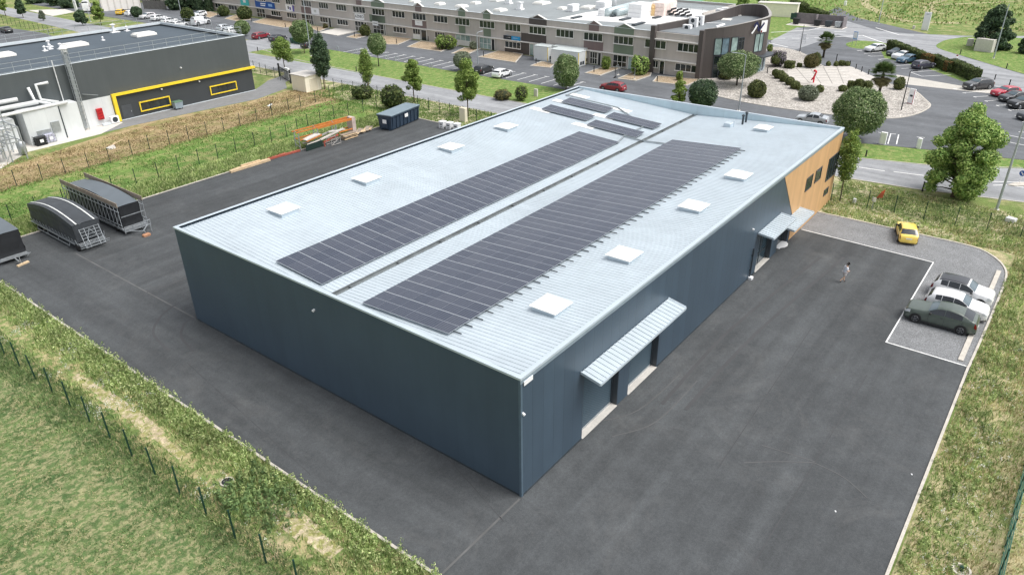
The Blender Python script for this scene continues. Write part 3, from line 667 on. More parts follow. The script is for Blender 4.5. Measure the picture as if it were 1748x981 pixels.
def solar_array(label, x0, y0, nx, ny, lift=.14, tilt=0.0, rails=.0, group=None):
    """nx columns along the shed, ny rows down the slope; y0 is the edge nearer the eaves"""
    side = 1 if y0 > VY else -1
    yc = y0-side*ny*PWY/2; xc = x0+nx*PWX/2; ang = math.atan((EZ-VZ)/VY)*side
    root = thing('solar_array', label, 'solar array', (xc, yc, roof_z(yc)), 0, group)
    cells = []
    for i in range(nx):
        for j in range(ny):
            lx = (i+.5-nx/2)*PWX; ly = -side*(j+.5-ny/2)*PWY
            cells.append((lx, ly))
    cells.sort(key=lambda c: (Vector((xc+c[0], yc+c[1], 8))-CAM_P).length)
    z = lambda ly: ly*math.tan(ang)+lift
    if len(cells) > 100: rest = cells[100:]; cells = cells[:100]
    else: rest = []
    for lx, ly in cells:
        o = bpy.data.objects.new('panel', panel_me); COL.objects.link(o); o.parent = root
        o.location = (lx, ly*math.cos(ang), z(ly)+lx*math.tan(tilt)*-1+RNG.normal(0, .002)); o.rotation_euler = (ang+RNG.normal(0, .0015), tilt, 0)
    if rest:
        bb = MB(); ca, sa = math.cos(ang), math.sin(ang)
        # frames and cells of the farther panels in one piece
        vs = [Vector(v.co) for v in panel_me.vertices]; fs = [tuple(p.vertices) for p in panel_me.polygons]; ms = [p.material_index for p in panel_me.polygons]
        for lx, ly in rest:
            o = len(bb.v); bb.v += [(v.x+lx, ly*ca+v.y*ca-v.z*sa, z(ly)+v.y*sa+v.z*ca) for v in vs]
            bb.f += [tuple(k+o for k in f) for f in fs]; bb.m += ms
        o = bb.build('panel', [m_pframe, m_cells_rest()], root); o['kind'] = 'stuff'
    rb = None
    for i in range(nx):
        for s in (-.48, .48):
            bb = MB(); yA, yB = -ny*PWY/2-.0, ny*PWY/2
            if rails: yA -= (rails if side < 0 else 0)
            if rb is None:
                bb.box(-.018, .018, yA+.03, yB-.03, -.075, -.01); rb = bb.build('mounting_rail', m_dark, root); o = rb
            else: o = rb.copy(); COL.objects.link(o); o.parent = root
            lx = (i+.5-nx/2)*PWX+s; o.location = (lx, 0, lift-lx*math.tan(tilt)); o.rotation_euler = (ang, 0, 0)
    return root
def m_cells_rest():
    """same cells, pattern laid on the whole field (joined panels)"""
    if 'cells_rest' in MATS: return MATS['cells_rest']
    mt, nt, bs = _nt('cells_rest')
    tc = nt.nodes.new('ShaderNodeTexCoord'); sp = nt.nodes.new('ShaderNodeSeparateXYZ'); _link(nt, tc.outputs['Object'], sp.inputs[0])
    def grid(ax, per, wd, off):
        a = nt.nodes.new('ShaderNodeMath'); a.operation = 'ADD'; a.inputs[1].default_value = off+100*per; _link(nt, sp.outputs[ax], a.inputs[0])
        d = nt.nodes.new('ShaderNodeMath'); d.operation = 'DIVIDE'; d.inputs[1].default_value = per; _link(nt, a.outputs[0], d.inputs[0])
        f = nt.nodes.new('ShaderNodeMath'); f.operation = 'FRACT'; _link(nt, d.outputs[0], f.inputs[0])
        l = nt.nodes.new('ShaderNodeMath'); l.operation = 'LESS_THAN'; l.inputs[1].default_value = wd; _link(nt, f.outputs[0], l.inputs[0]); return l.outputs[0]
    gm = nt.nodes.new('ShaderNodeNewGeometry')
    base = ramp(nt, gm.outputs['Random Per Island'], [(0, lin(50, 57, 72)), (.5, lin(57, 63, 77)), (1, lin(64, 69, 81))])
    c = mixc(nt, grid(1, .202, .10, 0), base, lin(118, 124, 138)); c = mixc(nt, grid(0, PWX/20, .10, 0), c, lin(88, 94, 108))
    c = mixc(nt, grid(0, PWX, .019, PWX/2+.018), c, lin(142, 148, 156))
    _link(nt, c, bs.inputs['Base Color']); bs.inputs['Roughness'].default_value = .2; bs.inputs['Specular IOR Level'].default_value = .6
    return mt
solar_array('long four-row field of dark solar panels on the roof slope left of the valley gutter', 1.62, 22.45, 20, 4)
solar_array('widest and longest field of dark solar panels, six rows on the right-hand roof slope', 1.42, 6.2, 22, 6, rails=.6)
gs = 'short tilted solar panel strips at the far end of the roof'
for lab, x, y in (('short strip of solar panels at the roof back, nearest the far left corner', 47.55, 30.0),
                  ('short strip of solar panels between two white rooflight sheets, front left of its four', 43.55, 30.0),
                  ('short strip of solar panels at the back of its four, beside the valley gutter', 46.2, 23.1),
                  ('short strip of solar panels crossed by the cable tray close to the long left field', 42.3, 23.1)):
    solar_array(lab, x, y, 1, 5, lift=.22, tilt=R(-3), group=gs)
# ------------------------------------------------------------------ foliage
def np_mesh(name, V, F, mts, mi=None):
    """V (n,3), F (m,k) equal-size faces"""
    me = bpy.data.meshes.new(name); n, k = F.shape
    me.vertices.add(len(V)); me.vertices.foreach_set('co', V.astype(np.float32).ravel())
    me.loops.add(n*k); me.loops.foreach_set('vertex_index', F.astype(np.int32).ravel())
    me.polygons.add(n); me.polygons.foreach_set('loop_start', np.arange(0, n*k, k, dtype=np.int32))
    for mt in mts: me.materials.append(mt)
    if mi is not None: me.polygons.foreach_set('material_index', mi.astype(np.int32))
    me.update(calc_edges=True); me.validate(); return me
def leaf_faces(P, N, size, aspect=.62):
    """one pointed leaf per point, facing N"""
    n = len(P); N = N/np.maximum(np.linalg.norm(N, axis=1, keepdims=True), 1e-6)
    A = np.cross(N, RNG.normal(size=(n, 3))); A /= np.maximum(np.linalg.norm(A, axis=1, keepdims=True), 1e-6); B = np.cross(N, A)
    s = (size*RNG.uniform(.65, 1.3, (n, 1))) if np.isscalar(size) else size[:, None]
    fold = N*s*.18
    V = np.stack([P-A*s, P-B*s*aspect+fold, P+A*s, P+B*s*aspect+fold], 1).reshape(-1, 3)
    return V, np.arange(4*n).reshape(n, 4)
def blob_points(blobs, n, shell=.55):
    vol = np.array([b[1][0]*b[1][1]*b[1][2] for b in blobs])**.75; pick = RNG.choice(len(blobs), n, p=vol/vol.sum())
    d = RNG.normal(size=(n, 3)); d /= np.linalg.norm(d, axis=1, keepdims=True)
    r = 1-(1-shell)*RNG.random((n, 1))**1.6; r *= RNG.uniform(.93, 1.07, (n, 1))
    C = np.array([b[0] for b in blobs])[pick]; S = np.array([b[1] for b in blobs])[pick]
    return C+d*r*S, d*np.array([1, 1, 1])/S
def crown_mesh(name, blobs, n, size, mts, shell=.5, droop=.0, up=.35):
    P, N = blob_points(blobs, n, shell)
    N = N/np.linalg.norm(N, axis=1, keepdims=True)*.9+RNG.normal(size=N.shape)*.55; N[:, 2] += up
    V, F = leaf_faces(P, N, size)
    return np_mesh(name, V, F, mts)
L_round = leaves('leaf_lollipop', [lin(68, 90, 55), lin(99, 123, 77), lin(130, 152, 99), lin(174, 185, 139)])
L_young = leaves('leaf_young', [lin(88, 114, 56), lin(116, 142, 68), lin(140, 162, 82), lin(164, 180, 104)])
L_dark = leaves('leaf_dark', [lin(50, 69, 54), lin(67, 89, 65), lin(86, 110, 78), lin(108, 127, 93)])
L_big = leaves('leaf_big', [lin(90, 123, 62), lin(128, 161, 84), lin(163, 189, 106), lin(196, 213, 134)])
L_box = leaves('leaf_box', [lin(66, 76, 45), lin(89, 100, 57), lin(110, 119, 70), lin(131, 136, 83)])
L_silver = leaves('leaf_silver', [lin(104, 114, 96), lin(130, 140, 118), lin(152, 160, 138)])
L_brown = leaves('leaf_brownish', [lin(88, 86, 54), lin(110, 106, 66), lin(130, 124, 80)])
L_purple = leaves('leaf_purple', [lin(112, 106, 116), lin(142, 134, 146), lin(156, 152, 152)])
L_hedge = leaves('leaf_hedge', [lin(54, 70, 42), lin(76, 94, 54), lin(100, 114, 66), lin(122, 130, 80)])
L_rust = leaves('leaf_rust', [lin(116, 84, 52), lin(140, 106, 64), lin(120, 112, 66)])
L_palm = leaves('leaf_palm', [lin(62, 82, 48), lin(84, 108, 58), lin(112, 126, 78)])
L_palmdry = leaves('leaf_palm_dry', [lin(112, 108, 72), lin(136, 128, 92), lin(102, 104, 70)])
m_bark = plain('bark', lin(96, 84, 70), .9, var=.25, scale=6)
m_barkd = plain('bark_dark', lin(62, 56, 48), .9, var=.25, scale=6)
m_stake = plain('stake_wood', lin(150, 128, 100), .8, var=.2)

def tree(label, base, top_y, width_px, crown_frac=(.35, 1.0), leaf=L_round, n=5000, size=.2, style='round', lean=(0, 0), trunk_r=.09, stakes=False, name='tree', cat='tree', bark=None, shell=.5, group=None):
    """base: image point of the foot; top_y: image row of the top; width_px: crown width in the image"""
    B = G(*base); H = height_at(B, top_y); sc = mpp(B+Vector((0, 0, H*.6))); Wd = width_px*sc
    root = thing(name, label, cat, tuple(B), 0, group)
    z0, z1 = crown_frac[0]*H, crown_frac[1]*H; rx = Wd/2; rz = (z1-z0)/2; cz = (z0+z1)/2
    lx, ly = lean
    rnd = random.Random(label); blobs = []
    def cx(z): return (lx*z/H, ly*z/H)
    if style == 'round':          # clipped globe: slightly lumpy
        blobs.append(((cx(cz)[0], cx(cz)[1], cz), (rx*.93, rx*.93, rz*.95)))
        for _ in range(14):
            a, e = rnd.uniform(0, 6.28), rnd.uniform(-.9, 1.2); k = rnd.uniform(.26, .4)
            blobs.append(((cx(cz)[0]+rx*.68*math.cos(a)*math.cos(e), cx(cz)[1]+rx*.68*math.sin(a)*math.cos(e), cz+rz*.7*math.sin(e)), (rx*k, rx*k, rz*k)))
    elif style == 'oval':
        for i in range(24):
            t = (i+.5)/24; r = rx*(.3+.72*math.sin(math.pi*(t*.86+.1))); a = i*2.4
            blobs.append(((cx(0)[0]+r*.5*math.cos(a), r*.5*math.sin(a), z0+(z1-z0)*t), (r*.6, r*.6, rz*.24)))
    else:                         # open: limbs carrying separate leaf clumps
        k = 26 if style == 'open' else 60
        for i in range(k):
            t = (i+.5)/k; r = rx*(math.sin(math.pi*min(1, t*.8+.22))**.7); a = i*2.39+rnd.uniform(-.5, .5); q = rnd.uniform(.45, .95)
            s = rx*(rnd.uniform(.22, .46) if style == 'open' else rnd.uniform(.15, .33))
            z = z0+(z1-z0)*t+rnd.uniform(-.05, .05)*H; q = rnd.uniform(.35, 1.08) if style == 'full' else q
            blobs.append(((cx(z)[0]+r*q*math.cos(a)*.8, cx(z)[1]+r*q*math.sin(a)*.8, z), (s, s*rnd.uniform(.8, 1.2), s*rnd.uniform(.6, .95))))
    if style == 'round': shell = .72
    cm = crown_mesh('crown', blobs, int(n*2.3), size*.62, [leaf], shell)
    c = bpy.data.objects.new('crown', cm); COL.objects.link(c); c.parent = root
    b = MB(); zt = cz if style == 'round' else z0+(z1-z0)*.7
    b.tube([(0, 0, -.1), (.02, -.02, .3), (cx(zt*.5)[0], cx(zt*.5)[1], zt*.5), (cx(zt)[0], cx(zt)[1], zt)], [trunk_r*1.35, trunk_r, trunk_r*.8, trunk_r*.4], 8)
    for bc, bs in blobs[1:] if style == 'round' else blobs:
        q = min(max(bc[2]-.35*math.hypot(bc[0], bc[1]), z0*.85), zt); p0 = Vector((*cx(q), q)); p1 = Vector(bc)
        if rnd.random() < .75: b.tube([p0, p0.lerp(p1, .5)+Vector((0, 0, .05*H*.3)), p1], [trunk_r*.45, trunk_r*.28, trunk_r*.1], 5)
    b.build('trunk', bark or m_bark, root, smooth=True)
    if stakes:
        for a in (0.4, 2.5, 4.6):
            b = MB(); b.tube([(.45*math.cos(a), .45*math.sin(a), 0), (.42*math.cos(a), .42*math.sin(a), 1.9)], .045, 6); b.build('stake', m_stake, root)
    return root
def shrub(label, base, w_px, h_px, leaf=L_box, n=1400, size=.1, shape='ball', name='shrub', cat='shrub', deep=1.0, group=None, az=0.0):
    """clipped or loose shrub standing at an image point, sized by its outline"""
    B = G(*base); sc = mpp(B); rx = w_px*sc/2; H = h_px*sc*1.06
    root = thing(name, label, cat, tuple(B), az, group)
    if shape in ('ball', 'loose'):
        cz = H*.5; blobs = [((0, 0, cz), (rx, rx*deep, H*.52))]
        if shape == 'loose':
            rnd = random.Random(label)
            for i in range(9): a = rnd.uniform(0, 6.3); blobs.append(((rx*.6*math.cos(a), rx*.6*deep*math.sin(a), H*rnd.uniform(.3, .8)), (rx*.42, rx*.42, H*.28)))
        P, N = blob_points(blobs, n, .86 if shape == 'ball' else .6)
        keep = P[:, 2] > .02; P, N = P[keep], N[keep]
        b = MB(); pr = [(max(.02, rx*.9*math.sin(math.pi*t)), cz-H*.46*math.cos(math.pi*t)) for t in np.linspace(.08, .97, 9)]; b.lathe(pr, 14)
    elif shape == 'drum':
        t = RNG.random(n)*2*math.pi; z = RNG.random(n)*H; top = RNG.random(n) < .3
        r = np.where(top, rx*np.sqrt(RNG.random(n)), rx); z = np.where(top, H*(1-.12*(r/rx)**2), z*.94)
        P = np.stack([r*np.cos(t), r*np.sin(t), z], 1); N = np.stack([np.cos(t)*~top, np.sin(t)*~top, top*1.0], 1)
        b = MB(); b.lathe([(rx*.9, .02), (rx*.93, H*.5), (rx*.88, H*.88), (rx*.5, H*.93)], 14)
    else:                                            # block
        rx2, ry2 = rx, rx*deep; P = RNG.uniform(-1, 1, (n, 3)); ax = RNG.choice(3, n, p=[.25, .35, .4]); sg = np.where(RNG.random(n) < .5, -1, 1)
        P[np.arange(n), ax] = np.where(ax == 2, 1, sg); N = np.zeros((n, 3)); N[np.arange(n), ax] = np.where(ax == 2, 1, sg)
        P = P*np.array([rx2, ry2, H/2])+np.array([0, 0, H/2])
        b = MB(); b.bbox(-rx2*.93, rx2*.93, -ry2*.93, ry2*.93, .02, H*.95, .05)
    P = P+RNG.normal(size=P.shape)*size*.35
    V, F = leaf_faces(P, N*1.0+RNG.normal(size=N.shape)*.5, size)
    c = bpy.data.objects.new('foliage', np_mesh('foliage', V, F, [leaf])); COL.objects.link(c); c.parent = root
    b.build('inner_mass', m_twig, root, smooth=True)
    return root
m_twig = plain('twig_mass', lin(48, 54, 30), .95, var=.3, scale=4)
def hedge(label, p0, p1, w, h, leaf=L_hedge, dens=90, size=.13, rust=None):
    a, c = G(*p0), G(*p1); d = c-a; L = d.length; az = math.atan2(d.y, d.x)
    root = thing('hedge', label, 'hedge', tuple((a+c)/2), az)
    b = MB(); b.bbox(-L/2, L/2, -w*.45, w*.45, 0, h*.95, .12); b.build('inner_mass', m_twig, root)
    n = int((L*w+2*L*h+2*w*h)*dens); f = RNG.random(n); A = L*w; Bq = L*h; Cq = w*h; T_ = A+2*Bq+2*Cq
    P = np.zeros((n, 3)); N = np.zeros((n, 3)); u, v = RNG.uniform(-.5, .5, n), RNG.random(n)
    t = f*T_
    top = t < A; s1 = (t >= A) & (t < A+2*Bq); s2 = t >= A+2*Bq; sg = np.where(RNG.random(n) < .5, -1, 1)
    P[top] = np.stack([u*L, (v-.5)*w, np.full(n, h)+.06*np.sin(u*L*2.1)], 1)[top]; N[top] = (0, 0, 1)
    P[s1] = np.stack([u*L, sg*w/2*(1-.06*v), v*h], 1)[s1]; N[s1] = np.stack([0*u, sg*1.0, 0*u], 1)[s1]
    P[s2] = np.stack([sg*L/2, u*w, v*h], 1)[s2]; N[s2] = np.stack([sg*1.0, 0*u, 0*u], 1)[s2]
    P += RNG.normal(size=P.shape)*.06
    V, F = leaf_faces(P, N+RNG.normal(size=N.shape)*.5, size)
    mi = None; mts = [leaf]
    if rust: mts.append(L_rust); mi = ((np.abs(P[:, 0]/L-rust[0]) < rust[1]) & (RNG.random(n) < .75)).astype(int)
    c = bpy.data.objects.new('foliage', np_mesh('foliage', V, F, mts, mi)); COL.objects.link(c); c.parent = root
    return root
def palm(label, base, top_y, w_px):
    B = G(*base); H = height_at(B, top_y); sc = mpp(B); root = thing('palm_tree', label, 'palm', tuple(B)); r = w_px*sc/2
    hz = H*.66
    b = MB(); b.tube([(0, 0, -.1), (0, 0, hz*.35), (.03, 0, hz*.7), (0, 0, hz)], [.2, .2, .3, .2], 10); b.build('trunk', m_barkd, root, smooth=True)
    for nm, mt, num, e0, e1, rr, zz in (('crown', L_palm, 44, -.15, 1.35, r, hz), ('dry_fronds', L_palmdry, 46, -1.2, -.15, r*.82, hz*.9)):
        Vs = []; Fs = []
        for i in range(num):
            a = i*2.4+random.uniform(-.2, .2); e = random.uniform(e0, e1); ln = rr*random.uniform(.8, 1.05)
            tip = Vector((math.cos(a)*math.cos(e), math.sin(a)*math.cos(e), math.sin(e))); ctr = Vector((0, 0, zz))+tip*ln*.62
            side = tip.cross(Vector((0, 0, 1))).normalized(); upv = side.cross(tip)
            for k in range(19):       # fan of stiff leaflets
                th = (k/18-.5)*3.6; dr = (tip*math.cos(th)+side*math.sin(th)); q = ctr+dr*ln*.46-Vector((0, 0, ln*.08)); wv = dr.cross(upv).normalized()*.13
                o = len(Vs); Vs += [ctr-wv*.5, ctr+wv*.5, q+wv*.3, q-wv*.3]; Fs.append((o, o+1, o+2, o+3))
            o = len(Vs); st = side*.02; z0 = Vector((0, 0, zz)); Vs += [z0-st, z0+st, ctr+st, ctr-st]; Fs.append((o, o+1, o+2, o+3))
        me = np_mesh(nm, np.array([tuple(v) for v in Vs]), np.array(Fs), [mt]); o = bpy.data.objects.new(nm, me); COL.objects.link(o); o.parent = root
    return root
# ------------------------------------------------------------------ grass and weeds (blades)
def blades(name, XY, h, w, mt, label, lean=.35, z=0.0):
    n = len(XY); a = RNG.random(n)*2*math.pi; hh = h*RNG.uniform(.5, 1.35, n) if np.isscalar(h) else h; ww = w*RNG.uniform(.6, 1.4, n)
    d = RNG.normal(size=(n, 2))*lean*hh[:, None]
    B = np.column_stack([XY, np.full(n, z)]); off = np.column_stack([np.cos(a)*ww/2, np.sin(a)*ww/2, np.zeros(n)])
    top = B+np.column_stack([d, hh]); mid = B+np.column_stack([d*.4, hh*.6])
    V = np.stack([B-off, B+off, mid+off*.8, top, mid-off*.8], 1).reshape(-1, 3); F = np.arange(5*n).reshape(n, 5)
    o = bpy.data.objects.new(name, np_mesh(name, V, F, [mt])); COL.objects.link(o); return struct(o, label, 'stuff')
def value_noise(XY, sc, seed=0):
    r = np.random.default_rng(seed); g = r.random((64, 64)); p = XY/sc; i = np.floor(p).astype(int); f = p-i; f = f*f*(3-2*f)
    def at(a, b): return g[a % 64, b % 64]
    return (at(i[:, 0], i[:, 1])*(1-f[:, 0])+at(i[:, 0]+1, i[:, 1])*f[:, 0])*(1-f[:, 1])+(at(i[:, 0], i[:, 1]+1)*(1-f[:, 0])+at(i[:, 0]+1, i[:, 1]+1)*f[:, 0])*f[:, 1]
def scatter(x0, x1, y0, y1, n, keep=None):
    XY = np.column_stack([RNG.uniform(x0, x1, n), RNG.uniform(y0, y1, n)])
    if keep is not None: XY = XY[RNG.random(len(XY)) < keep(XY)]
    return XY
W_green = leaves('weed_green', [lin(102, 129, 72), lin(140, 163, 97), lin(181, 197, 131), lin(221, 226, 169)], .7)
W_deep = leaves('weed_deep', [lin(95, 123, 81), lin(121, 145, 92), lin(145, 165, 108)], .7)
W_straw = leaves('weed_straw', [lin(188, 174, 132), lin(206, 194, 156), lin(176, 170, 122), lin(168, 172, 116)], .8)
W_lawn = leaves('lawn_blade', [lin(82, 108, 64), lin(104, 130, 78), lin(124, 144, 88), lin(146, 154, 104)], .8)
W_flow = leaves('flower_white', [lin(234, 236, 228), lin(245, 245, 238)], .7)
W_plot = leaves('plot_blade', [lin(98, 132, 68), lin(124, 156, 84), lin(158, 168, 110)], .8)
W_dry = leaves('dry_blade', [lin(170, 152, 116), lin(188, 168, 134), lin(146, 140, 94), lin(152, 128, 102)], .8)
def off_soil(XY):                        # keep the trodden bare patches open
    d = np.full(len(XY), 9.0)
    for pl in SOIL:
        for a, c in zip(pl, pl[1:]):
            a2, v = np.array(a[:2]), np.array((c-a)[:2]); t = np.clip(((XY-a2)@v)/(v@v), 0, 1); d = np.minimum(d, np.linalg.norm(XY-a2-t[:, None]*v, axis=1))
    return np.clip((d-.22)/.6, .03, 1)
def near_kerb(XY): d = -6.9-XY[:, 0]; return np.clip(1.15-d/3.4+.9*(value_noise(XY, 2.4, 3)-.5), .04, 1)*off_soil(XY)
blades('weeds', scatter(-11.6, -6.95, -20, 61, 60000, near_kerb), .32, .05, W_green, 'tall green weeds along the near kerb of the yard')
blades('weeds', scatter(-11.6, -7.0, -20, 61, 13000, lambda p: np.clip(1.5*value_noise(p, 1.7, 5)-.45, 0, 1)*off_soil(p)), .22, .045, W_straw, 'dry straw-coloured grass among the weeds near the kerb')
blades('weeds', scatter(-13.2, -10.2, -5, 61, 20000, lambda p: np.clip(1.25-np.abs(p[:, 0]+11.3)/1.9, 0, 1)), .24, .045, W_deep, 'darker grass grown up into the near green fence')
blades('lawn_grass', scatter(-26, -11.6, -2, 46, 60000, lambda p: np.clip(1.6*value_noise(p, 1.9, 8)-.35, 0, 1)), .085, .05, W_lawn, 'short patchy lawn beyond the near green fence', .6)
blades('lawn_grass', scatter(-26, -11.6, -2, 46, 60000, lambda p: np.clip(2.2*value_noise(p, .9, 71)-.95, 0, 1)), .06, .045, W_straw, 'dry straw blades in the patchy lawn', .7)
def plants(name, XY, h, leafn, mt, label, size=.1):
    """clumps of upright leafy stalks"""
    P = []; N = []
    for (x, y) in XY:
        hh = h*random.uniform(.55, 1.3); k = leafn; t = RNG.random(k); a = RNG.random(k)*6.283; r = .06+.10*hh*(1.1-t)
        P.append(np.column_stack([x+r*np.cos(a), y+r*np.sin(a), hh*t])); N.append(np.column_stack([np.cos(a), np.sin(a), np.full(k, .7)]))
    P = np.concatenate(P); N = np.concatenate(N); V, F = leaf_faces(P, N+RNG.normal(size=N.shape)*.35, size, .4)
    o = bpy.data.objects.new(name, np_mesh(name, V, F, [mt])); COL.objects.link(o); return struct(o, label, 'stuff')
plants('weeds', scatter(-9.4, -6.85, -12, 61, 2000, lambda p: np.clip(near_kerb(p)*1.1-.25, 0, 1)), .58, 34, W_green, 'leafy stalks of wild plants leaning over the near kerb', .075)
plants('weeds', scatter(-10.5, -7.5, 4, 14, 320, lambda p: np.clip(1.4-np.hypot(p[:, 0]+8.6, p[:, 1]-12.3)/3, 0, 1)), .8, 34, W_deep, 'dark bushy weeds round the manhole by the near kerb')
plants('wild_flowers', scatter(-11.3, -7.2, -8, 55, 1700, lambda p: np.clip(3*value_noise(p, 2.1, 21)-1.7, 0, 1)), .4, 9, W_flow, 'small white wild flowers in the near verge', .045)
def right_keep(XY): d = -17.6-XY[:, 1]; return np.clip(.95-d/6.5+.9*(value_noise(XY, 2.2, 13)-.5), .06, 1)
blades('weeds', scatter(2, 62, -26, -17.7, 40000, right_keep), .27, .05, W_green, 'rough green weeds beside the right-hand kerb')
blades('weeds', scatter(2, 62, -28, -17.7, 34000, lambda p: np.clip(1.4*value_noise(p, 1.9, 17)-.25, 0, 1)), .26, .055, W_straw, 'dry pale grass in the right-hand verge')
plants('weeds', scatter(3, 50, -20.5, -17.6, 620, right_keep), .45, 34, W_green, 'leafy stalks along the right-hand kerb', .07)
plants('wild_flowers', scatter(4, 48, -24, -17.9, 1500, lambda p: np.clip(3*value_noise(p, 2.0, 25)-1.7, 0, 1)), .35, 9, W_flow, 'white wild flowers in the right-hand verge', .045)
blades('weeds', scatter(51.3, 62.5, -24, .2, 20000, lambda p: np.clip(1.2*value_noise(p, 2.6, 31)-.05, 0, 1)), .24, .08, W_green, 'rough grass between parking pad and service road')
blades('weeds', scatter(51.3, 62.5, -24, .2, 13000, lambda p: np.clip(1.5*value_noise(p, 2.0, 37)-.35, 0, 1)), .2, .08, W_straw, 'dry grass between parking pad and service road')
blades('weeds', scatter(-12, 54, 61.7, 66.5, 42000, lambda p: np.clip(1.25-(p[:, 1]-61.7)/5.5+.5*(value_noise(p, 2, 41)-.5), 0, 1)), .42, .085, W_green, 'long weeds along the far kerb of the yard')
blades('weeds', scatter(-12, 54, 61.8, 78, 30000, lambda p: np.clip(1.2*value_noise(p, 3, 43)-.1, 0, 1)), .2, .10, W_plot, 'bright grass on the strip between the two far fences')
blades('weeds', scatter(-12, 54, 77, 90.5, 30000, lambda p: np.clip(1.1*value_noise(p, 2.4, 47), 0, 1)*(p[:, 1] < 88+p[:, 0]*.04)), .2, .10, W_dry, 'brown dry grass before the black factory')
blades('weeds', scatter(53.4, 62, 30, 86, 20000, lambda p: np.clip(1.1*value_noise(p, 2.4, 49), 0, 1)), .25, .10, W_plot, 'grass along the roadside fence')
XY = scatter(150, 300, -60, 60, 30000, lambda p: np.clip(1.2*value_noise(p, 9, 51)-.05, 0, 1)); XY = XY[(XY[:, 0] > 189-.9*np.abs(XY[:, 1]-6)*.2)]
blades('field_grass', XY[::2], .5, .4, W_plot, 'rough tufted grass of the wild field at the top right'); blades('field_grass', XY[1::3], .45, .35, W_straw, 'pale dry tufts in the wild field at the top right')
plants('weeds', scatter(-7.6, -6.75, -10, 58, 420, lambda p: np.clip(2*value_noise(p, 3.1, 61)-.6, 0, 1)), .85, 22, W_green, 'tall single stalks leaning over the near kerb', .07)
# ------------------------------------------------------------------ fences
m_fgreen = plain('fence_green', lin(22, 62, 50), .5, var=.1)
m_ffold = plain('fence_fold', lin(36, 92, 76), .5, var=.1); m_fdark = plain('fence_dark', lin(30, 52, 46), .55, var=.1)
mw_green = meshwire('wire_green', lin(24, 70, 54), cover=.2); mw_dark = meshwire('wire_dark', lin(34, 60, 50), cover=.09)
def fence(label, pts, h=1.85, post=m_fgreen, wire=mw_green, r=.035, step=None, group=None, fold=False):
    P = [Vector((p[0], p[1], 0)) for p in pts]
    if step:
        Q = []
        for a, c in zip(P, P[1:]):
            n = max(1, round((c-a).length/step)); Q += [a.lerp(c, i/n) for i in range(n)]
        P = Q+[P[-1]]
    root = thing('fence', label, 'fence', tuple(P[0]), 0, group)
    pm = None; V = []; UV = []; F = []; u = 0.0
    for i, p in enumerate(P):
        if pm is None:
            b = MB(); b.box(-r, r, -r*.8, r*.8, -.1, h+.06); b.box(-r-.006, r+.006, -r*.8-.006, r*.8+.006, h+.06, h+.09); pm = b.build('post', post, root); o = pm
        else: o = pm.copy(); COL.objects.link(o); o.parent = root
        o.location = p-P[0]; o.rotation_euler = (RNG.normal(0, .01), RNG.normal(0, .01), 0)
        if i:
            a, c = P[i-1]-P[0], p-P[0]; L = (c-a).length; k = len(V)
            V += [(a.x, a.y, .04), (c.x, c.y, .04), (c.x, c.y, h), (a.x, a.y, h)]; UV += [(u, 0), (u+L, 0), (u+L, h), (u, h)]; F.append((k, k+1, k+2, k+3)); u += L
    if fold:
        b = MB()
        for p, q in zip(P, P[1:]):
            for z in (.12, .7, 1.3, h-.03): b.beam((p.x-P[0].x, p.y-P[0].y, z), (q.x-P[0].x, q.y-P[0].y, z), .045, .03)
        b.build('panel_fold', m_ffold, root)
    me = bpy.data.meshes.new('wire_mesh'); me.from_pydata(V, [], F); me.materials.append(wire); ul = me.uv_layers.new()
    for i, c in enumerate(UV): ul.data[i].uv = c
    o = bpy.data.objects.new('wire_mesh', me); COL.objects.link(o); o.parent = root
    return root

# ------------------------------------------------------------------ cars
P_TOP = dict(
 hatch=[(0, .36), (.012, .50), (.05, .585), (.14, .635), (.25, .675), (.29, .70), (.42, .925), (.48, .98), (.6, 1), (.76, .975), (.86, .925), (.895, .875), (.962, .68), (.985, .58), (1, .36)],
 suv=[(0, .40), (.010, .56), (.05, .63), (.14, .67), (.24, .70), (.28, .725), (.41, .94), (.48, .985), (.62, 1), (.8, .975), (.875, .94), (.90, .895), (.965, .69), (.985, .6), (1, .36)],
 coupe=[(0, .40), (.010, .55), (.05, .625), (.15, .665), (.27, .70), (.31, .725), (.43, .93), (.5, .985), (.6, 1), (.72, .955), (.82, .88), (.93, .745), (.962, .715), (.985, .6), (1, .38)],
 boxy=[(0, .40), (.008, .55), (.05, .605), (.14, .63), (.26, .66), (.30, .685), (.415, .93), (.46, .98), (.58, 1), (.74, .985), (.79, .965), (.935, .69), (.972, .65), (.985, .52), (1, .36)],
 van=[(0, .30), (.015, .44), (.08, .52), (.16, .57), (.19, .60), (.33, .92), (.39, .975), (.6, 1), (.9, 1), (.962, .985), (.982, .8), (.992, .5), (1, .24)],
 saloon=[(0, .36), (.012, .50), (.05, .59), (.14, .64), (.26, .68), (.30, .71), (.43, .94), (.5, .99), (.6, 1), (.7, .965), (.83, .80), (.88, .765), (.962, .735), (.985, .6), (1, .38)])
G_REAR = dict(hatch=(.90, .952), suv=(.905, .955), coupe=(.79, .915), boxy=(.80, .925), van=(.963, .978), saloon=(.72, .82))
G_WS = dict(hatch=(.305, .42), suv=(.295, .41), coupe=(.325, .43), boxy=(.315, .415), van=(.205, .33), saloon=(.315, .43))
G_SIDE = dict(hatch=[(.335, .542), (.55, .725), (.735, .83)], suv=[(.325, .535), (.543, .72), (.73, .845)], coupe=[(.345, .545), (.553, .785)], boxy=[(.335, .53), (.54, .70), (.712, .785)], van=[(.24, .42)], saloon=[(.355, .535), (.555, .73)])
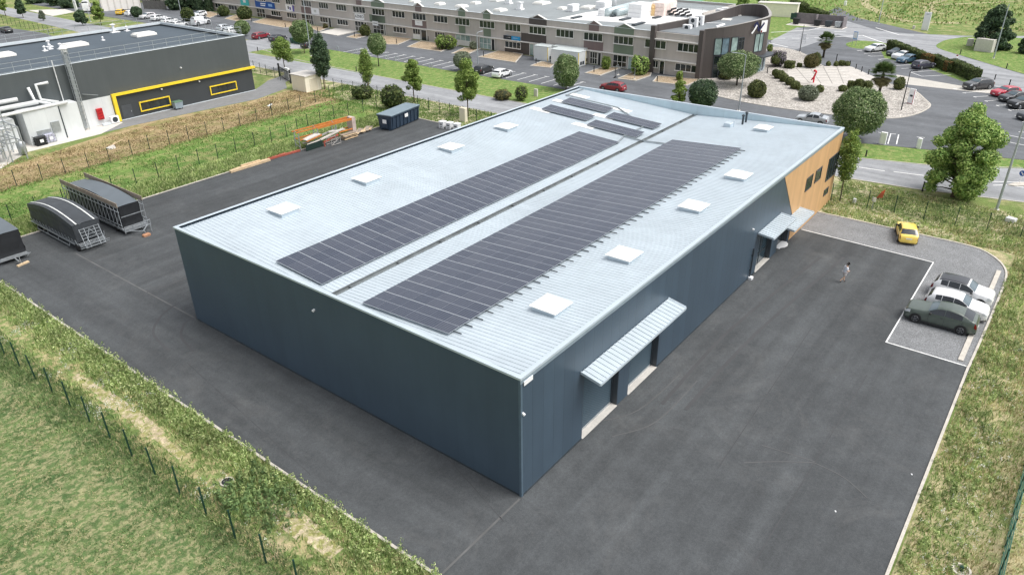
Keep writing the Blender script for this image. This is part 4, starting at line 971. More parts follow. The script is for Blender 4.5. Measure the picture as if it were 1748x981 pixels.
m_paint = paint('car_paint'); m_cglass = glass('car_glass', lin(40, 46, 52), .06); m_wsglass = glass('windscreen_glass', lin(84, 100, 108), .1)  # windscreen glass paler than the side glass: sky reflection put into its colour
m_tyre = plain('tyre', lin(34, 34, 35), .85, var=.1); m_rim = plain('rim', lin(178, 182, 186), .35, .6); m_rimd = plain('rim_dark', lin(112, 114, 118), .35, .6)
m_clad = plain('car_cladding', lin(44, 45, 47), .6); m_red = plain('tail_red', lin(120, 20, 26), .25); m_lamp = plain('lamp_clear', lin(214, 218, 222), .15); m_plate = plain('plate', lin(232, 232, 226), .5)
CAR_ME = {}
def car_parts(kind, L, W, H):
    """meshes shared by every car of this build"""
    key = (kind, L, W, H)
    if key in CAR_ME: return CAR_ME[key]
    U = np.array([p[0] for p in P_TOP[kind]]); Z = np.array([p[1] for p in P_TOP[kind]])
    def top(u): return float(np.interp(u, U, Z))*H
    def hw(u): return float(np.interp(u, [0, .025, .09, .22, .8, .93, .98, 1], [.80, .905, .97, 1, 1, .97, .90, .84]))*W/2
    def ring(u):
        zt = top(u); w_ = hw(u); belt = H*(.615+.07*u); k = min(1, max(0, (zt-belt-.04)/(H-belt)))
        zb = min(belt, zt-.07) if k > 0 else zt-.08
        rw = w_*(.955-.215*k); z0 = .20+.05*(abs(u-.5) > .44); edge = .03+.04*k
        return [(w_*.90, z0), (w_*.985, min(z0+.13, zb-.16)), (w_, min(.52*H/1.5, zb-.06)), (w_*.975, zb), ((w_*.965+rw)/2+.012*k, (zb+zt-edge)/2), (rw, zt-edge), (rw*.88, zt-.012), (rw*.45, zt), (0, zt+.006)]
    def S(u, i):
        r = ring(u); i0 = min(int(i), 7); f = i-i0; return Vector(((.5-u)*L, r[i0][0]+(r[i0+1][0]-r[i0][0])*f, r[i0][1]+(r[i0+1][1]-r[i0][1])*f))
    us = sorted(set(list(np.linspace(0, 1, 31))+list(U)+[a for g in G_SIDE[kind] for a in g]))
    b = MB(); n = 17
    for u in us:
        r = ring(u); x = (.5-u)*L
        b.v += [(x, -y, z) for y, z in r]+[(x, y, z) for y, z in r[-2::-1]]
    k = len(us)
    fs = [(i*n+j, (i+1)*n+j, (i+1)*n+j+1, i*n+j+1) for i in range(k-1) for j in range(n-1)]
    fs += [(i*n, i*n+n-1, (i+1)*n+n-1, (i+1)*n) for i in range(k-1)]+[tuple(range(n)), tuple(range((k-1)*n+n-1, (k-1)*n-1, -1))]
    b.f = fs; b.m = [0]*len(fs)
    body = b.build('body', m_paint, smooth=True)
    out = [('body', body.data)]; bpy.data.objects.remove(body)
    def patch(nm, u0, u1, i0, i1, mt, side=0, off=.008, nu=6, ni=3, both=False):
        b = MB(); grid = []
        sides = (1, -1) if both else (side,)
        if both: cols = [(i, -1) for i in np.linspace(i0, i1, ni+1)]+[(i, 1) for i in np.linspace(i1, i0, ni+1)[1:]]
        else: cols = [(i, side) for i in np.linspace(i0, i1, ni+1)]
        e = 1e-3
        for u in np.linspace(u0, u1, nu+1):
            for i, sg in cols:
                p = S(u, i); du = S(min(1, u+e), i)-S(max(0, u-e), i); di = S(u, min(8, i+.02))-S(u, max(0, i-.02))
                nn = di.cross(du); nn = nn.normalized() if nn.length > 1e-9 else Vector((0, 0, 1))
                if nn.dot(Vector((0, p.y+1e-4, p.z-.5*H))) < 0 and nn.z < .2: nn = -nn
                if nn.z < -.3: nn = -nn
                q = p+nn*off; b.v.append((q.x, q.y*sg, q.z))
        c = len(cols)
        b.f = [(a*c+d, a*c+d+1, (a+1)*c+d+1, (a+1)*c+d) for a in range(nu) for d in range(c-1)]; b.m = [0]*len(b.f)
        o = b.build(nm, mt, smooth=True); out.append((nm, o.data)); bpy.data.objects.remove(o)
    a, c = G_WS[kind]; patch('windscreen', a, c, 5.08, 8, m_wsglass, both=True, ni=4)
    a, c = G_REAR[kind]; patch('rear_window', a, c, 5.3, 8, m_cglass, both=True, ni=4)
    for s in (-1, 1):
        for a, c in G_SIDE[kind]: patch('side_window', a, c, 3.14, 4.9, m_cglass, s)
        for a in [G_SIDE[kind][0][0]-.005]+[g[1]+.008 for g in G_SIDE[kind][:2]]: patch('door_seam', a, a+.0035, .6, 3.1, m_clad, s, off=.004, nu=1, ni=6)
        patch('door_handle', G_SIDE[kind][0][1]-.045, G_SIDE[kind][0][1]-.01, 2.62, 2.72, m_clad, s, off=.02, nu=2, ni=1)
        patch('headlight', .012, .085, 2.45, 3.5, m_lamp, s, off=.01, nu=4)
        patch('tail_light', .955, .99, 2.35, 3.55, m_red, s, off=.012, nu=3)
        b = MB(); mx = (.5-G_SIDE[kind][0][0]-.015)*L; my = hw(.35)*s; b.bbox(mx-.08, mx+.08, my+(-.02 if s > 0 else -.18), my+(.18 if s > 0 else .02), H*.645, H*.645+.14, .04); o = b.build('wing_mirror', m_clad); out.append(('wing_mirror', o.data)); bpy.data.objects.remove(o)
    patch('roof_panel', .44, .885 if kind in ('hatch', 'suv', 'van') else .68, 5.0, 8, m_paint, both=True, off=.016, ni=7, nu=12)
    for nm, x, hgt in (('number_plate', L/2+.006, .42), ('number_plate', -L/2-.006, .62 if kind != 'coupe' else .5)):
        b = MB(); b.box(x-.012, x+.012, -.26, .26, hgt, hgt+.11); o = b.build(nm, m_plate); out.append((nm, o.data)); bpy.data.objects.remove(o)
    b = MB(); b.box(L/2-.10, L/2-.004, -W*.34, W*.34, .33, .54); o = b.build('grille', m_clad); out.append(('grille', o.data)); bpy.data.objects.remove(o)
    b = MB()
    for s in (-1, 1): b.box(-L*.28, L*.30, s*W/2*.985-.02, s*W/2*.985+.02, .2, .33)
    b.box(-L/2+.01, -L/2+.16, -W*.40, W*.40, .21, .40); b.box(L/2-.14, L/2-.005, -W*.38, W*.38, .2, .32); o = b.build('sill_trim', m_clad); out.append(('sill_trim', o.data)); bpy.data.objects.remove(o)
    wr = .335*H/1.5
    wheels = []
    for ux in (.175, .80 if kind != 'van' else .83):
        for s in (-1, 1):
            x = (.5-ux)*L; y = s*(W/2-.10)
            b = MB(); b.lathe([(wr*1.17, 0), (wr*1.17, .02)], 24, (x, s*(W/2+.003)-.01, wr), 'y'); o = b.build('wheel_arch', m_clad); out.append(('wheel_arch', o.data)); bpy.data.objects.remove(o)
            b = MB(); b.lathe([(wr*.66, -.11), (wr*.97, -.10), (wr, -.06), (wr, .08), (wr*.97, .12), (wr*.66, .135)], 24, (0, 0, 0), 'y'); t = b.build('wheel', m_tyre)
            b = MB(); d = s*.135
            b.lathe([(wr*.66, d-.012), (wr*.62, d)] if s > 0 else [(wr*.62, d), (wr*.66, d+.012)], 20, (0, 0, 0), 'y'); 
            rim0 = b.build('rim_back', m_clad)
            b = MB()
            for q in range(5):
                an = q*2*math.pi/5; b.beam((0, d+s*.008, 0), (wr*.60*math.cos(an), d+s*.008, wr*.60*math.sin(an)), .075, .03, up=(0, 1, 0))
            pts = [(wr*.62*math.cos(t_), d+s*.006, wr*.62*math.sin(t_)) for t_ in np.linspace(0, 2*math.pi, 21)]
            b.tube(pts, .018, 5)
            rim = b.build('rim', m_rimd if kind == 'coupe' else m_rim)
            wheels.append(((x, y, wr), t.data, [('rim', rim.data), ('rim_back', rim0.data)]))
            for o in (t, rim, rim0): bpy.data.objects.remove(o)
    CAR_ME[key] = (out, wheels); return CAR_ME[key]
def car(label, kind, x, y, rz, col, roof=None, dims=(4.3, 1.86, 1.5), cat='car', name='parked_car', group=None):
    out, wheels = car_parts(kind, *dims)
    root = thing(name, label, cat, (x, y, .045), rz, group); root.scale = (1, 1, 1)
    for nm, me in out:
        if nm == 'roof_panel' and roof is None: continue
        o = bpy.data.objects.new(nm, me); COL.objects.link(o); o.parent = root
        if nm == 'body': o.color = col
        if nm == 'roof_panel': o.color = roof
        if nm == 'wing_mirror' and 0: pass
    for loc, tm, kids in wheels:
        t = bpy.data.objects.new('wheel', tm); COL.objects.link(t); t.parent = root; t.location = loc
        for nm, me in kids:
            o = bpy.data.objects.new(nm, me); COL.objects.link(o); o.parent = t
    return root
# near cars on the pad
near = 'cars on the gravel parking pad'
car('dark green coupe SUV parked nose-out nearest on the gravel pad', 'coupe', 34.0, -14.62, R(91), lin(80, 91, 84), dims=(4.95, 2.0, 1.66), group=near)
car('all-white hatchback parked between the green SUV and the black-roofed white car', 'hatch', 36.65, -15.2, R(-90), lin(238, 239, 240), dims=(4.45, 1.9, 1.55), group=near)
car('white small SUV with black roof, farthest of three cars side by side on the pad', 'suv', 39.3, -15.15, R(-91), lin(238, 239, 240), roof=lin(52, 54, 60), dims=(4.45, 1.92, 1.68), group=near)
car('old bright yellow hatchback parked alone against the far kerb of the pad', 'boxy', 49.5, -8.8, R(17), lin(250, 218, 104), dims=(3.95, 1.68, 1.42), group=near)
def pcar(label, kind, foot, col, ang, dims=(4.4, 1.88, 1.52), group=None, **k):
    P = G(*foot); return car(label, kind, P.x, P.y, ang, col, dims=dims, group=group, **k)
def img_ang(a, c): p, q = G(*a), G(*c); return math.atan2(q.y-p.y, q.x-p.x)
ha = img_ang((1440+345/5.162, 60+150/5.162), (1440+180/5.162, 60+166/5.162)); hr = img_ang((1440+1290/5.162, 60+496/5.162), (1440+1050/5.162, 60+512/5.162))
gh = 'cars parked along the clipped hedge'; gr = 'cars parked beyond the big roadside tree'; go = 'cars in the bays before the grey offices'; gf = 'far cars glimpsed over the factory roof'
WH, DK = lin(236, 238, 240), lin(52, 56, 62)
pcar('white hatchback at the far end of the row along the hedge, beside the sign verge', 'hatch', (1493, 88), WH, ha, group=gh)
pcar('dark grey hatchback between two white cars along the hedge', 'hatch', (1531, 95), lin(70, 78, 86), ha, group=gh)
pcar('white small van-like car next to the blue car along the hedge', 'suv', (1540, 101), WH, ha, group=gh)
pcar('mid blue hatchback along the hedge', 'hatch', (1549, 107), lin(84, 116, 140), ha, group=gh)
pcar('dark purple-grey hatchback parked nose-in to the hedge, nearest of its row', 'hatch', (1575, 117), lin(72, 72, 86), ha+math.pi, group=gh)
pcar('dark grey SUV alone between the pale path and the empty bays', 'suv', (1668, 152), lin(62, 64, 68), hr, (4.7, 1.95, 1.7), group=gr)
pcar('pinkish red hatchback beside the dark grey SUV', 'hatch', (1715, 164), lin(186, 44, 66), hr, group=gr)
pcar('black low saloon between the red hatchback and the glossy black SUV', 'saloon', (1729, 173), lin(46, 48, 52), hr, group=gr)
pcar('glossy black SUV at the right edge of the photo', 'suv', (1746, 184), lin(40, 42, 45), hr, (4.7, 1.95, 1.68), group=gr)
pcar('dark car cut by the right edge, nearest of the row beyond the big tree', 'hatch', (1762, 204), DK, hr, group=gr)
pcar('white hatchback parked alone before the grey offices', 'hatch', (857, 131), WH, R(3), (4.3, 1.86, 1.5), group=go)
pcar('black car half hidden behind the yellow-green roadside tree', 'hatch', (826, 124), lin(46, 48, 50), R(3), group=go)
pcar('dark red car seen over the far edge of the shed roof', 'hatch', (1046, 155), lin(140, 36, 48), R(92), group=go)
pcar('dark red SUV parked at the end of the bays beside the black pickup-like car', 'suv', (446, 66), lin(134, 30, 44), R(6), group=go)
pcar('black car with pale bonnet parked beside the dark red SUV', 'saloon', (475, 70), lin(44, 46, 50), R(6), group=go)
pcar('black car standing behind the round clipped tree and green bins', 'hatch', (530, 81), lin(40, 42, 46), R(4), group=go)
pcar('silver car passing behind the far parapet of the shed', 'saloon', (1385, 211), lin(176, 182, 188), R(95), group=go)
for lab, kd, ft, cl, an, dm in (('white hatchback left of the dark round tree beyond the factory roof', 'hatch', (227, 27), WH, 10, None), ('white estate right of the dark round tree beyond the factory roof', 'suv', (253, 32), lin(220, 218, 220), 185, None),
    ('white car first in the tight row behind the factory railing', 'hatch', (272, 35), WH, 8, None), ('white car second in the tight row behind the factory railing', 'hatch', (290, 40), WH, 8, None), ('white car with dark glass at the corner of the factory railing', 'hatch', (307, 46), WH, 8, None),
    ('white delivery van beside the clipped bush and lamp post', 'van', (344, 43), WH, 8, (5.2, 2.0, 2.2)), ('white SUV on the lane before the red-brown gravel beds', 'suv', (341, 29), WH, 190, None), ('white car with blue windscreen near the small round tree', 'hatch', (385, 52), lin(206, 212, 218), 6, None),
    ('white car right beside the small round tree by the factory corner', 'hatch', (398, 58), WH, 6, None), ('yellow car in the hedge gap before the long white wall', 'hatch', (208, 25), lin(232, 188, 60), 40, None), ('black car in the staff car park at the far left', 'saloon', (12, 56), lin(40, 44, 46), 88, None)):
    pcar(lab, kd, ft, cl, R(an), dm or (4.4, 1.88, 1.52), group=gf)
for lab, ft in (('silver car seen beyond the white-covered office roof', (1205, 26)), ('grey-blue car seen beyond the white-covered office roof', (1182, 21))):
    pcar(lab, 'hatch', ft, lin(170, 176, 190) if 'silver' in lab else lin(120, 128, 148), R(100), group='cars behind the offices')

# ------------------------------------------------------------------ person crossing the yard
def skin_obj(name, V, E, rad, mt, parent, sub=2, rootv=0):
    me = bpy.data.meshes.new(name); me.from_pydata(V, E, []); me.materials.append(mt)
    o = bpy.data.objects.new(name, me); COL.objects.link(o); o.parent = parent
    sk = o.modifiers.new('skin', 'SKIN'); sk.use_smooth_shade = True
    for i, r in enumerate(rad):
        d = me.skin_vertices[0].data[i]; d.radius = (r, r) if not hasattr(r, '__len__') else r; d.use_root = (i == rootv)
    if sub: s = o.modifiers.new('sub', 'SUBSURF'); s.levels = sub; s.render_levels = sub
    return o
P = G(1439, 482); pr_ = thing('person', 'person in white T-shirt and beige shorts walking head-down across the yard', 'person', (P.x, P.y, .03), R(-48))
m_skin = plain('skin', lin(214, 178, 152), .6, var=.05); m_hair = plain('hair', lin(26, 22, 20), .7); m_shirt = plain('shirt', lin(226, 230, 238), .8, var=.05); m_short = plain('shorts', lin(212, 206, 204), .85, var=.06); m_shoe = plain('shoes', lin(60, 60, 64), .7)
V = [(0, 0, .98), (.02, 0, 1.16), (.03, 0, 1.36), (.06, 0, 1.50), (.10, 0, 1.60), (.14, 0, 1.70),            # spine, neck, head 5
     (0, .10, .93), (.06, .105, .52), (.10, .10, .10), (.24, .11, .045),                                      # left leg (forward, planted)
     (0, -.10, .93), (-.06, -.105, .54), (-.34, -.10, .22), (-.30, -.10, .08),                                # right leg, heel lifting
     (.02, .19, 1.42), (0, .25, 1.16), (.22, .13, 1.10), (.28, .09, 1.12),                                    # left arm, hand at belly
     (.02, -.19, 1.42), (0, -.25, 1.16), (.22, -.13, 1.08), (.28, -.09, 1.10)]
E = [(0, 1), (1, 2), (2, 3), (3, 4), (4, 5), (0, 6), (6, 7), (7, 8), (8, 9), (0, 10), (10, 11), (11, 12), (12, 13), (2, 14), (14, 15), (15, 16), (16, 17), (2, 18), (18, 19), (19, 20), (20, 21)]
rad = [.13, .12, .14, .06, .085, .10, .085, .058, .04, .035, .085, .058, .04, .035, .055, .042, .032, .034, .055, .042, .032, .034]
for k, sgn in ((17, 1), (21, -1)):
    bx, by, bz = V[k]
    for f, (dx, dy, ln) in enumerate(((.6, -.6, .05), (.9, -.35, .08), (1, -.1, .09), (1, .15, .085), (.9, .4, .065))):
        m_ = len(V); V.append((bx+dx*ln*.6, by+sgn*dy*ln*.6, bz-.01)); V.append((bx+dx*ln, by+sgn*dy*ln, bz-.04)); E += [(k, m_), (m_, m_+1)]; rad += [.010, .008]
skin_obj('body', V, E, rad, m_skin, pr_)
sh = 1.16; skin_obj('t_shirt', [V[i] for i in (1, 0, 2, 14, 18)]+[(.0, .24, 1.22), (.0, -.24, 1.22), (.05, 0, 1.46)], [(1, 0), (0, 2), (2, 3), (2, 4), (3, 5), (4, 6), (2, 7)], [.175, .18, .20, .10, .10, .082, .082, .08], m_shirt, pr_)
skin_obj('shorts', [(0, 0, 1.0), (0, .10, .92), (.04, .105, .62), (0, -.10, .92), (-.045, -.105, .63)], [(0, 1), (1, 2), (0, 3), (3, 4)], [.18, .135, .115, .135, .115], m_short, pr_)
skin_obj('hair', [(.11, 0, 1.74), (.06, 0, 1.68), (.15, 0, 1.76)], [(0, 1), (0, 2)], [.105, .09, .075], m_hair, pr_)
for q, w_ in (((.10, .10, .09), (.27, .11, .05)), ((-.34, -.10, .20), (-.29, -.10, .06))): skin_obj('shoe', [q, w_], [(0, 1)], [.055, .05], m_shoe, pr_, 1)

# ------------------------------------------------------------------ trailers with folded grandstands
m_tarp = plain('tarp', lin(64, 68, 72), .5, var=.18, scale=1.2); m_tarpk = plain('tarp_black', lin(38, 40, 43), .5, var=.2, scale=1.3); m_tarpt = plain('tarp_top', lin(98, 106, 112), .42, var=.08, scale=.8)
m_strap = plain('strap', lin(208, 210, 208), .6); m_wood = plain('raw_wood', lin(206, 182, 148), .8, var=.2, scale=3); m_board = plain('board_grey', lin(150, 138, 124), .8, var=.2, scale=2)
def wheel(b, x, y, r=.36, w_=.24): b.lathe([(r*.6, -w_/2), (r, -w_/2+.03), (r, w_/2-.03), (r*.6, w_/2)], 18, (x, y, r), 'x')
def tarp_body(root, x0, x1, y0, y1, zb, zs, rise, mt, mtt, name='tarpaulin'):
    n = 18; b = MB(); t = MB(); rnd = random.Random(3)
    ys = np.linspace(y0, y1, n+1); zt = [zs+rise*math.sin(math.pi*(i/n*.9+.06)) for i in range(n+1)]
    for xs, sg in ((x0, -1), (x1, 1)):
        V = []
        for i, y in enumerate(ys):
            for k in range(6): V.append((xs+sg*(.05*math.sin(k*1.7)+rnd.uniform(-.02, .035))*(k not in (5,)), y, zb+(zt[i]-zb)*k/5))
        F = [(i*6+k, (i+1)*6+k, (i+1)*6+k+1, i*6+k+1) if sg > 0 else (i*6+k, i*6+k+1, (i+1)*6+k+1, (i+1)*6+k) for i in range(n) for k in range(5)]
        b.add(V, F)
    for y, i in ((y0, 0), (y1, n)):
        V = [(x0+(x1-x0)*a/6, y+rnd.uniform(-.03, .03), zb+(zt[i]-zb)*k/4) for k in range(5) for a in range(7)]
        b.add(V, [(k*7+a, k*7+a+1, (k+1)*7+a+1, (k+1)*7+a) for k in range(4) for a in range(6)])
    o = b.build(name, mt, root, world=True)
    V = []
    for i, y in enumerate(ys):
        for a in range(7): V.append((x0-.02+(x1-x0+.04)*a/6, y, zt[i]+.03*math.sin(math.pi*a/6)+.012+rnd.uniform(-.01, .01)))
    t.add(V, [(i*7+a, i*7+a+1, (i+1)*7+a+1, (i+1)*7+a) for i in range(n) for a in range(6)]); t.build('tarpaulin_top', mtt, o, world=True, smooth=True)
    for fx in (.16, .84):
        b = MB(); pts = [(x0+(x1-x0)*fx, ys[i], zt[i]+.055) for i in range(n+1)]
        for p, q in zip(pts, pts[1:]): b.beam(p, q, .13, .02)
        if mtt is m_tarp: b.build('strap', m_strap, o, world=True)
    return ys, zt
r1 = thing('stage_trailer', 'flat trailer with grey arched tarpaulin and lattice steps at its near end', 'trailer', (1.6, 58, .03))
tarp_body(r1, .40, 2.85, 53.1, 63.0, .95, 2.5, .75, m_tarp, m_tarp)
b = MB(); b.box(.42, 2.83, 52.7, 63.0, .62, .78)
for y in np.linspace(53.1, 62.8, 15):
    for x in (.38, 2.87): b.beam((x, y, .66), (x+(.12 if x > 1 else -.12), y, 1.25), .05, .05)
b.beam((.25, 53.4, .75), (.25, 63, .75), .06, .1); b.beam((3.0, 53.4, .75), (3.0, 63, .75), .06, .1)
b.beam((.2, 54.6, .32), (.2, 61.6, .32), .07, .07); 
for y in (54.6, 57, 59.3, 61.6): b.beam((.2, y, .32), (.3, y, .7), .05, .05)
b.build('chassis', m_galv, r1, world=True)
b = MB()
for z in np.linspace(.5, 2.2, 7): b.beam((.75, 52.75-.3*(2.2-z), z), (2.55, 52.75-.3*(2.2-z), z), .05, .05)
for x in (.75, 1.2, 2.1, 2.55): b.beam((x, 52.2, .45), (x, 52.8, 2.25), .05, .05)
b.beam((.8, 52.25, .5), (1.65, 52.75, 2.1), .045, .045); b.beam((2.5, 52.25, .5), (1.65, 52.75, 2.1), .045, .045); b.beam((.3, 52.4, .5), (3, 52.4, .5), .07, .07); b.beam((.3, 52.3, .72), (3, 52.3, .72), .05, .05)
b.build('end_lattice', m_galv, r1, world=True)
for x in (.42, 2.83):
    for y in (53.3, 61.6): b = MB(); wheel(b, x, y); b.build('wheel', m_tyre, r1, world=True)
r2 = thing('stage_trailer', 'tall trailer with upright steel lattice sides and black sheeted load', 'trailer', (6.15, 59.5, .03))
tarp_body(r2, 5.15, 7.15, 53.7, 65.0, .5, 2.75, .6, m_tarpk, m_tarpt)
for x, nm in ((4.88, 'side_lattice'), (7.42, 'side_lattice')):
    b = MB()
    for z in (.62, 1.0, 2.45, 2.9): b.beam((x, 53.3, z), (x, 65.4, z), .06, .07)
    ys = np.linspace(53.4, 65.3, 16)
    for i, y in enumerate(ys):
        b.beam((x, y, .6), (x, y, 3.35), .05, .06)
        if i < 15: b.beam((x, y, 2.4), (x, ys[i+1], 1.05), .04, .04)
    b.build(nm, m_galv, r2, world=True)
    b = MB(); b.box(x-.03, x+.03, 53.25, 65.45, 2.95, 3.42); b.build('side_board', m_board, r2, world=True)
b = MB(); b.box(4.9, 7.4, 53.2, 65.3, .42, .56); b.beam((4.8, 52.9, .5), (7.5, 52.9, .5), .08, .12); b.beam((4.8, 52.9, .95), (7.5, 52.9, .95), .07, .08)
for x in (4.85, 5.7, 6.6, 7.45): b.beam((x, 52.9, .3), (x, 52.9, 1.0), .06, .06)
b.beam((5.0, 53.3, 1.9), (7.3, 53.3, 1.9), .06, .07); b.beam((5.2, 52.9, .5), (6.15, 51.9, .42), .09, .09); b.beam((7.1, 52.9, .5), (6.15, 51.9, .42), .09, .09); b.tube([(6.15, 51.9, .45), (6.15, 51.5, .42)], .05, 8); b.tube([(7.0, 52, 0), (7.0, 52, .9)], .045, 8)
b.build('chassis', m_galv, r2, world=True)
for x in (5.0, 7.3):
    for y in (55, 63.5): b = MB(); wheel(b, x, y, .33); b.build('wheel', m_tyre, r2, world=True)
b = MB(); b.bbox(5.75, 6.5, 51.2, 51.65, .03, .26, .06); tag(b.build('block', plain('tan_block', lin(176, 130, 100), .8)), 'reddish-brown chock block under the drawbar of the tall trailer', 'chock')
r3 = thing('stage_trailer', 'black sheeted trailer cut by the left edge of the photo', 'trailer', (-4.4, 59.5, .03))
tarp_body(r3, -5.5, -3.05, 56.1, 64.5, .6, 2.75, .25, m_tarpk, m_tarpt)
b = MB(); b.box(-5.5, -3.05, 55.8, 64.4, .42, .56); b.beam((-5.5, 55.6, .5), (-2.95, 55.6, .5), .08, .1); b.beam((-4.3, 55.6, .5), (-4.3, 54.6, .4), .1, .1); b.tube([(-4.1, 54.9, 0), (-4.1, 54.9, .8)], .045, 8); b.beam((-3.2, 55.6, .3), (-2.9, 55.4, .6), .05, .05)
b.build('chassis', m_galv, r3, world=True)
for x in (-5.4, -3.15): b = MB(); wheel(b, x, 57.5, .36); b.build('wheel', m_tyre, r3, world=True)
b = MB(); b.obox((*G(40, 452)[:2], .03), 1.1, .22, .16, R(15)); tag(b.build('timber_block', m_wood), 'short pale timber block lying before the left black trailer', 'timber')

# ------------------------------------------------------------------ skip container, crates, cabinet, scrap along the far kerb
m_skip = plain('skip_paint', lin(50, 66, 84), .5, var=.15, scale=1.2); m_skipl = plain('skip_lid', lin(124, 140, 150), .45, var=.08)
r = thing('waste_skip', 'long dark blue waste skip with grey flat lid and white labels', 'waste container', (49.3, 59.6, .03), math.atan2(1.1, 6.6))
b = MB(); L, Wd, H = 6.9, 2.35, 2.1
b.add([(-L/2+.1, -Wd/2+.12, .15), (L/2-.1, -Wd/2+.12, .15), (L/2-.1, Wd/2-.12, .15), (-L/2+.1, Wd/2-.12, .15), (-L/2, -Wd/2, H), (L/2, -Wd/2, H), (L/2, Wd/2, H), (-L/2, Wd/2, H)], [(3, 2, 1, 0), (4, 5, 6, 7), (0, 1, 5, 4), (1, 2, 6, 5), (2, 3, 7, 6), (3, 0, 4, 7)])
for i in range(8):
    x = -L/2+.35+i*(L-.7)/7
    for s in (-1, 1): b.beam((x, s*(Wd/2-.06), .15), (x, s*(Wd/2+.05), H), .12, .09, up=(1, 0, 0))
for s in (-1, 1): b.box(-L/2-.05, L/2+.05, s*Wd/2-.08+.04*s, s*Wd/2+.08+.04*s, H-.16, H+.02)
for s in (-.7, .7): b.box(-L/2, L/2, s-.07, s+.07, 0, .17)
b.box(-L/2-.09, -L/2+.02, -.5, .5, .4, 1.6)
b.build('body', m_skip, r)
b = MB(); b.bbox(-L/2-.12, L/2+.12, -Wd/2-.12, Wd/2+.12, H+.022, H+.16, .04); b.build('lid', m_skipl, r)
b = MB(); b.box(-L/2-.115, -L/2-.095, -.38, .3, 1.0, 1.55); b.build('label_plate', m_wht, r)
b = MB(); b.box(-.35, .45, -Wd/2-.13, -Wd/2-.11, 1.25, 1.75); b.build('label_plate', m_wht, r)
for i, (lab, px, py) in enumerate((('white plastic pallet box, leftmost of three beside the far corner of the yard', 1062, 474), ('white plastic pallet box in the middle of three beside the far corner of the yard', 1158, 490), ('white plastic pallet box half hidden by the shed eaves, rightmost of three', 1258, 506))):
    q = G(620+px/7.945, 160+py/7.945); r = thing('pallet_box', lab, 'crate', (q.x+.4, q.y+.1, .03), R(4), 'white pallet boxes by the cabinet')
    b = MB(); b.bbox(-.42, .42, -.4, .4, .26, .95, .06); b.box(-.46, .46, -.44, .44, .85, .97)
    for a in (-.33, .33):
        for c in (-.31, .31): b.box(a-.09, a+.09, c-.09, c+.09, 0, .26)
    b.box(-.4, .4, -.1, .1, 0, .1); b.build('box', m_wht, r)
    b = MB(); b.box(-.445, -.421, -.22, .22, .52, .66); b.build('handle_slot', m_dark, r)
q = G(790, 208); m_cream = plain('cream_paint', lin(226, 218, 198), .6, var=.05)
r = thing('utility_cabinet', 'tall cream utility cabinet beside the roadside fence and white crates', 'cabinet', (q.x+.2, q.y, 0), 0); b = MB(); b.bbox(-.3, .3, -.55, .55, .0, 2.05, .03); b.build('body', m_cream, r)
b = MB(); b.box(-.312, -.301, -.48, -.01, .15, 1.95); b.box(-.312, -.301, .01, .48, .15, 1.95); b.build('door', m_cream, r)
# steel rack and salvage
m_or = plain('orange_steel', lin(206, 128, 62), .5, .1, var=.18, scale=1.5); m_rust = plain('red_primer', lin(168, 88, 72), .6, var=.2, scale=2); m_gst = plain('grey_steel', lin(170, 168, 164), .5, .2, var=.2, scale=2)
r = thing('pallet_rack', 'orange-beamed storage rack standing on the far edge of the yard', 'rack', (37.2, 61.6, .03), R(-3))
for x in (-4.4, -1.4, 1.6, 4.5):
    b = MB()
    for y in (-.5, .5): b.box(x-.05, x+.05, y-.05, y+.05, 0, 2.45)
    for z in (.4, 1.0, 1.6, 2.2): b.beam((x, -.45, z), (x, .45, z+.35), .04, .04)
    b.build('upright', m_galv if x < 4 else m_gst, r)
for z, x0, x1 in ((2.35, -4.7, 4.6), (2.2, -1.4, 4.5), (.9, 2.0, 4.5), (1.3, -4.3, -1.6)):
    for y in (-.5, .5): b = MB(); b.box(x0, x1, y-.06, y+.06, z, z+.16); b.build('beam', m_or, r)
b = MB(); b.box(4.3, 4.9, -.62, .62, .02, 2.5); b.build('wrapped_bundle', plain('film_wrap', lin(196, 180, 172), .4, var=.2, scale=2), r)
rnd = random.Random(5)
def pile(label, name, cat, c, items, rz=0.0, group=None):
    r = thing(name, label, cat, c, rz, group)
    for nm, mt, p, q, w_, h in items: b = MB(); b.beam(p, q, w_, h); b.build(nm, mt, r)
    return r
pile('pale insulation boards and planks stacked in the left bay of the orange rack', 'board_stack', 'boards', (34.6, 61.2, .03), [('board', m_slab, (-1.3, -.2, 1.35), (1.3, .1, 1.55), .9, .12), ('board', m_or, (-1.2, -.5, 1.2), (1.5, -.3, 1.4), .2, .2), ('board', m_gst, (-1.4, .1, .9), (1.1, -.5, .7), .3, .1), ('board', m_slab, (-1.2, -.6, .75), (1.3, -.5, .9), .2, .1)])
pile('white painted steel beams leaning in the middle of the orange rack', 'beam_stack', 'beams', (37.8, 61.0, .03), [('beam', m_slab, (-2.2, -.4, .9), (2.2, .1, 1.3), .22, .2), ('beam', m_gst, (-2.0, .2, 1.2), (1.2, .3, 1.45), .2, .2), ('beam', m_rust, (-1.9, -.6, .5), (1.0, -.2, .8), .2, .2), ('beam', m_slab, (-.5, -.1, 1.5), (2.6, .3, 1.1), .3, .14)])
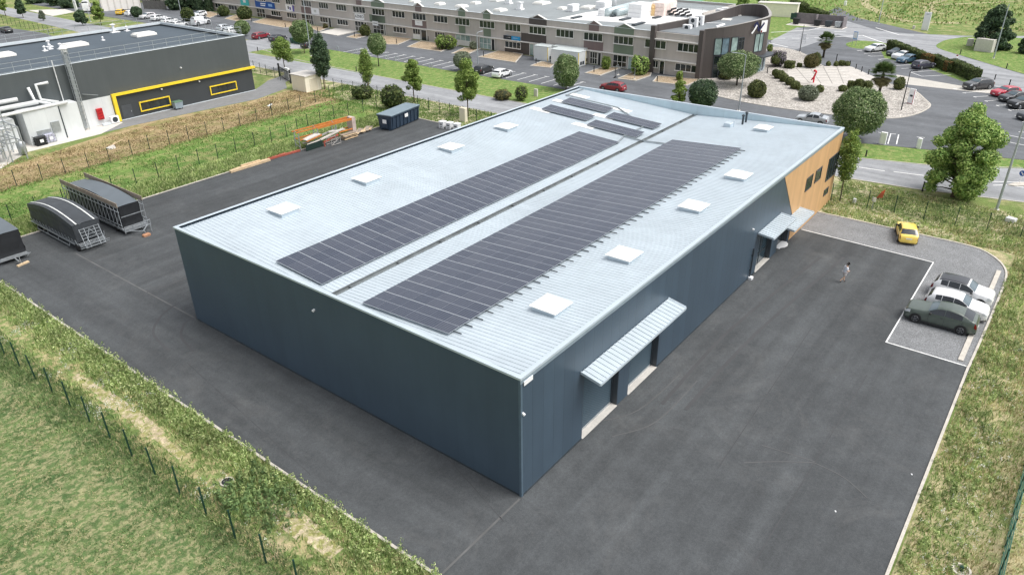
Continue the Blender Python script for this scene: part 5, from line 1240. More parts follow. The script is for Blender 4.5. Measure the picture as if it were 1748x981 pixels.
pile('grey steel stillage frame on the asphalt before the rack', 'stillage', 'steel frame', (37.2, 59.9, .03), [('frame_bar', m_gst, a, c, .07, .07) for a, c in (((-.8, -.5, .1), (.8, -.5, .1)), ((-.8, .5, .1), (.8, .5, .1)), ((-.8, -.5, .9), (.8, -.5, .9)), ((-.8, .5, .9), (.8, .5, .9)), ((-.8, -.5, 0), (-.8, -.5, 1)), ((.8, -.5, 0), (.8, -.5, 1)), ((-.8, .5, 0), (-.8, .5, 1)), ((.8, .5, 0), (.8, .5, 1)), ((-.8, -.5, .1), (.8, -.5, .9)))])
pile('heap of broken pallets and boards between the rack and the waste skip', 'pallet_heap', 'pallets', (43.4, 61.0, .03), [('board', m_wood if i % 2 else m_board, (-1.8+i*.35, -.5+.1*(i % 3), .1+.06*(i % 4)), (-.6+i*.35, .6-.2*(i % 2), .2+.08*((i+1) % 4)), .5, .07) for i in range(9)])
pile('stack of weathered wooden pallets under the right bay of the rack', 'pallet_stack', 'pallets', (40.3, 60.7, .03), [('board', m_board if i % 2 else m_wood, (-1.2, -.5+.2*(i % 3), .12+.11*i), (1.2, -.45+.2*(i % 2), .12+.11*i), .8, .05) for i in range(6)])
pile('green mesh panel lying against the front of the rack', 'mesh_panel', 'panel', (34.2, 60.3, .03), [('panel', m_fdark, (-1.3, 0, .45), (1.5, 0, .5), .04, .8), ('foot', m_rust, (1.6, -.2, .0), (1.6, -.2, .75), .12, .12)])
q0, q1 = G(458, 274), G(513, 259)
pile('long red-primed steel beam lying along the far kerb', 'steel_beam', 'beam', tuple((q0+q1)/2+Vector((0, .1, .03))), [('flange', m_rust, tuple((q0-q1)/2+Vector((0, 0, .12))), tuple((q1-q0)/2+Vector((0, 0, .14))), .28, .22), ('flange', m_rust, tuple((q0-q1)/2+Vector((.3, .4, .1))), tuple((q1-q0)*.1+Vector((0, .4, .12))), .22, .18)])
q0, q1 = G(395, 296), G(462, 275)
pile('long pale timber beams stacked on the far kerb left of the red beam', 'timber_stack', 'timber', tuple((q0+q1)/2+Vector((0, .2, .03))), [('timber', m_wood, tuple((q0-q1)/2+Vector((0, 0, .12))), tuple((q1-q0)/2+Vector((0, 0, .12))), .4, .3), ('timber', m_wood, tuple((q0-q1)*.42+Vector((0, .35, .14))), tuple((q1-q0)*.5+Vector((0, .3, .14))), .26, .2), ('timber', m_wood, tuple((q0-q1)*.2+Vector((0, .25, .36))), tuple((q1-q0)*.28+Vector((0, .2, .34))), .26, .18)])
# manhole ring, ground boxes
q = G(388, 823); r = thing('manhole_ring', 'open concrete manhole ring among the near weeds', 'manhole', (q.x, q.y, 0)); b = MB(); b.lathe([(.40, .0), (.39, .10), (.31, .10), (.30, .03)], 20); b.build('ring', m_kerb, r); b = MB(); b.lathe([(.3, .095), (.3, .104), (.02, .06)], 18); b.build('shaft_shade', m_black, r)  # black disc inside the ring: shade of the open hole put into colour
q = G(1640, 975); r = thing('manhole_ring', 'concrete manhole with green pipe end at the bottom right verge', 'manhole', (q.x, q.y, 0)); b = MB(); b.lathe([(.0, .04), (.3, .04), (.34, .16), (.44, .16), (.46, 0)][::-1], 18); b.build('ring', m_kerb, r); b = MB(); b.tube([(0, 0, .02), (.05, .02, .32)], .09, 10); b.build('pipe', m_fgreen, r)
# water bottle-like white bits on the asphalt
for lab, px, py in (('small white scrap on the asphalt nearest the bottom right', 1426, 873), ('small white scrap on the asphalt close to the right kerb', 1556, 810)):
    q = G(px, py); b = MB(); b.obox((q.x, q.y, .03), .10, .07, .03, .5); tag(b.build('litter', m_wht), lab, 'litter')
# ------------------------------------------------------------------ black factory on the left
m_fac = ribbed('factory_cladding', lin(80, 86, 88), 0, 1.0, .10, .6, var=.03, edge=.04)
m_facy = ribbed('factory_cladding_end', lin(80, 86, 88), 1, 1.0, .10, .6, var=.03, edge=.04)
m_facl = plain('factory_base_wall', lin(62, 66, 68), .6, var=.06, scale=.6)
m_membr = plain('roof_membrane', lin(78, 89, 98), .75, var=.1, scale=.25, fine=(3, .05))
m_memb2 = plain('roof_membrane_grey', lin(140, 146, 148), .8, var=.1, scale=.2, fine=(2, .06))
m_yel = plain('yellow_trim', lin(246, 214, 56), .45, var=.05)
m_par = plain('parapet_pale', lin(206, 214, 218), .55, var=.06)
m_whp = ribbed('white_panels', lin(214, 218, 219), 0, 2.2, .18, .5, var=.02, edge=.02)
m_pipe = plain('lagged_pipe', lin(226, 228, 228), .45, .1, var=.06)
FY, FX0, FX1, FH, FB = 96.0, -34.0, 50.0, 9.2, 122.6
fac = thing('factory', 'black factory hall with yellow trim, white pipework and grey flat roof', 'factory', (FX1, FY, 0))
b = MB(); b.box(FX0, FX1-.05, FY, FY+.3, 0, FH); b.box(FX0, FX1-.05, FB-.3, FB, 0, FH); b.box(FX1-.35, FX1-.05, FY+.3, FB-.3, 0, FH, 1); b.build('wall', [m_fac, m_facy], fac, world=True)
b = MB(); b.box(25.9, FX1+.05, FY-.05, FY, .02, 3.75); b.build('base_wall', m_facl, fac, world=True)
b = MB(); b.box(FX0, FX1-.35, FY+.3, FB-.3, FH-.75, FH-.55); b.build('roof', m_membr, fac, world=True)
b = MB(); b.box(FX0, FX1-.05, FY-.04, FY+.34, FH, FH+.05); b.box(FX0, FX1, FB-.5, FB+.1, FH-.3, FH+.06); b.box(FX1-.55, FX1, FY+.34, FB-.5, FH-.3, FH+.05); b.build('parapet', m_par, fac, world=True)
b = MB(); b.box(25.7, FX1+.5, FY-.45, FY-.05, 3.75, 4.1); b.box(25.7, 26.2, FY-.45, FY-.05, 0, 3.75); b.build('yellow_trim', m_yel, fac, world=True)
b = MB(); b.box(25.9, FX1+.05, FY-.12, FY-.05, 0, .12); b.build('plinth', m_par, fac, world=True)
for x0, x1, z0, z1 in ((29.5, 34.5, .65, 2.15), (41.6, 46.6, .8, 2.25)):
    b = MB(); t = .16
    b.box(x0, x1, FY-.2, FY-.05, z0, z0+t); b.box(x0, x1, FY-.2, FY-.05, z1-t, z1); b.box(x0, x0+t, FY-.2, FY-.05, z0+t, z1-t); b.box(x1-t, x1, FY-.2, FY-.05, z0+t, z1-t)
    o = b.build('window', m_yel, fac, world=True); b = MB(); b.box(x0+t, x1-t, FY-.1, FY-.052, z0+t, z1-t); b.build('pane', m_glass, o, world=True)
    b = MB()
    for k in (1/3, 2/3): b.box(x0+(x1-x0)*k-.04, x0+(x1-x0)*k+.04, FY-.13, FY-.1, z0+t, z1-t)
    b.build('mullion', m_black, o, world=True)
b = MB(); b.box(26.7, 28.3, FY-.1, FY-.05, .05, 2.15); d = b.build('door', plain('door_grey', lin(74, 78, 82), .5), fac, world=True); b = MB(); b.box(28.05, 28.12, FY-.16, FY-.1, 1.0, 1.2); b.build('handle', m_galv, d, world=True)
b = MB(); b.box(21.2, 25.6, FY-.05, FY, .05, 3.95); b.build('white_panel_wall', m_whp, fac, world=True)
b = MB(); b.box(19.9, 21.2, FY-.5, FY, 0, 4.0); b.build('pillar', plain('pale_concrete', lin(214, 212, 206), .8), fac, world=True)
b = MB(); b.box(5.5, 11.5, FY-2.2, FY, 0, 3.9); b.box(12.6, 17.2, FY-2.6, FY, 0, 4.5); b.box(17.2, 19.9, FY-2.2, FY, 0, 4.5); b.build('annex_wall', m_whp, fac, world=True)
b = MB(); b.box(17.16, 17.3, FY-2.66, FY-2.6, 0, 4.5); b.build('annex_joint', m_dark, fac, world=True)
b = MB()
for lx in (15.6,): b.box(lx, lx+1.1, FY-2.75, FY-2.6, 1.2, 2.6); b.box(13.6, 15.4, FY-2.7, FY-2.6, .8, 1.8)
b.build('wall_box', m_galv, fac, world=True)
for nm, pts, r_ in (('pipe', [(-12, 95.3, 6.0), (13.2, 95.3, 6.0)], .28), ('pipe', [(-12, 94.6, 5.3), (15.3, 94.6, 5.3)], .30), ('pipe', [(17.6, 95.4, 7.4), (16.0, 95.4, 7.4), (16.0, 95.2, 5.4), (17.9, 94.6, 4.75)], .2), ('pipe', [(15.0, 95.5, 7.2), (15.2, 95.2, 5.4), (16.8, 94.4, 4.75)], .2),
                    ('pipe', [(18.6, 93.6, 4.75), (9.5, 93.2, 4.75), (8.6, 93.0, 3.6), (10.6, 92.6, 2.9)], .22), ('pipe', [(-12, 92.2, 3.2), (9.5, 92.2, 3.2)], .32), ('pipe', [(-12, 91.4, 1.9), (7.4, 91.4, 1.9)], .26)):
    b = MB(); b.tube(pts, r_, 12); b.build(nm, m_pipe, fac, world=True, smooth=True)
b = MB(); b.tube([(19.0, 95.7, 3.9), (19.0, 95.7, FH+.9)], .07, 8); b.build('downpipe', m_pipe, fac, world=True)
b = MB()
for x in (20.5, 21.1):
    for y in (95.0, 95.6): b.beam((x, y, 0), (x, y, FH+2.1), .07, .07)
for i in range(18): z = .4+i*.62; b.beam((20.5, 95.0, z), (21.1, 95.0, z), .05, .05); b.beam((20.5, 95.0, z), (20.5, 95.6, z), .05, .05); b.beam((20.5, 95.0, z), (21.1, 95.0, z+.62), .03, .03)
b.box(20.62, 20.98, 95.1, 95.5, .3, FH+1.8); b.build('pipe_tower', m_galv, fac, world=True)
b = MB(); b.lathe([(.55, 0), (.6, .1), (.2, .5)], 12, (20.8, 95.4, FH+2.2)); b.box(20.5, 21.1, 95.1, 95.7, FH+1.6, FH+2.2); b.build('exhaust_cowl', m_wht, fac, world=True)
m_railg = plain('rail_grey', lin(168, 174, 176), .5, .3)
def rail(name, a, c, h=1.3, z=FH, step=2.2, parent=fac):
    a, c = Vector(a), Vector(c); n = max(1, round((c-a).length/step)); b = MB()
    for i in range(n+1): p = a.lerp(c, i/n); b.beam((p.x, p.y, z), (p.x, p.y, z+h), .045, .045)
    for q in (h, h*.55, .12): b.beam((a.x, a.y, z+q), (c.x, c.y, z+q), .05, .05)
    return b.build(name, m_railg, parent, world=True)
rail('guard_rail', (-34, FY+.5, 0), (FX1-.5, FY+.5, 0)); rail('guard_rail', (-34, FB-.2, 0), (FX1-.3, FB-.2, 0)); rail('guard_rail', (FX1-.3, FY+.5, 0), (FX1-.3, FB-.2, 0))
def roof_box(parent, nm, px, py, z, sx, sy, sz, mt, world=True, rz=0):
    P = G(px, py, z); b = MB(); b.obox((P.x, P.y, z), sx, sy, sz, rz); b.obox((P.x, P.y, z+sz), sx*.86, sy*.86, .18, rz); return b.build(nm, mt, parent, world=world)
for px, py in ((128, 79), (246, 61), (2, 97)): roof_box(fac, 'skylight', px, py, FH-.5, 3.6, 2.2, .35, m_dome)
for px, py, s in ((84, 80, 1.0), (77, 87, .7), (86, 84, .7), (104, 84, .9), (195, 55, 1.5), (217, 53, .8), (176, 69, .5), (102, 66, .4)):
    P = G(px, py, FH-.5); b = MB(); b.box(P.x-.5*s, P.x+.5*s, P.y-.5*s, P.y+.5*s, FH-.55, FH-.42); b.tube([(P.x, P.y, FH-.5), (P.x, P.y, FH-.5+.8*s)], .12*s+.05, 8); b.lathe([(.3*s, 0), (.34*s, .08), (.1, .2)], 10, (P.x, P.y, FH-.5+.8*s)); b.build('roof_vent', m_wht, fac, world=True)
for z, x in ((3.4, 40.0), (3.4, 33.5), (6.0, 37.4)):
    b = MB(); b.beam((x, FY-.05, z), (x, FY-.3, z-.03), .2, .16); b.build('wall_lamp', m_wht, fac, world=True)
b = MB(); b.beam((21.8, FY-.1, 4.9), (23.6, FY-.9, 4.5), .12, .06); b.build('bracket_arm', m_galv, fac, world=True)
# pipe frame and tanks in the service yard
r = thing('pipe_gantry', 'crowded galvanised gantry with pipes and stairs in the factory service yard', 'gantry', (5, 90, 0)); b = MB()
for x in (-8.5, -4.5, -.5, 3, 6.4, 8.0, 9.8):
    for y in (88, 90, 92.4): b.beam((x, y, 0), (x, y, 5.6 if y > 91 else 4.2), .14, .14)
    b.beam((x, 88, 4.2), (x, 92.4, 4.2), .12, .12); b.beam((x, 88, 2.4), (x, 92.4, 2.4), .1, .1)
for y in (88, 90, 92.4):
    for z in (2.4, 4.2): b.beam((-8.5, y, z), (9.8, y, z), .12, .12)
for i in range(14): b.beam((6.2+.22*i, 88.2, .3*i), (6.2+.22*i, 89.6, .3*i), .22, .05)
for i in range(8): b.beam((-8+i*2.2, 88, 0.2), (-6.6+i*2.2, 88, 2.3), .06, .06)
b.build('frame', m_galv, r, world=True)
for i in range(6): b = MB(); b.tube([(-4+i*2.3, 89, .3), (-4+i*2.3, 89, 3.0), (-3.2+i*2.3, 91, 3.4)], .16, 10); b.build('riser_pipe', m_pipe, r, world=True, smooth=True)
b = MB(); b.lathe([(.1, 0), (.5, .05), (.55, 1.5), (.3, 1.8), (.1, 1.9)], 16, (10.2, 90.2, 0.1)); b.build('tank', m_galv, r, world=True, smooth=True)
def ibc(label, px, py, mt, group):
    P = G(px, py); r = thing('liquid_container', label, 'container', (P.x, P.y+.6, .034), 0, group)
    b = MB(); b.bbox(-.6, .6, -.5, .5, .15, 1.15, .1); b.build('tank', mt, r)
    b = MB()
    for z in (.15, .48, .82, 1.16):
        for y in (-.56, .56): b.beam((-.66, y, z), (.66, y, z), .05, .05)
        for x in (-.66, .66): b.beam((x, -.56, z), (x, .56, z), .05, .05)
    for x in (-.66, -.22, .22, .66): b.beam((x, -.56, .02), (x, -.56, 1.18), .05, .05)
    b.box(-.62, .62, -.52, .52, 0, .13); b.build('cage', m_galv if mt is not m_tarpk else m_black, r)
    b = MB(); b.box(-.2, .25, -.62, -.59, .45, .85); b.build('label_plate', m_wht, r)
ibc('black caged liquid container on the pale factory slab', 74, 249, m_tarpk, 'caged liquid containers'); ibc('translucent lilac caged liquid container on the pale factory slab', 90, 244, plain('lilac_plastic', lin(196, 194, 214), .35), 'caged liquid containers')
P = G(169, 211); r = thing('ladder_rack', 'red wall-hung fire cabinet frame before the white factory panels', 'cabinet', (23.4, FY-.2, 0)); b = MB(); b.box(-.4, .4, -.25, .13, .9, 2.5); b.build('body', plain('red_paint', lin(190, 38, 44), .4), r); b = MB()
for z in (1.0, 1.4, 1.8, 2.2): b.beam((-.33, -.28, z), (.33, -.28, z+.12), .07, .05)
b.build('rung', plain('red_dark', lin(130, 24, 30), .5), r); r.name = 'red_cabinet'
r = thing('heat_pump', 'white outdoor air-conditioning unit beside the yellow corner post', 'air conditioner', (25.0, FY-.75, .024)); b = MB(); b.bbox(-.6, .6, -.28, .28, .1, 1.1, .04); b.build('body', m_wht, r); b = MB(); b.lathe([(.38, -.31), (.40, -.285)], 20, (0, 0, .6), 'y'); b.build('fan', m_dark, r); b = MB(); b.box(-1.9, -.7, -.3, .1, .05, .35); b.build('base', m_par, r)
P = G(303, 186); r = thing('wheeled_bin', 'grey four-wheeled bin with green lid by the black factory wall', 'bin', (P.x, 95.1, .024)); b = MB(); b.add([(-.6, -.42, .2), (.6, -.42, .2), (.6, .42, .2), (-.6, .42, .2), (-.7, -.5, 1.15), (.7, -.5, 1.15), (.7, .5, 1.15), (-.7, .5, 1.15)], [(3, 2, 1, 0), (4, 5, 6, 7), (0, 1, 5, 4), (1, 2, 6, 5), (2, 3, 7, 6), (3, 0, 4, 7)]); b.build('body', plain('bin_grey', lin(150, 164, 172), .5), r); b = MB(); b.bbox(-.73, .73, -.53, .53, 1.155, 1.28, .05); b.build('lid', plain('bin_green', lin(96, 128, 106), .5), r)
for x in (-.5, .5):
    for y in (-.35, .35): b = MB(); wheel(b, x, y, .1, .06); b.build('caster', m_black, r)
# substation, gate
r = thing('substation', 'small cream electricity substation box with flat white roof by the roadside fence', 'substation', (55.75, 88.9, 0)); b = MB(); b.bbox(-1.7, 1.7, -1.9, 1.9, 0, 2.6, .02); b.build('wall', plain('cream_render', lin(244, 238, 220), .7, var=.04), r); b = MB(); b.bbox(-1.85, 1.85, -2.05, 2.05, 2.605, 2.8, .05); b.build('roof', m_slab, r); b = MB(); b.box(-.8, .8, -1.93, -1.903, .15, 2.1); b.build('door', m_cream, r)
r = thing('sliding_gate', 'dark steel sliding gate beside the cream substation', 'gate', (56, 96, 0)); b = MB()
pA, pB = G(478, 131), G(497, 143)
for z in (.2, 1.9): b.beam((pA.x, pA.y, z), (pB.x, pB.y, z), .1, .12)
for i in range(16): p = pA.lerp(pB, i/15); b.beam((p.x, p.y, .2), (p.x, p.y, 1.9), .05, .05)
b.build('leaf', m_black, r, world=True)
for p in (pA, pB): b = MB(); b.box(p.x-.12, p.x+.12, p.y-.12, p.y+.12, 0, 2.4); b.build('post', m_black, r, world=True)
b = MB(); p = pA.lerp(pB, .45); b.box(p.x+.5, p.x+.9, p.y-.6, p.y+.6, 0, 2.0); b.build('control_cabinet', m_wht, r, world=True)

# ------------------------------------------------------------------ long grey office row
BA = math.atan2(3.25, 157.8); BO = Vector((101.05, 36.2, 0))
def fy(px, py):                                     # distance along the front for a sight line
    n = Vector((math.cos(-BA), math.sin(-BA), 0)); d = ray(px, py); t = (BO-CAM_P).dot(n)/d.dot(n); P = CAM_P+t*d-BO
    return P.dot(Vector((math.sin(BA), math.cos(BA), 0)))
m_off = ribbed('office_cladding', lin(184, 178, 172), 1, .6, .10, .6, var=.03, edge=.06)
m_offd = ribbed('office_dark', lin(78, 72, 70), 1, .5, .12, .55, var=.04, edge=.06)
m_offg = ribbed('office_green', lin(112, 126, 108), 1, .6, .08, .6, var=.03, edge=.05); m_offb = ribbed('office_brown', lin(122, 106, 104), 1, .6, .08, .6, var=.03, edge=.05)
m_band = plain('white_band', lin(232, 230, 226), .5, var=.03)
m_pane = glass('office_glass', lin(34, 42, 42), .14); m_blind = glass('office_glass_blind', lin(150, 172, 168), .25)
off = thing('office_row', 'long two-storey grey office row with white bands and small gables', 'office building', tuple(BO), -BA)
Y1, OH = 215.0, 7.3; Y0 = 10.2
b = MB(); b.box(0, .3, -0.6+1.6, Y1, 0, OH); b.box(.3, 42, Y1-.3, Y1, 0, OH); b.box(41.7, 42, 13.3, Y1-.3, 0, OH); b.box(26, 42, 13, 13.3, 0, OH); b.build('wall', m_off, off)
b = MB(); b.box(.3, 41.7, Y0+.6, Y1-.3, OH-.7, OH-.45); b.build('roof', m_memb2, off)
b = MB(); b.box(-.06, .36, Y0+.6, Y1, OH, OH+.06); b.box(41.64, 42.06, 13, Y1, OH, OH+.06); b.build('coping', m_par, off)
b = MB(); b.box(-.5, 0, 1.0, Y1, 2.5, 2.66); b.build('band', m_band, off); b = MB(); b.box(-.5, 0, 1.0, Y1, 6.0, 6.18); b.build('band', m_band, off)
gd = [(c3(( 1290, 12), (1355, 12)), m_offb), (c3((1475, 15), (1635, 15)), m_offg), (c44((425, 75), (500, 75)), m_offb), (c44((960, 130), (1045, 130)), m_offg), (c44((1270, 170), (1355, 170)), m_offg), (c5((240, 250), (460, 250)), m_offd), (c5((985, 310), (1110, 310)), m_offb), (c5((1300, 370), (1545, 370)), m_offg)]
for pts, mt in gd:
    ya, yb = fy(*pts[0]), fy(*pts[1]); lo, hi = min(ya, yb), max(ya, yb); mid = (lo+hi)/2; w2 = min((hi-lo)/2, 1.6); b = MB()
    b.add([(-.05, lo, 6.21), (-.05, lo, OH), (-.05, mid-w2, OH), (-.05, mid, OH+.75), (-.05, mid+w2, OH), (-.05, hi, OH), (-.05, hi, 6.21), (.36, lo, 6.21), (.36, lo, OH), (.36, mid-w2, OH), (.36, mid, OH+.75), (.36, mid+w2, OH), (.36, hi, OH), (.36, hi, 6.21)],
          [(0, 1, 2, 3, 4, 5, 6), (13, 12, 11, 10, 9, 8, 7), (2, 9, 10, 3), (3, 10, 11, 4), (1, 8, 9, 2), (4, 11, 12, 5), (0, 7, 8, 1), (5, 12, 13, 6)]); g = b.build('gable', mt, off)
    b = MB()
    for a, c in ((mid-w2-.5, mid), (mid, mid+w2+.5)): b.beam((.15, a, OH+.04 if a < mid else OH+.79), (.15, c, OH+.79 if c <= mid else OH+.04), .5, .1, up=(0, 0, 1))
    b.build('gable_coping', m_band, g)
for pts, mt, z0, z1 in ((c3((610, 110), (735, 110)), m_offb, 2.69, 4.35), (c3((1490, 210), (1650, 210)), m_offg, 2.69, 4.35), (c44((-140, 210), (50, 210)), m_offg, 2.69, 4.35), (c44((390, 290), (565, 290)), m_offb, 2.69, 4.35), (c44((970, 350), (1050, 350)), m_offg, 2.69, 4.35), (c44((1275, 380), (1365, 380)), m_offg, 2.69, 4.35), (c5((145, 450), (455, 450)), m_offd, 2.69, 4.3), (c5((920, 550), (1160, 550)), m_offb, 2.69, 4.35), (c5((1290, 600), (1535, 600)), m_offg, 2.69, 4.35),
                       (c44((1540, 600), (1770, 600)), m_offd, .05, 1.0), (c5((60, 600), (245, 600)), m_offd, .05, 2.45), (c3((175, 210), (375, 210)), m_offd, .05, .95)):
    ya, yb = fy(*pts[0]), fy(*pts[1]); b = MB(); b.box(-.05, -.001, min(ya, yb), max(ya, yb), z0, z1); b.build('facade_panel', mt, off)
def bwindow(parent, ya, yb, z0, z1, n, mt=m_pane, fr=m_band, sill=True, x=-.03, rail_at=None):
    lo, hi = min(ya, yb), max(ya, yb); f = .075; b = MB()
    b.box(x-.1, x, lo, hi, z0, z0+f); b.box(x-.1, x, lo, hi, z1-f, z1)
    for i in range(n+1): yy = lo+(hi-lo-f)*i/n; b.box(x-.1, x, yy, yy+f, z0+f, z1-f)
    if rail_at: b.box(x-.095, x, lo, hi, rail_at, rail_at+f)
    if sill: b.box(x-.22, x-.1, lo-.06, hi+.06, z0-.08, z0+.06)
    o = b.build('window', fr, parent); b = MB(); b.box(x-.05, x-.002, lo+f, hi-f, z0+f, z1-f); b.build('pane', mt, o); return o
for q in (c3((-560, -90), (-440, -90)), c3((-230, -30), (-110, -30)), c3((60, -20), (170, -20)), c3((250, -10), (345, -10)), c3((420, 5), (535, 5)), c3((615, 20), (735, 20)), c3((830, 45), (945, 45)), c3((1045, 70), (1170, 70)), c3((1255, 95), (1405, 95)), c3((1495, 125), (1645, 125)), c44((145, 155), (298, 155)), c44((398, 180), (560, 180)), c44((660, 210), (830, 210)), c44((925, 240), (1105, 240)), c44((1228, 275), (1415, 275)), c44((1545, 315), (1740, 315)), c5((245, 350), (455, 350)), c5((580, 390), (798, 390)), c5((925, 425), (1160, 425)), c5((1295, 475), (1540, 475)), c6((150, 495), (405, 495)), c6((540, 540), (805, 540))):
    bwindow(off, fy(*q[0]), fy(*q[1]), 4.4, 5.85, 4)
for q in (cL((1075, 70), (1175, 70)), cL((1240, 85), (1345, 85)), c3((245, 155), (360, 155)), c3((440, 185), (555, 185)), c3((850, 235), (945, 235)), c3((1065, 265), (1195, 265)), c44((160, 360), (315, 360)), c44((675, 420), (800, 420)), c44((1545, 540), (1740, 540)), c6((190, 740), (310, 740)), c6((510, 795), (770, 795))):
    bwindow(off, fy(*q[0]), fy(*q[1]), 1.0, 2.3, 4 if q[1][0]-q[0][0] > 15 else 3, x=-.055)
for q, mt in ((cL((890, 60), (980, 60)), m_pane), (c3((65, 150), (165, 150)), m_pane), (c3((625, 235), (760, 235)), m_pane), (c3((1285, 310), (1395, 310)), m_pane), (c3((1510, 345), (1640, 345)), m_pane), (c44((1230, 540), (1375, 540)), m_blind), (c44((935, 500), (1115, 500)), m_blind), (c44((405, 420), (495, 420)), m_pane), (c5((310, 620), (420, 620)), m_pane), (c5((1000, 715), (1090, 715)), m_pane), (c5((1285, 750), (1455, 750)), m_pane)):
    o = bwindow(off, fy(*q[0]), fy(*q[1]), .1, 2.4, 3, mt, sill=False, x=-.055, rail_at=1.15); o.name = 'glazed_front'
    if q[0][0] in (c44((935, 0))[0][0], c44((405, 0))[0][0]):
        lo, hi = sorted((fy(*q[0]), fy(*q[1]))); b = MB(); b.box(-.13, -.07, lo+.05, hi-.05, .12, 1.15); b.build('solid_panel', m_band, o)
for q, mt in ((c3((955, 275), (990, 275)), m_pane), (c3((1400, 320), (1430, 320)), m_black), (c3((1645, 370), (1665, 370)), m_black), (c44((505, 430), (575, 430)), m_pane), (c44((1375, 550), (1420, 550)), m_black), (c5((250, 625), (305, 625)), m_blind), (c5((1095, 735), (1140, 735)), m_black), (c5((1470, 790), (1525, 790)), m_blind), (c6((320, 800), (385, 800)), m_pane), (c3((735, 240), (770, 240)), m_black)):
    ya, yb = fy(*q[0]), fy(*q[1]); lo, hi = min(ya, yb), max(ya, yb); b = MB(); b.box(-.16, -.06, lo, lo+.12, .05, 2.4); b.box(-.16, -.06, hi-.12, hi, .05, 2.4); b.box(-.16, -.06, lo+.12, hi-.12, 2.28, 2.4); o = b.build('door', m_band, off)
    b = MB(); b.box(-.12, -.06, lo+.12, hi-.12, .06, 2.28); b.build('leaf', mt, o)
# roof furniture
ORZ = OH-.45
for px, py, s in ((708, 3, 2.4), (751, 7, 2.2), (788, 11, 2.6), (812, 5.5, 2.2), (854, 17.5, 2.6), (848, .5, 3), (925, 5.5, 3.6), (960, 15, 2), (1005, 13, 3.4)):
    P = G(px, py, ORZ+.2); root = off; b = MB(); b.obox((P.x, P.y, ORZ), s, s*.8, .3, -BA); b.obox((P.x, P.y, ORZ+.3), s*.85, s*.66, .22, -BA); b.build('skylight', m_dome, off, world=True)
for px, py in ((888, 17), (869, 7)): P = G(px, py, ORZ); b = MB(); b.obox((P.x, P.y, ORZ), 1.4, 1.4, .3, 0); b.obox((P.x, P.y, ORZ+.3), .9, .9, 1.2, 0); b.obox((P.x, P.y, ORZ+1.5), 1.2, 1.2, .12, 0); b.build('roof_vent', m_wht, off, world=True)
o = MB(); o.prism([tuple(G(*q, ORZ)[:2]) for q in ((950, 33), (1000, 22), (1085, 11), (1170, 15), (1236, 21), (1192, 35), (1150, 44), (1102, 42), (1040, 38))], ORZ-.02, ORZ+.05); o.build('roof_sheeting', plain('white_sheeting', lin(226, 226, 224), .6, var=.07, scale=.5), off, world=True)
gm = 'building materials stacked on the white roof sheeting'
for lab, nm, px, py, sx, sy, sz, mt, cat in (('big white wrapped stack among the roof materials', 'wrapped_stack', 1092, 28, 4.5, 3.2, 2.6, m_wht, 'stack'), ('orange-sided stack beside the white wrapped stack on the roof', 'insulation_stack', 1106, 26, 1.2, 3.4, 2.2, plain('orange_wrap', lin(240, 206, 150), .6), 'stack'), ('large pale pink wrapped stack on the roof', 'insulation_stack', 1131, 25, 5.5, 3.4, 2.6, plain('pink_wrap', lin(240, 222, 214), .6), 'stack'),
                                   ('white sack pile left of the roof ducts', 'sack_pile', 1030, 15, 3, 2.5, 1.6, m_wht, 'sacks'), ('white crate block nearest the front edge of the roof sheeting', 'roof_crate', 1030, 27, 2.2, 1.6, 1.4, m_wht, 'crate'), ('low dark pallet by the brown gable on the roof sheeting', 'roof_pallet', 1067, 34, 3.4, 1, .3, m_dark, 'pallet'), ('low dark pallet at the front right of the roof sheeting', 'roof_pallet', 1090, 42, 4, .9, .3, m_dark, 'pallet'), ('dark pallet in the middle of the roof sheeting', 'roof_pallet', 1050, 28, 3, .9, .3, m_dark, 'pallet'), ('dark pallet near the pink stack', 'roof_pallet', 1121, 31, 2.6, .9, .3, m_dark, 'pallet'), ('dark pallet left of the roof sheeting', 'roof_pallet', 984, 31, 3.2, .9, .3, m_dark, 'pallet'), ('pale bin beside the roof sheeting', 'roof_crate', 978, 19, 2.6, 1.6, 1.4, m_wht, 'crate')):
    P = G(px, py, ORZ+.05); r = thing(nm, lab, cat, (P.x, P.y, ORZ+.05), -BA, gm); b = MB(); n_ = 3 if sz > .5 else 1
    for k in range(n_): b.bbox(-sx/2+.08*(k % 2), sx/2-.06*(k % 2), -sy/2, sy/2-.05*k, sz*k/n_, sz*(k+1)/n_-.03, .06)
    b.build('layers', mt, r)
for lab, a, c, r_ in (('long galvanised duct lying across the back of the roof sheeting', (1035, 22), (1082, 9), .8), ('shorter galvanised duct in front of the long one on the roof', (1052, 22), (1076, 17), .75)):
    A, Cc = G(*a, ORZ+.8), G(*c, ORZ+.8); b = MB(); b.tube([A, Cc], r_, 14); tag(b.build('duct', plain('duct_grey', lin(190, 204, 206), .4, .3), smooth=True), lab, 'duct', 'ducts on the office roof')
P = G(1048, 10, ORZ); b = MB(); b.tube([(P.x, P.y, ORZ), (P.x, P.y, ORZ+2.6), (P.x-1.2, P.y+1.4, ORZ+3)], .55, 10); tag(b.build('duct_elbow', m_wht, smooth=True), 'white upright duct elbow at the back of the office roof', 'duct')
r = thing('pipe_rack', 'dark bundle of pipe ends beside the curved parapet on the office roof', 'pipes', tuple(G(1150, 29, ORZ)), -BA); b = MB()
for i in range(14): y = -3+.45*i; b.tube([(0, y, .4+.5*(i % 3)), (1.8, y, .4+.5*(i % 3))], .2, 8)
b.build('pipe', m_black, r); b = MB(); b.box(-.2, 2, -3.3, 3.3, 0, .2); b.build('base', m_galv, r)
rail('guard_rail', G(1060, 12, ORZ), G(1220, 20, ORZ), 1.2, ORZ, 2.5, off)
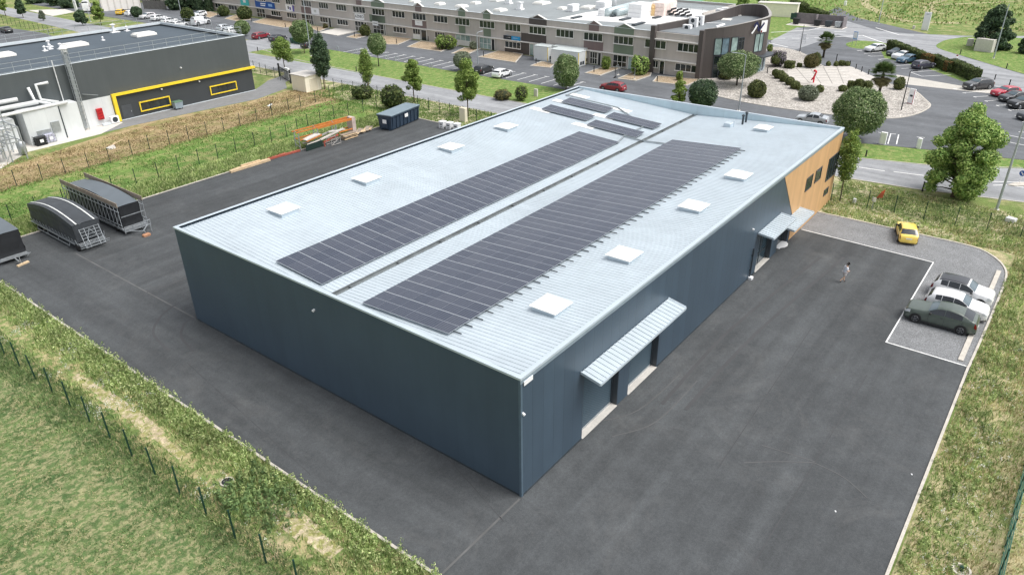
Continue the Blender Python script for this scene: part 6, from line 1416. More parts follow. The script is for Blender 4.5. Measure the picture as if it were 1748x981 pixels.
# signs on the front
def facade_sign(label, q0, q1, z0, z1, mt, extra=None, text=None, x=-.12):
    ya, yb = fy(*q0), fy(*q1); lo, hi = min(ya, yb), max(ya, yb)
    c = BO+Vector((math.sin(BA)*(lo+hi)/2, math.cos(BA)*(lo+hi)/2, 0))
    r = thing('sign', label, 'sign', (c.x, c.y, z0), -BA); w_ = hi-lo; h = z1-z0
    b = MB(); b.box(x, x+.06, -w_/2, w_/2, 0, h); b.build('board', mt, r)
    for nm, m2, y0, y1, a0, a1 in (extra or ()): b = MB(); b.box(x-.02, x-.002, w_/2-y1*w_, w_/2-y0*w_, a0*h, a1*h); b.build(nm, m2, r)
    if text: letters(text[0], r, (x-.025, 0, h*text[2]), text[1], text[3])
    return r
def letters(txt, parent, loc, size, mt, rot=(R(90), 0, R(-90)), nm='lettering'):
    cu = bpy.data.curves.new(nm, 'FONT'); cu.body = txt; cu.size = size; cu.extrude = .008; cu.align_x = 'CENTER'; cu.align_y = 'CENTER'; cu.materials.append(mt)
    t = bpy.data.objects.new(nm, cu); COL.objects.link(t); bpy.context.view_layer.update(); me = bpy.data.meshes.new_from_object(t.evaluated_get(bpy.context.evaluated_depsgraph_get())); bpy.data.objects.remove(t)
    o = bpy.data.objects.new(nm, me); COL.objects.link(o); o.parent = parent; o.location = loc; o.rotation_euler = rot; return o
m_sblue = plain('sign_blue', lin(28, 84, 160), .4); m_steal = plain('sign_teal', lin(70, 186, 184), .4); m_sviol = plain('sign_violet', lin(92, 80, 160), .4); m_scyan = plain('sign_cyan', lin(40, 150, 204), .4); m_ink = plain('sign_ink', lin(40, 46, 54), .5); m_spale = plain('sign_pale_blue', lin(150, 186, 230), .4)
facade_sign('teal sign board with white swirl at the left end of the office front', c3((-85, 45), ), c3((-22, 45), ), 2.75, 4.6, m_steal, [('emblem', m_wht, .35, .65, .3, .7)]) if 0 else facade_sign('teal sign board at the left end of the office front', (411, 4), (425, 4), 2.75, 4.8, m_steal, [('emblem', m_wht, .35, .65, .35, .7)])
facade_sign('wide blue sign with white blocks of lettering above the left glazed entrance', (436, 6), (469, 9), 2.75, 4.4, m_sblue, [('lettering', m_wht, .28, .55, .55, .72), ('lettering', m_wht, .28, .52, .25, .42), ('lettering', m_spale, .68, .88, .3, .7)])
facade_sign('white sign with dark emblem and violet edge on the office front', c3((420, 75))[0], c3((525, 85))[0], 2.75, 4.3, m_wht, [('edge_stripe', m_sviol, .80, 1.0, .0, 1.0), ('emblem', m_ink, .25, .38, .3, .75), ('emblem', m_sviol, .45, .62, .2, .65)])
facade_sign('blank-looking white sign beside the brown office panel', c3((737, 120))[0], c3((835, 128))[0], 2.75, 4.3, m_wht, [('emblem', plain('sign_faint', lin(206, 210, 206), .5), .35, .65, .3, .7)])
facade_sign('white sign with dark letters under an upper window of the office row', c3((1280, 190))[0], c3((1392, 195))[0], 2.8, 4.2, m_wht, text=('AZNEO', .95, .52, m_ink))
facade_sign('small plain white sign on the brown panel above the white garage door', c44((428, 262))[0], c44((516, 268))[0], 3.2, 4.25, m_wht, [('lettering', plain('sign_grey', lin(196, 200, 204), .5), .3, .6, .48, .58)])
facade_sign('long half dark half light-blue sign above the window of the dark-fronted unit', c44((1535, 465))[0], c44((1740, 480))[0], 2.72, 3.45, m_scyan, [('dark_half', m_ink, 0, .48, 0, 1), ('lettering', m_wht, .10, .42, .42, .66), ('lettering', m_spale, .56, .85, .40, .62)], x=-.34)
r = facade_sign('small white awning sign over a glazed office entrance', c3((1515, 300))[0], c3((1585, 305))[0], 2.0, 3.0, m_wht, [('lettering', m_ink, .2, .8, .45, .55)], x=-.5)

# ------------------------------------------------------------------ rounded dark corner building
cor = thing('corner_building', 'dark brown corner building with rounded end and curved flat roof', 'building', (101, 36.2, 0))
m_cor = ribbed('corner_cladding', lin(88, 82, 80), 0, .45, .16, .5, var=.05, edge=.1)
CPT = ((1204, 51.5, 8.4), (1237, 47, 8.7), (1266, 41.5, 9.0), (1292, 35.5, 9.3), (1309, 31, 9.5), (1316.5, 27, 9.6), (1314.5, 18.6, 9.6), (1306, 10.7, 9.55), (1293, 8, 9.5), (1266, 8.6, 9.35), (1241.6, 15.7, 9.0), (1194, 28.6, 8.6))
raw = [G(*q) for q in CPT]; CH = 8.3
ctl = [(BO.x+.2, 36.6, 8.4)]+[tuple(p) for p in raw[1:]]+[(BO.x+.7, BO.y+9.8, 8.35)]
arc = smooth_curve(ctl, 4); zz = np.interp(np.arange(len(arc))/4, np.arange(len(ctl)), [c[2] for c in ctl]); arc = [Vector((p.x, p.y)) for p in arc]
cen = Vector((sum(p.x for p in arc)/len(arc), sum(p.y for p in arc)/len(arc)))
inn = [p+(cen-p).normalized()*.4 for p in arc]
b = MB(); n = len(arc)
for i in range(n-1):
    a, c, ai, ci = arc[i], arc[i+1], inn[i], inn[i+1]; za, zc = zz[i], zz[i+1]
    b.add([(a.x, a.y, 0), (c.x, c.y, 0), (c.x, c.y, zc), (a.x, a.y, za), (ai.x, ai.y, 6.9), (ci.x, ci.y, 6.9), (ci.x, ci.y, zc), (ai.x, ai.y, za)], [(0, 1, 2, 3), (5, 4, 7, 6)])
for k in (0, n-1):
    a, ai = arc[k], inn[k]; b.add([(a.x, a.y, 0), (ai.x, ai.y, 0), (ai.x, ai.y, zz[k]), (a.x, a.y, zz[k])], [(0, 1, 2, 3)])
b.build('wall', m_cor, cor, world=True)
b = MB()
for i in range(n-1):
    q = []
    for k in (i, i+1): o1 = arc[k]+(arc[k]-cen).normalized()*.08; o2 = inn[k]-(inn[k]-cen).normalized()*.05; q += [(o1.x, o1.y, zz[k]+.004), (o2.x, o2.y, zz[k]+.004), (o1.x, o1.y, zz[k]+.1), (o2.x, o2.y, zz[k]+.1)]
    b.add(q, [(2, 6, 7, 3), (0, 4, 6, 2), (3, 7, 5, 1)])
b.build('coping', plain('brown_coping', lin(168, 164, 160), .5), cor, world=True)
b = MB(); b.prism([(p.x, p.y) for p in inn], 7.0, 7.3); b.build('roof', plain('roof_membrane_mid', lin(124, 130, 134), .8, var=.08, scale=.3), cor, world=True)
# front slab fin and grey inset of the corner building
b = MB(); b.box(-.55, .35, 9.6, 10.5, 0, CH); b.build('fin', m_cor, off); b = MB(); b.box(-.5, .4, .2, 1.0, 0, CH); b.build('fin', m_cor, off)
def arc_at(px, z):                                  # point of the front wall under image column px
    best = None
    for i in range(22):
        for t in np.linspace(0, 1, 9)[:-1]:
            p = arc[i].lerp(arc[i+1], t); e = abs(proj(Vector((p.x, p.y, z)))[0]-px)
            if best is None or e < best[0]: best = (e, i+t)
    return best[1]
def arc_pt(s, off): i = int(s); p = arc[i].lerp(arc[i+1], s-i); d = (arc[i+1]-arc[i]).normalized(); nn = Vector((d.y, -d.x)); nn = nn if nn.dot(p-cen) > 0 else -nn; return p+nn*off
def curve_panel(x0, x1, z0, z1, nm, mt, frame=m_frame, n=2, rails=()):
    """glazing following the curved dark wall"""
    zm = (z0+z1)/2; s0, s1 = arc_at(x0, zm), arc_at(x1, zm); S = [s0+(s1-s0)*k/n for k in range(n+1)]; P = [arc_pt(s, .06) for s in S]; Q = [arc_pt(s, .04) for s in S]
    b = MB()
    for p, q in zip(P, P[1:]):
        for z in (z0, z1)+tuple(rails): b.beam((p.x, p.y, z), (q.x, q.y, z), .12, .1)
    for p in P: b.beam((p.x, p.y, z0), (p.x, p.y, z1), .1, .12)
    o = b.build(nm, frame, cor, world=True); b = MB()
    for p, q in zip(Q, Q[1:]): b.add([(p.x, p.y, z0), (q.x, q.y, z0), (q.x, q.y, z1), (p.x, p.y, z1)], [(0, 1, 2, 3)])
    b.build('pane', mt, o, world=True)
curve_panel(1219, 1232, 4.1, 6.9, 'window', m_blind, n=1); curve_panel(1232.5, 1244, 4.1, 6.9, 'window', m_glassb, n=1); curve_panel(1217, 1243, .2, 3.9, 'window', m_pane, n=3, rails=(2.2,)); curve_panel(1248, 1259, 4.4, 6.9, 'window', m_blind, n=1); curve_panel(1259.5, 1269, 4.4, 6.7, 'window', m_pane, n=2, rails=(6.1,)); curve_panel(1288, 1302, 3.9, 7.0, 'window', m_blind, n=2); curve_panel(1292, 1306, .2, 2.6, 'entrance_door', m_glassb, m_par, 3)
s0, s1 = arc_at(1290, 3), arc_at(1309, 3); b = MB()
for k in range(4): p, q, p2, q2 = arc_pt(s0+(s1-s0)*k/4, .05), arc_pt(s0+(s1-s0)*(k+1)/4, .05), arc_pt(s0+(s1-s0)*k/4, 1.4), arc_pt(s0+(s1-s0)*(k+1)/4, 1.4); b.prism([tuple(p), tuple(q), tuple(q2), tuple(p2)], 2.9, 3.1, bottom=True)
b.build('entrance_canopy', m_frame, cor, world=True)
gcor = 'air units on the corner roof'
for k, (px, py, hgt) in enumerate(((1173, 52, 1.0), (1183, 49, 2.0), (1193, 46, 2.0), (1228, 34, 2.0), (1237, 31.5, 2.0), (1244, 29.5, 1.2), (1256, 23, 1.2))):
    P = G(px, py, 6.98); b = MB(); b.bbox(P.x-.45, P.x+.45, P.y-.8, P.y+.8, 6.98, 6.98+hgt, .05); u = b.build('air_unit', m_wht, cor, world=True); b = MB()
    for q in range(2 if hgt > 1.5 else 1): b.lathe([(.36, -.02), (.38, 0)], 14, (P.x-.46, P.y, 6.98+.5+q*.95), 'x')
    b.build('fan', m_dark, u, world=True)
for px, py, s in ((1258, 29, 3), (1240, 37.5, 2.6)): P = G(px, py, 6.98); b = MB(); b.obox((P.x, P.y, 6.98), s, s*.8, .3, .2); b.obox((P.x, P.y, 7.28), s*.85, s*.66, .2, .2); b.build('skylight', m_dome, cor, world=True)
A, Cc = G(1222, 47, 7.3), G(1236, 42.5, 7.3); b = MB(); b.tube([A, Cc], .25, 10); b.tube([G(1203, 40, 7.2), G(1234, 41, 7.2)], .14, 8); b.build('roof_pipe', m_wht, cor, world=True)
# white board with dark swoosh at the rounded end
sa, sb = arc_at(1289, 8.4), arc_at(1307, 8.4); a, c = arc_pt(sa, .3), arc_pt(sb, .3); d = (c-a).normalized(); cx_ = a.lerp(c, .5)
r = thing('sign', 'white roof-edge sign board with dark swoosh emblem on the rounded corner', 'sign', (cx_.x, cx_.y, 7.1), math.atan2(d.y, d.x))
b = MB(); b.box(-.2, (c-a).length/2, -.06, .06, .1, 2.1); b.build('board', m_wht, r)
def swoosh(pts, mt, nm, w_=.4, yy=-.10):
    for s in (1,):
        b = MB()
        for (x0, z0), (x1, z1) in zip(pts, pts[1:]): b.beam((x0, yy, z0), (x1, yy, z1), .05, w_, up=(0, 0, 1))
        b.build(nm, mt, r)
m_navy = plain('navy', lin(30, 34, 78), .4)
for yy in (-.10,): swoosh([(-2.2, 1.3), (-1.5, 2.0), (-1.1, 1.3), (-.9, .5), (-.2, 1.0), (.5, 1.7)], m_navy, 'emblem', .36, yy); swoosh([(-2.6, .2), (-2.1, .6), (-1.4, 1.5)], m_wht, 'emblem', .3, yy); swoosh([(-.1, .15), (.05, .45)], m_red, 'emblem', .3, yy)
# cabins before the office row
gc = 'white site cabins before the office row'; m_cab = ribbed('cabin_panels', lin(222, 226, 226), 0, 1.2, .12, .5, var=.03, edge=.05); m_cabr = plain('cabin_roof', lin(198, 206, 206), .6, var=.06)
for lab, q, sx, sy in (('long white site cabin nearest the car lane, with yellow-edged end', (98.3, 62.8), 2.6, 6.4), ('second white site cabin with an end vent, behind the near one', (101.0, 64.2), 2.5, 7.4), ('small white site cabin at the left behind the others', (99.6, 69.4), 2.6, 3.4)):
    r = thing('site_cabin', lab, 'cabin', (q[0], q[1], .11), 0, gc); b = MB(); b.bbox(-sx/2, sx/2, -sy/2, sy/2, .12, 2.7, .02); b.build('wall', m_cab, r); b = MB(); b.bbox(-sx/2-.06, sx/2+.06, -sy/2-.06, sy/2+.06, 2.705, 2.82, .03); b.box(-sx/2, sx/2, -sy/2, sy/2, 0, .119); b.build('roof', m_cabr, r)
    b = MB()
    for x in (-sx/2-.02, sx/2-.06): b.box(x, x+.08, -sy/2-.02, -sy/2+.06, .1, 2.7)
    b.build('corner_post', m_yel, r)
    b = MB(); b.box(-.7, -.1, -sy/2-.04, -sy/2-.001, .3, .9); b.box(.1, .7, -sy/2-.04, -sy/2-.001, .3, .9); b.build('vent', m_dark, r)

# ------------------------------------------------------------------ buildings behind
m_redw = ribbed('red_cladding', lin(120, 34, 42), 1, .8, .12, .6, var=.04, edge=.08); m_grw = plain('green_render', lin(132, 190, 160), .7, var=.05, scale=.3)
r = thing('red_building', 'dark red building behind the grey office roof', 'building', (158, 110, 0)); b = MB(); b.box(158, 180, 97, 170, 0, 7.6); b.build('wall', m_redw, r, world=True); b = MB(); b.box(157.8, 180.2, 96.8, 170.2, 7.605, 7.8); b.build('roof', m_memb2, r, world=True)
for y in (98.5, 101, 104.5, 108, 126, 131): b = MB(); b.box(157.9, 157.999, y, y+1.6, 3.6, 6.2); b.box(157.88, 157.96, y-.1, y+1.7, 6.2, 6.35); w_ = b.build('window', m_pane, r, world=True); b = MB(); b.box(157.85, 157.9, y+.72, y+.88, 3.6, 6.2); b.box(157.85, 157.9, y-.08, y, 3.6, 6.2); b.box(157.85, 157.9, y+1.6, y+1.7, 3.6, 6.2); b.build('frame', m_band, w_, world=True)
r = thing('dark_blue_building', 'dark slate link block with white window frames between the red and green buildings', 'building', (164, 92, 0)); b = MB(); b.box(164, 182, 89.5, 96.5, 0, 6.6); b.build('wall', plain('slate_wall', lin(74, 80, 90), .6), r, world=True)
for y in (90, 92, 94): b = MB(); b.box(163.9, 163.999, y, y+1.7, 2.6, 5.4); w_ = b.build('window', m_glassb, r, world=True); b = MB(); b.box(163.86, 163.9, y-.1, y+.05, 2.6, 5.4); b.box(163.86, 163.9, y+.8, y+.95, 2.6, 5.4); b.box(163.86, 163.9, y-.1, y+1.7, 3.8, 3.95); b.build('frame', m_band, w_, world=True)
r = thing('green_building', 'pale green two-storey building at the top behind the office roof', 'building', (170, 82, 0)); b = MB(); b.box(170, 225, 82, 89.4, 0, 6.4); b.box(172, 225, 89.4, 110, 0, 6.4); b.build('wall', m_grw, r, world=True); b = MB(); b.box(169.7, 225.3, 81.7, 110.3, 6.405, 6.7); b.build('roof', m_par, r, world=True)
for x in (173, 178, 183, 188.5, 194, 199.5): b = MB(); b.box(x, x+2.4, 81.9, 81.999, 3.6, 5.2); w_ = b.build('window', m_pane, r, world=True); b = MB(); b.box(x-.1, x+2.5, 81.84, 81.9, 3.45, 3.62); b.box(x+.7, x+.82, 81.84, 81.9, 3.6, 5.2); b.box(x+1.6, x+1.72, 81.84, 81.9, 3.6, 5.2); b.build('frame', m_band, w_, world=True)
b = MB(); b.box(169.9, 169.999, 83.5, 86, 3.4, 5.2); b.build('window', m_pane, r, world=True)
q0, q1 = G(176, 20), G(240, 14); wall = MB(); wall.beam((q0.x, q0.y, 1.75), (q1.x, q1.y, 1.75), .3, 3.5)
r = thing('white_wall', 'long white boundary wall at the top left of the photo', 'wall', tuple((q0+q1)/2)); wall.build('panel', plain('white_wall_paint', lin(232, 228, 222), .8, var=.04), r, world=True)
for k in range(7): p = q0.lerp(q1, k/6); b = MB(); b.beam((p.x, p.y, 0), (p.x, p.y, 3.6), .4, .4); b.build('pier', m_slab, r, world=True)
q0, q1 = G(246, 16), G(285, 17); r = thing('board_fence', 'weathered dark board fence right of the long white wall', 'fence', tuple((q0+q1)/2)); b = MB()
for k in range(30): p = q0.lerp(q1, k/30); p2 = q0.lerp(q1, (k+.88)/30); b.beam((p.x, p.y, 1.3), (p2.x, p2.y, 1.3), .06, 2.5+.2*math.sin(k*2.1))
b.build('boards', plain('old_boards', lin(112, 110, 106), .85, var=.2), r, world=True)
q = G(1341, 30); r = thing('kiosk', 'cream rendered kiosk wall behind the rounded corner building', 'kiosk', (q.x+1, q.y+3, 0), R(10)); b = MB(); b.bbox(-1.5, 1.5, -5.4, 4.6, 0, 3.2, .02); b.build('wall', plain('cream_render', lin(232, 224, 202), .7), r); b = MB(); b.bbox(-1.7, 1.7, -5.6, 4.8, 3.205, 3.4, .04); b.build('roof', m_slab, r)
# ------------------------------------------------------------------ fences in place
fence('dark green wire fence between the near lawn and the weedy verge', [(-11.4, 2.2+2.66*k) for k in range(-3, 24)], 1.95, r=.04)
fence('green wire fence seen almost edge-on at the bottom right', [(4.5+2.5*k, -21.7-.012*k) for k in range(9)]+[(28, -21.9)], 1.95, r=.04, fold=True)
f2 = [(-16, 66.2), (-13.2, 66.2), (-10.5, 66.3), (-8, 66.3), (-5.4, 66.4), (-3, 66.4), (-.4, 66.5), (2.2, 66.5), (5, 66.6), (7.7, 66.6), (10.4, 66.6), (13.2, 66.7), (16, 66.8), (18.9, 67.2), (21.7, 67.3), (24.4, 67.4), (27.3, 67.7), (30.4, 68), (33, 67.9), (35.6, 68), (38, 68.7), (40.4, 69.4), (43, 69.8), (45.8, 70), (48.3, 69.6), (51, 69.3), (53.9, 69.4)]
fence('dark wire fence with thin posts running behind the trailers and the rack', f2, 1.9, m_fdark, mw_dark)
fence('dark wire fence along the brown grass before the black factory', [(-12, 77.2), (-9, 77.3), (-6.2, 77.4), (-3.5, 77.5), (-1, 77.6), (1.7, 77.7), (4.5, 77.8), (7.3, 77.7), (10, 77.7), (12.7, 77.4), (15.3, 77.2), (18.6, 78), (21.2, 78.4), (24, 78.3), (26.8, 78.2), (29.5, 78.0), (32.2, 78), (34.9, 78), (38.1, 78.5), (41.5, 79.4), (45, 80), (47.3, 79.9), (50.5, 80.2), (54.1, 81)], 1.9, m_fdark, mw_dark)
fence('green wire fence along the service road beyond the far corner of the shed', [(58, 84.5), (58.1, 82.4), (58.5, 80), (58.7, 77), (58.6, 74.2), (58.6, 71), (58.5, 68), (57.6, 63.9), (57.6, 61.6), (57.5, 59.2), (57, 56.6), (56.8, 53.8), (56.6, 51), (56.4, 48)], 1.9, m_fdark, mw_dark)
fence('green wire fence between the parking pad and the service road', [(55.2, -.1), (55.15, -3.8), (55.3, -6.4), (55.2, -9.2), (55.3, -12), (55.7, -14.7), (56, -17.5), (56.2, -20.3), (56.4, -23)], 1.9, r=.04)
fence('green wire fence between staff car park and road at the far left', [(57, 226), (57, 190)], 1.9, m_fdark, mw_dark, step=2.8)
fence('short dark wire fence between the factory corner and the sliding gate', [(60, 112), (59.5, 109.7), (59, 107), (58.6, 104.5), (58.2, 101.4), (57.3, 98.5)], 1.9, m_fdark, mw_dark)

# ------------------------------------------------------------------ trees
tree('young light green tree behind the factory corner gate', (486.4, 121), 66, 42, (.36, 1), L_young, 2600, .22, 'open')
tree('dense dark oval tree tied to stakes beside the cream substation', (554, 153), 61, 33, (.28, 1), L_dark, 4200, .22, 'oval', stakes=True)
tree('round clipped dark tree in front of the red-brown gravel beds', (520, 91), 34, 40, (.3, 1), L_round, 4200, .24, 'round')
tree('round clipped lollipop tree alone on the grass before the parking bays', (646.6, 113.5), 57, 33, (.34, 1), L_round, 3600, .22, 'round', bark=m_barkd)
tree('slender green young tree with stakes on the near side of the service road', (628, 153), 86, 24, (.2, 1), L_young, 2000, .2, 'oval', stakes=True)
tree('yellow-green young tree by the wild bush and the road', (707, 175), 106, 36, (.36, 1), L_young, 2800, .21, 'open')
tree('widest yellow-green young tree beside the cream utility cabinet', (799, 199), 110, 50, (.34, 1), L_young, 3600, .21, 'open')
tree('silver-green round tree rising behind the yellow-green trees', (790, 121), 87, 33, (.1, 1), L_silver, 3200, .2, 'round')
tree('dark shaggy round tree at the far left corner of the shed roof', (966, 153), 93, 47, (.06, 1), L_round, 5200, .21, 'round')
tree('small yellow-green sapling peeping over the shed parapet', (1157, 188), 140, 30, (.3, 1), L_young, 1500, .18, 'open')
tree('dark round clipped tree peeping over the shed parapet', (1197, 190), 134, 53, (.1, 1), L_dark, 4600, .2, 'round')
tree('broad clipped tree on the white gravel before the dark corner building', (1257, 147), 86, 74, (.2, 1), L_round, 6500, .2, 'round', trunk_r=.16, bark=m_barkd)
tree('big dense globe-shaped tree behind the right end of the shed', (1457, 240), 149, 90, (.1, 1), L_round, 11000, .19, 'round', trunk_r=.16, bark=m_barkd)
tree('thin leaning young tree at the wooden corner of the shed', (1433, 344), 226, 36, (.34, 1), L_young, 2200, .17, 'oval', lean=(1.2, .4), trunk_r=.07)
tree('big bright green broadleaf tree beside the service road', (1626, 336), 192, 128, (.10, 1.0), L_big, 26000, .21, 'full', trunk_r=.22, shell=.2)
tree('dark green bushy evergreen beside the white boxes at the top right', (1690, 84), 10, 64, (.0, .96), L_dark, 7000, .36, 'full', trunk_r=.2)
tree('small dark evergreen cut by the right edge', (1752, 92), 58, 30, (.0, 1), L_dark, 2000, .3, 'full')
gt = 'roadside trees at the far left'
for lab, base, ty, wp, lf in (('roadside tree second from the left edge beyond the staff car park', (40, 31), 0, 17, L_dark), ('roadside tree at the left edge beyond the staff car park', (10, 28), -6, 16, L_young), ('bushy roadside tree before the factory roof railing', (141, 44), 20, 22, L_dark), ('tall fresh green tree in the lawn before the white wall', (173, 43), 6, 20, L_young), ('bare thin-leaved roadside sapling left of the bushy one', (74, 36), 20, 10, L_silver)):
    tree(lab, base, ty, wp, (.3, 1), lf, 1500, .4, 'open', group=gt)
tree('dark round tree between white cars beyond the factory roof', (235, 31), 11, 19, (.02, 1), L_dark, 2200, .3, 'round')
tree('small round olive-green tree at the factory roof corner', (416, 62), 34, 27, (.06, 1), L_round, 2600, .25, 'round')
for lab, base, ty, wp in (('dark tree mass right of the board fence', (300, 17), -14, 30), ('dark tree above the clipped bushes at the top left', (325, 17), -22, 34), ('dark tree left of the ivy-clad office end', (268, 12), -18, 26), ('dark tree behind the white totem at the top left', (118, 14), -14, 34), ('dark tree beside the white and red van', (95, 10), -16, 30), ('dark tree at the top left edge', (62, 6), -22, 36)):
    tree(lab, base, ty, wp, (.0, 1), L_dark, 2200, .45, 'full')
for lab, base in (('ivy-covered column left of the office end door', (342, 20)), ('ivy-covered column right of the office end door', (358, 20))): shrub(lab, base, 9, 26, L_dark, 1400, .28, 'block', 'ivy_column', 'ivy')
for lab, base, ty, wp in (('small dark tree left behind the rounded corner building', (1268, 8), -8, 22), ('small dark tree right behind the rounded corner building', (1302, 9), -8, 22)): tree(lab, base, ty, wp, (.0, 1), L_big, 1600, .4, 'full')
palm('taller palm with dry skirt at the back of the white gravel', (1405, 99), 53, 30); palm('palm beside the drum-clipped shrubs at the front of the white gravel', (1500, 163), 106, 44)

# ------------------------------------------------------------------ shrubs and topiary
gb = 'clipped bushes before the office row'
for lab, base, wq, hq in (('wide clipped bush beside the far lamp post', (322, 36), 21, 19), ('clipped bush left of two before the red-brown gravel beds', (383, 28), 18, 15), ('bigger clipped bush right of two before the red-brown gravel beds', (419, 33), 24, 19)): shrub(lab, base, wq, hq, L_hedge, 1800, .22, group=gb)
shrub('dark clipped bush beside the awning sign entrance', (624, 62), 17, 17, L_box, 1300, .2); shrub('spreading bright green cushion bush on a brown gravel bed', (762, 84), 37, 20, L_young, 2600, .2, 'loose'); shrub('small grey twiggy bush next to the white garage glazing', (808, 85), 12, 13, L_silver, 700, .18, 'loose')
shrub('small brown bush before the ground-floor windows left of the pale slab', (556, 49), 8, 7, L_brown, 400, .18, 'loose'); shrub('upright green bush right of the white cabins', (1034, 119), 15, 21, L_young, 1200, .18, 'loose'); shrub('large loose green bush behind the construction fence', (1092, 128), 30, 29, L_big, 2600, .2, 'loose'); shrub('spiky yellowish plant on the corner gravel bed', (1159, 138), 10, 15, L_young, 500, .2, 'loose')
shrub('wild tangled bush behind the waste skip', (672, 186), 40, 38, L_hedge, 3000, .2, 'loose'); shrub('low wild bramble left of the skip bush', (620, 168), 36, 20, L_hedge, 2000, .2, 'loose'); shrub('scrubby growth by the road opposite the pink flower bed', (890, 172), 22, 24, L_young, 900, .16, 'loose'); shrub('pinkish low flower bed on the grass left of the shed roof', (858, 170), 30, 14, L_brown, 900, .16, 'loose')
T = lambda x, y: (1220+x/6.133, 60+y/6.133)
gtp = 'clipped topiary on the white gravel'
for lab, x, y, wq, hq, lf, shp, nm_ in (('large clipped ball bush nearest the shed parapet on the white gravel', 430, 655, 186, 165, L_box, 'ball', 2600), ('big silvery dome bush at the front of the topiary chain', 970, 684, 196, 140, L_silver, 'ball', 2600),
    ('farthest small ball of the topiary chain', 630, 428, 62, 62, L_box, 'ball', 700), ('oblong second bush of the topiary chain', 672, 458, 110, 78, L_box, 'ball', 1100), ('third ball of the topiary chain', 722, 492, 88, 78, L_box, 'ball', 1000), ('fourth, darker ball of the topiary chain', 780, 525, 94, 78, L_box, 'ball', 1000), ('fifth ball of the topiary chain', 836, 566, 96, 78, L_box, 'ball', 1000), ('smallest low ball beside the silvery dome bush', 896, 586, 66, 52, L_box, 'ball', 600),
    ('ball bush right of the silvery dome', 1092, 603, 82, 72, L_box, 'ball', 900), ('low ball bush before the big globe tree', 1336, 592, 86, 60, L_box, 'ball', 900), ('drum-clipped shrub left of three by the palm', 1418, 570, 66, 82, L_box, 'drum', 900),
    ('cube-clipped bush at the building side of the white paving', 778, 350, 86, 66, L_box, 'block', 1000), ('tiny cube bush beside the big brown bush', 884, 340, 38, 36, L_box, 'block', 400), ('big brownish egg-shaped bush behind the red sculpture', 1000, 344, 145, 128, L_brown, 'ball', 2200), ('dark green bush behind the brownish egg-shaped bush', 1048, 330, 108, 128, L_box, 'ball', 1600),
    ('small ball bush left at the back of the white paving', 1186, 328, 46, 46, L_box, 'ball', 500), ('small ball bush with a post behind it at the back of the white paving', 1268, 330, 46, 46, L_box, 'ball', 500), ('small cube bush at the back of the white paving', 1324, 328, 48, 48, L_box, 'block', 500), ('small ball bush nearest the bollards at the back of the white paving', 1384, 328, 54, 48, L_box, 'ball', 500)):
    shrub(lab, T(x, y), wq/6.133, hq/6.133, lf, nm_, .13, shp, 'topiary', 'topiary', group=gtp)
for lab, x, y, wq, hq, shp in (('tall drum-clipped shrub in the middle of three by the palm', 845, 490, 40, 52, 'drum'), ('round-topped shrub right of the drum-clipped ones by the palm', 892, 487, 52, 42, 'ball'), ('ball bush half hidden behind the front palm', 1062, 490, 58, 64, 'ball')):
    shrub(lab, (1200+x/3.19, y/3.19), wq/3.19, hq/3.19, L_box, 1000, .13, shp, 'topiary', 'topiary', group=gtp)
shrub('loose purple-grey bush by the dark corner building entrance', T(655, 330), 26, 24, L_purple, 1400, .16, 'loose'); tree('small standard tree in front of the purple-grey bush', T(628, 340), 95, 16, (.3, 1), L_box, 900, .15, 'round', trunk_r=.06, bark=m_barkd); shrub('yellowish shrub at the rounded corner of the dark building', T(572, 178), 10, 12, L_young, 500, .16, 'loose'); shrub('low shrub at the foot of the dark corner wall', T(110, 465), 24, 12, L_box, 700, .15, 'loose')
hedge('long clipped hedge behind the parked white and blue cars', (1518, 86), (1584, 114), 1.6, 2.0, rust=(.45, .06)); hedge('middle clipped hedge with a reddish gap', (1590, 108), (1622, 124), 1.5, 1.7, rust=(.4, .1)); hedge('square-ended clipped hedge nearest the pale path', (1622, 119), (1664, 139), 1.7, 1.9)
hedge('short clipped hedge left behind the bin enclosure', (1352, 14), (1360, 18), 1.6, 2.2); hedge('clipped hedge block beside the wild verge', (1362, 19), (1374, 25), 1.8, 2.4); hedge('rounded clipped hedge behind the bin enclosure', (1382, 27), (1408, 36), 2.0, 2.0)

# ------------------------------------------------------------------ street furniture
bol_me = None
def bollard(label, px, py, h=.95, group='black bollards'):
    global bol_me
    P = G(px, py)
    if bol_me is None:
        b = MB(); b.lathe([(.11, 0), (.11, .1), (.085, .12), (.085, .86), (.095, .88), (.095, .95), (.03, .98)], 12); o = b.build('bollard', m_black, smooth=False); bol_me = o.data
    else: o = bpy.data.objects.new('bollard', bol_me); COL.objects.link(o)
    o.location = (P.x, P.y, .02); o.scale = (1, 1, h/.95); return tag(o, label, 'bollard', group)
cc = {'t': T, '3': lambda x, y: c3((x, y))[0], '4': lambda x, y: c44((x, y))[0], '5': lambda x, y: c5((x, y))[0], '6': lambda x, y: c6((x, y))[0], '7': lambda x, y: (1300+x/6.992, y/6.992), '8': lambda x, y: (1498+x/6.992, y/6.992), 'q': lambda x, y: c7((x, y))[0], 'L': lambda x, y: cL((x, y))[0]}
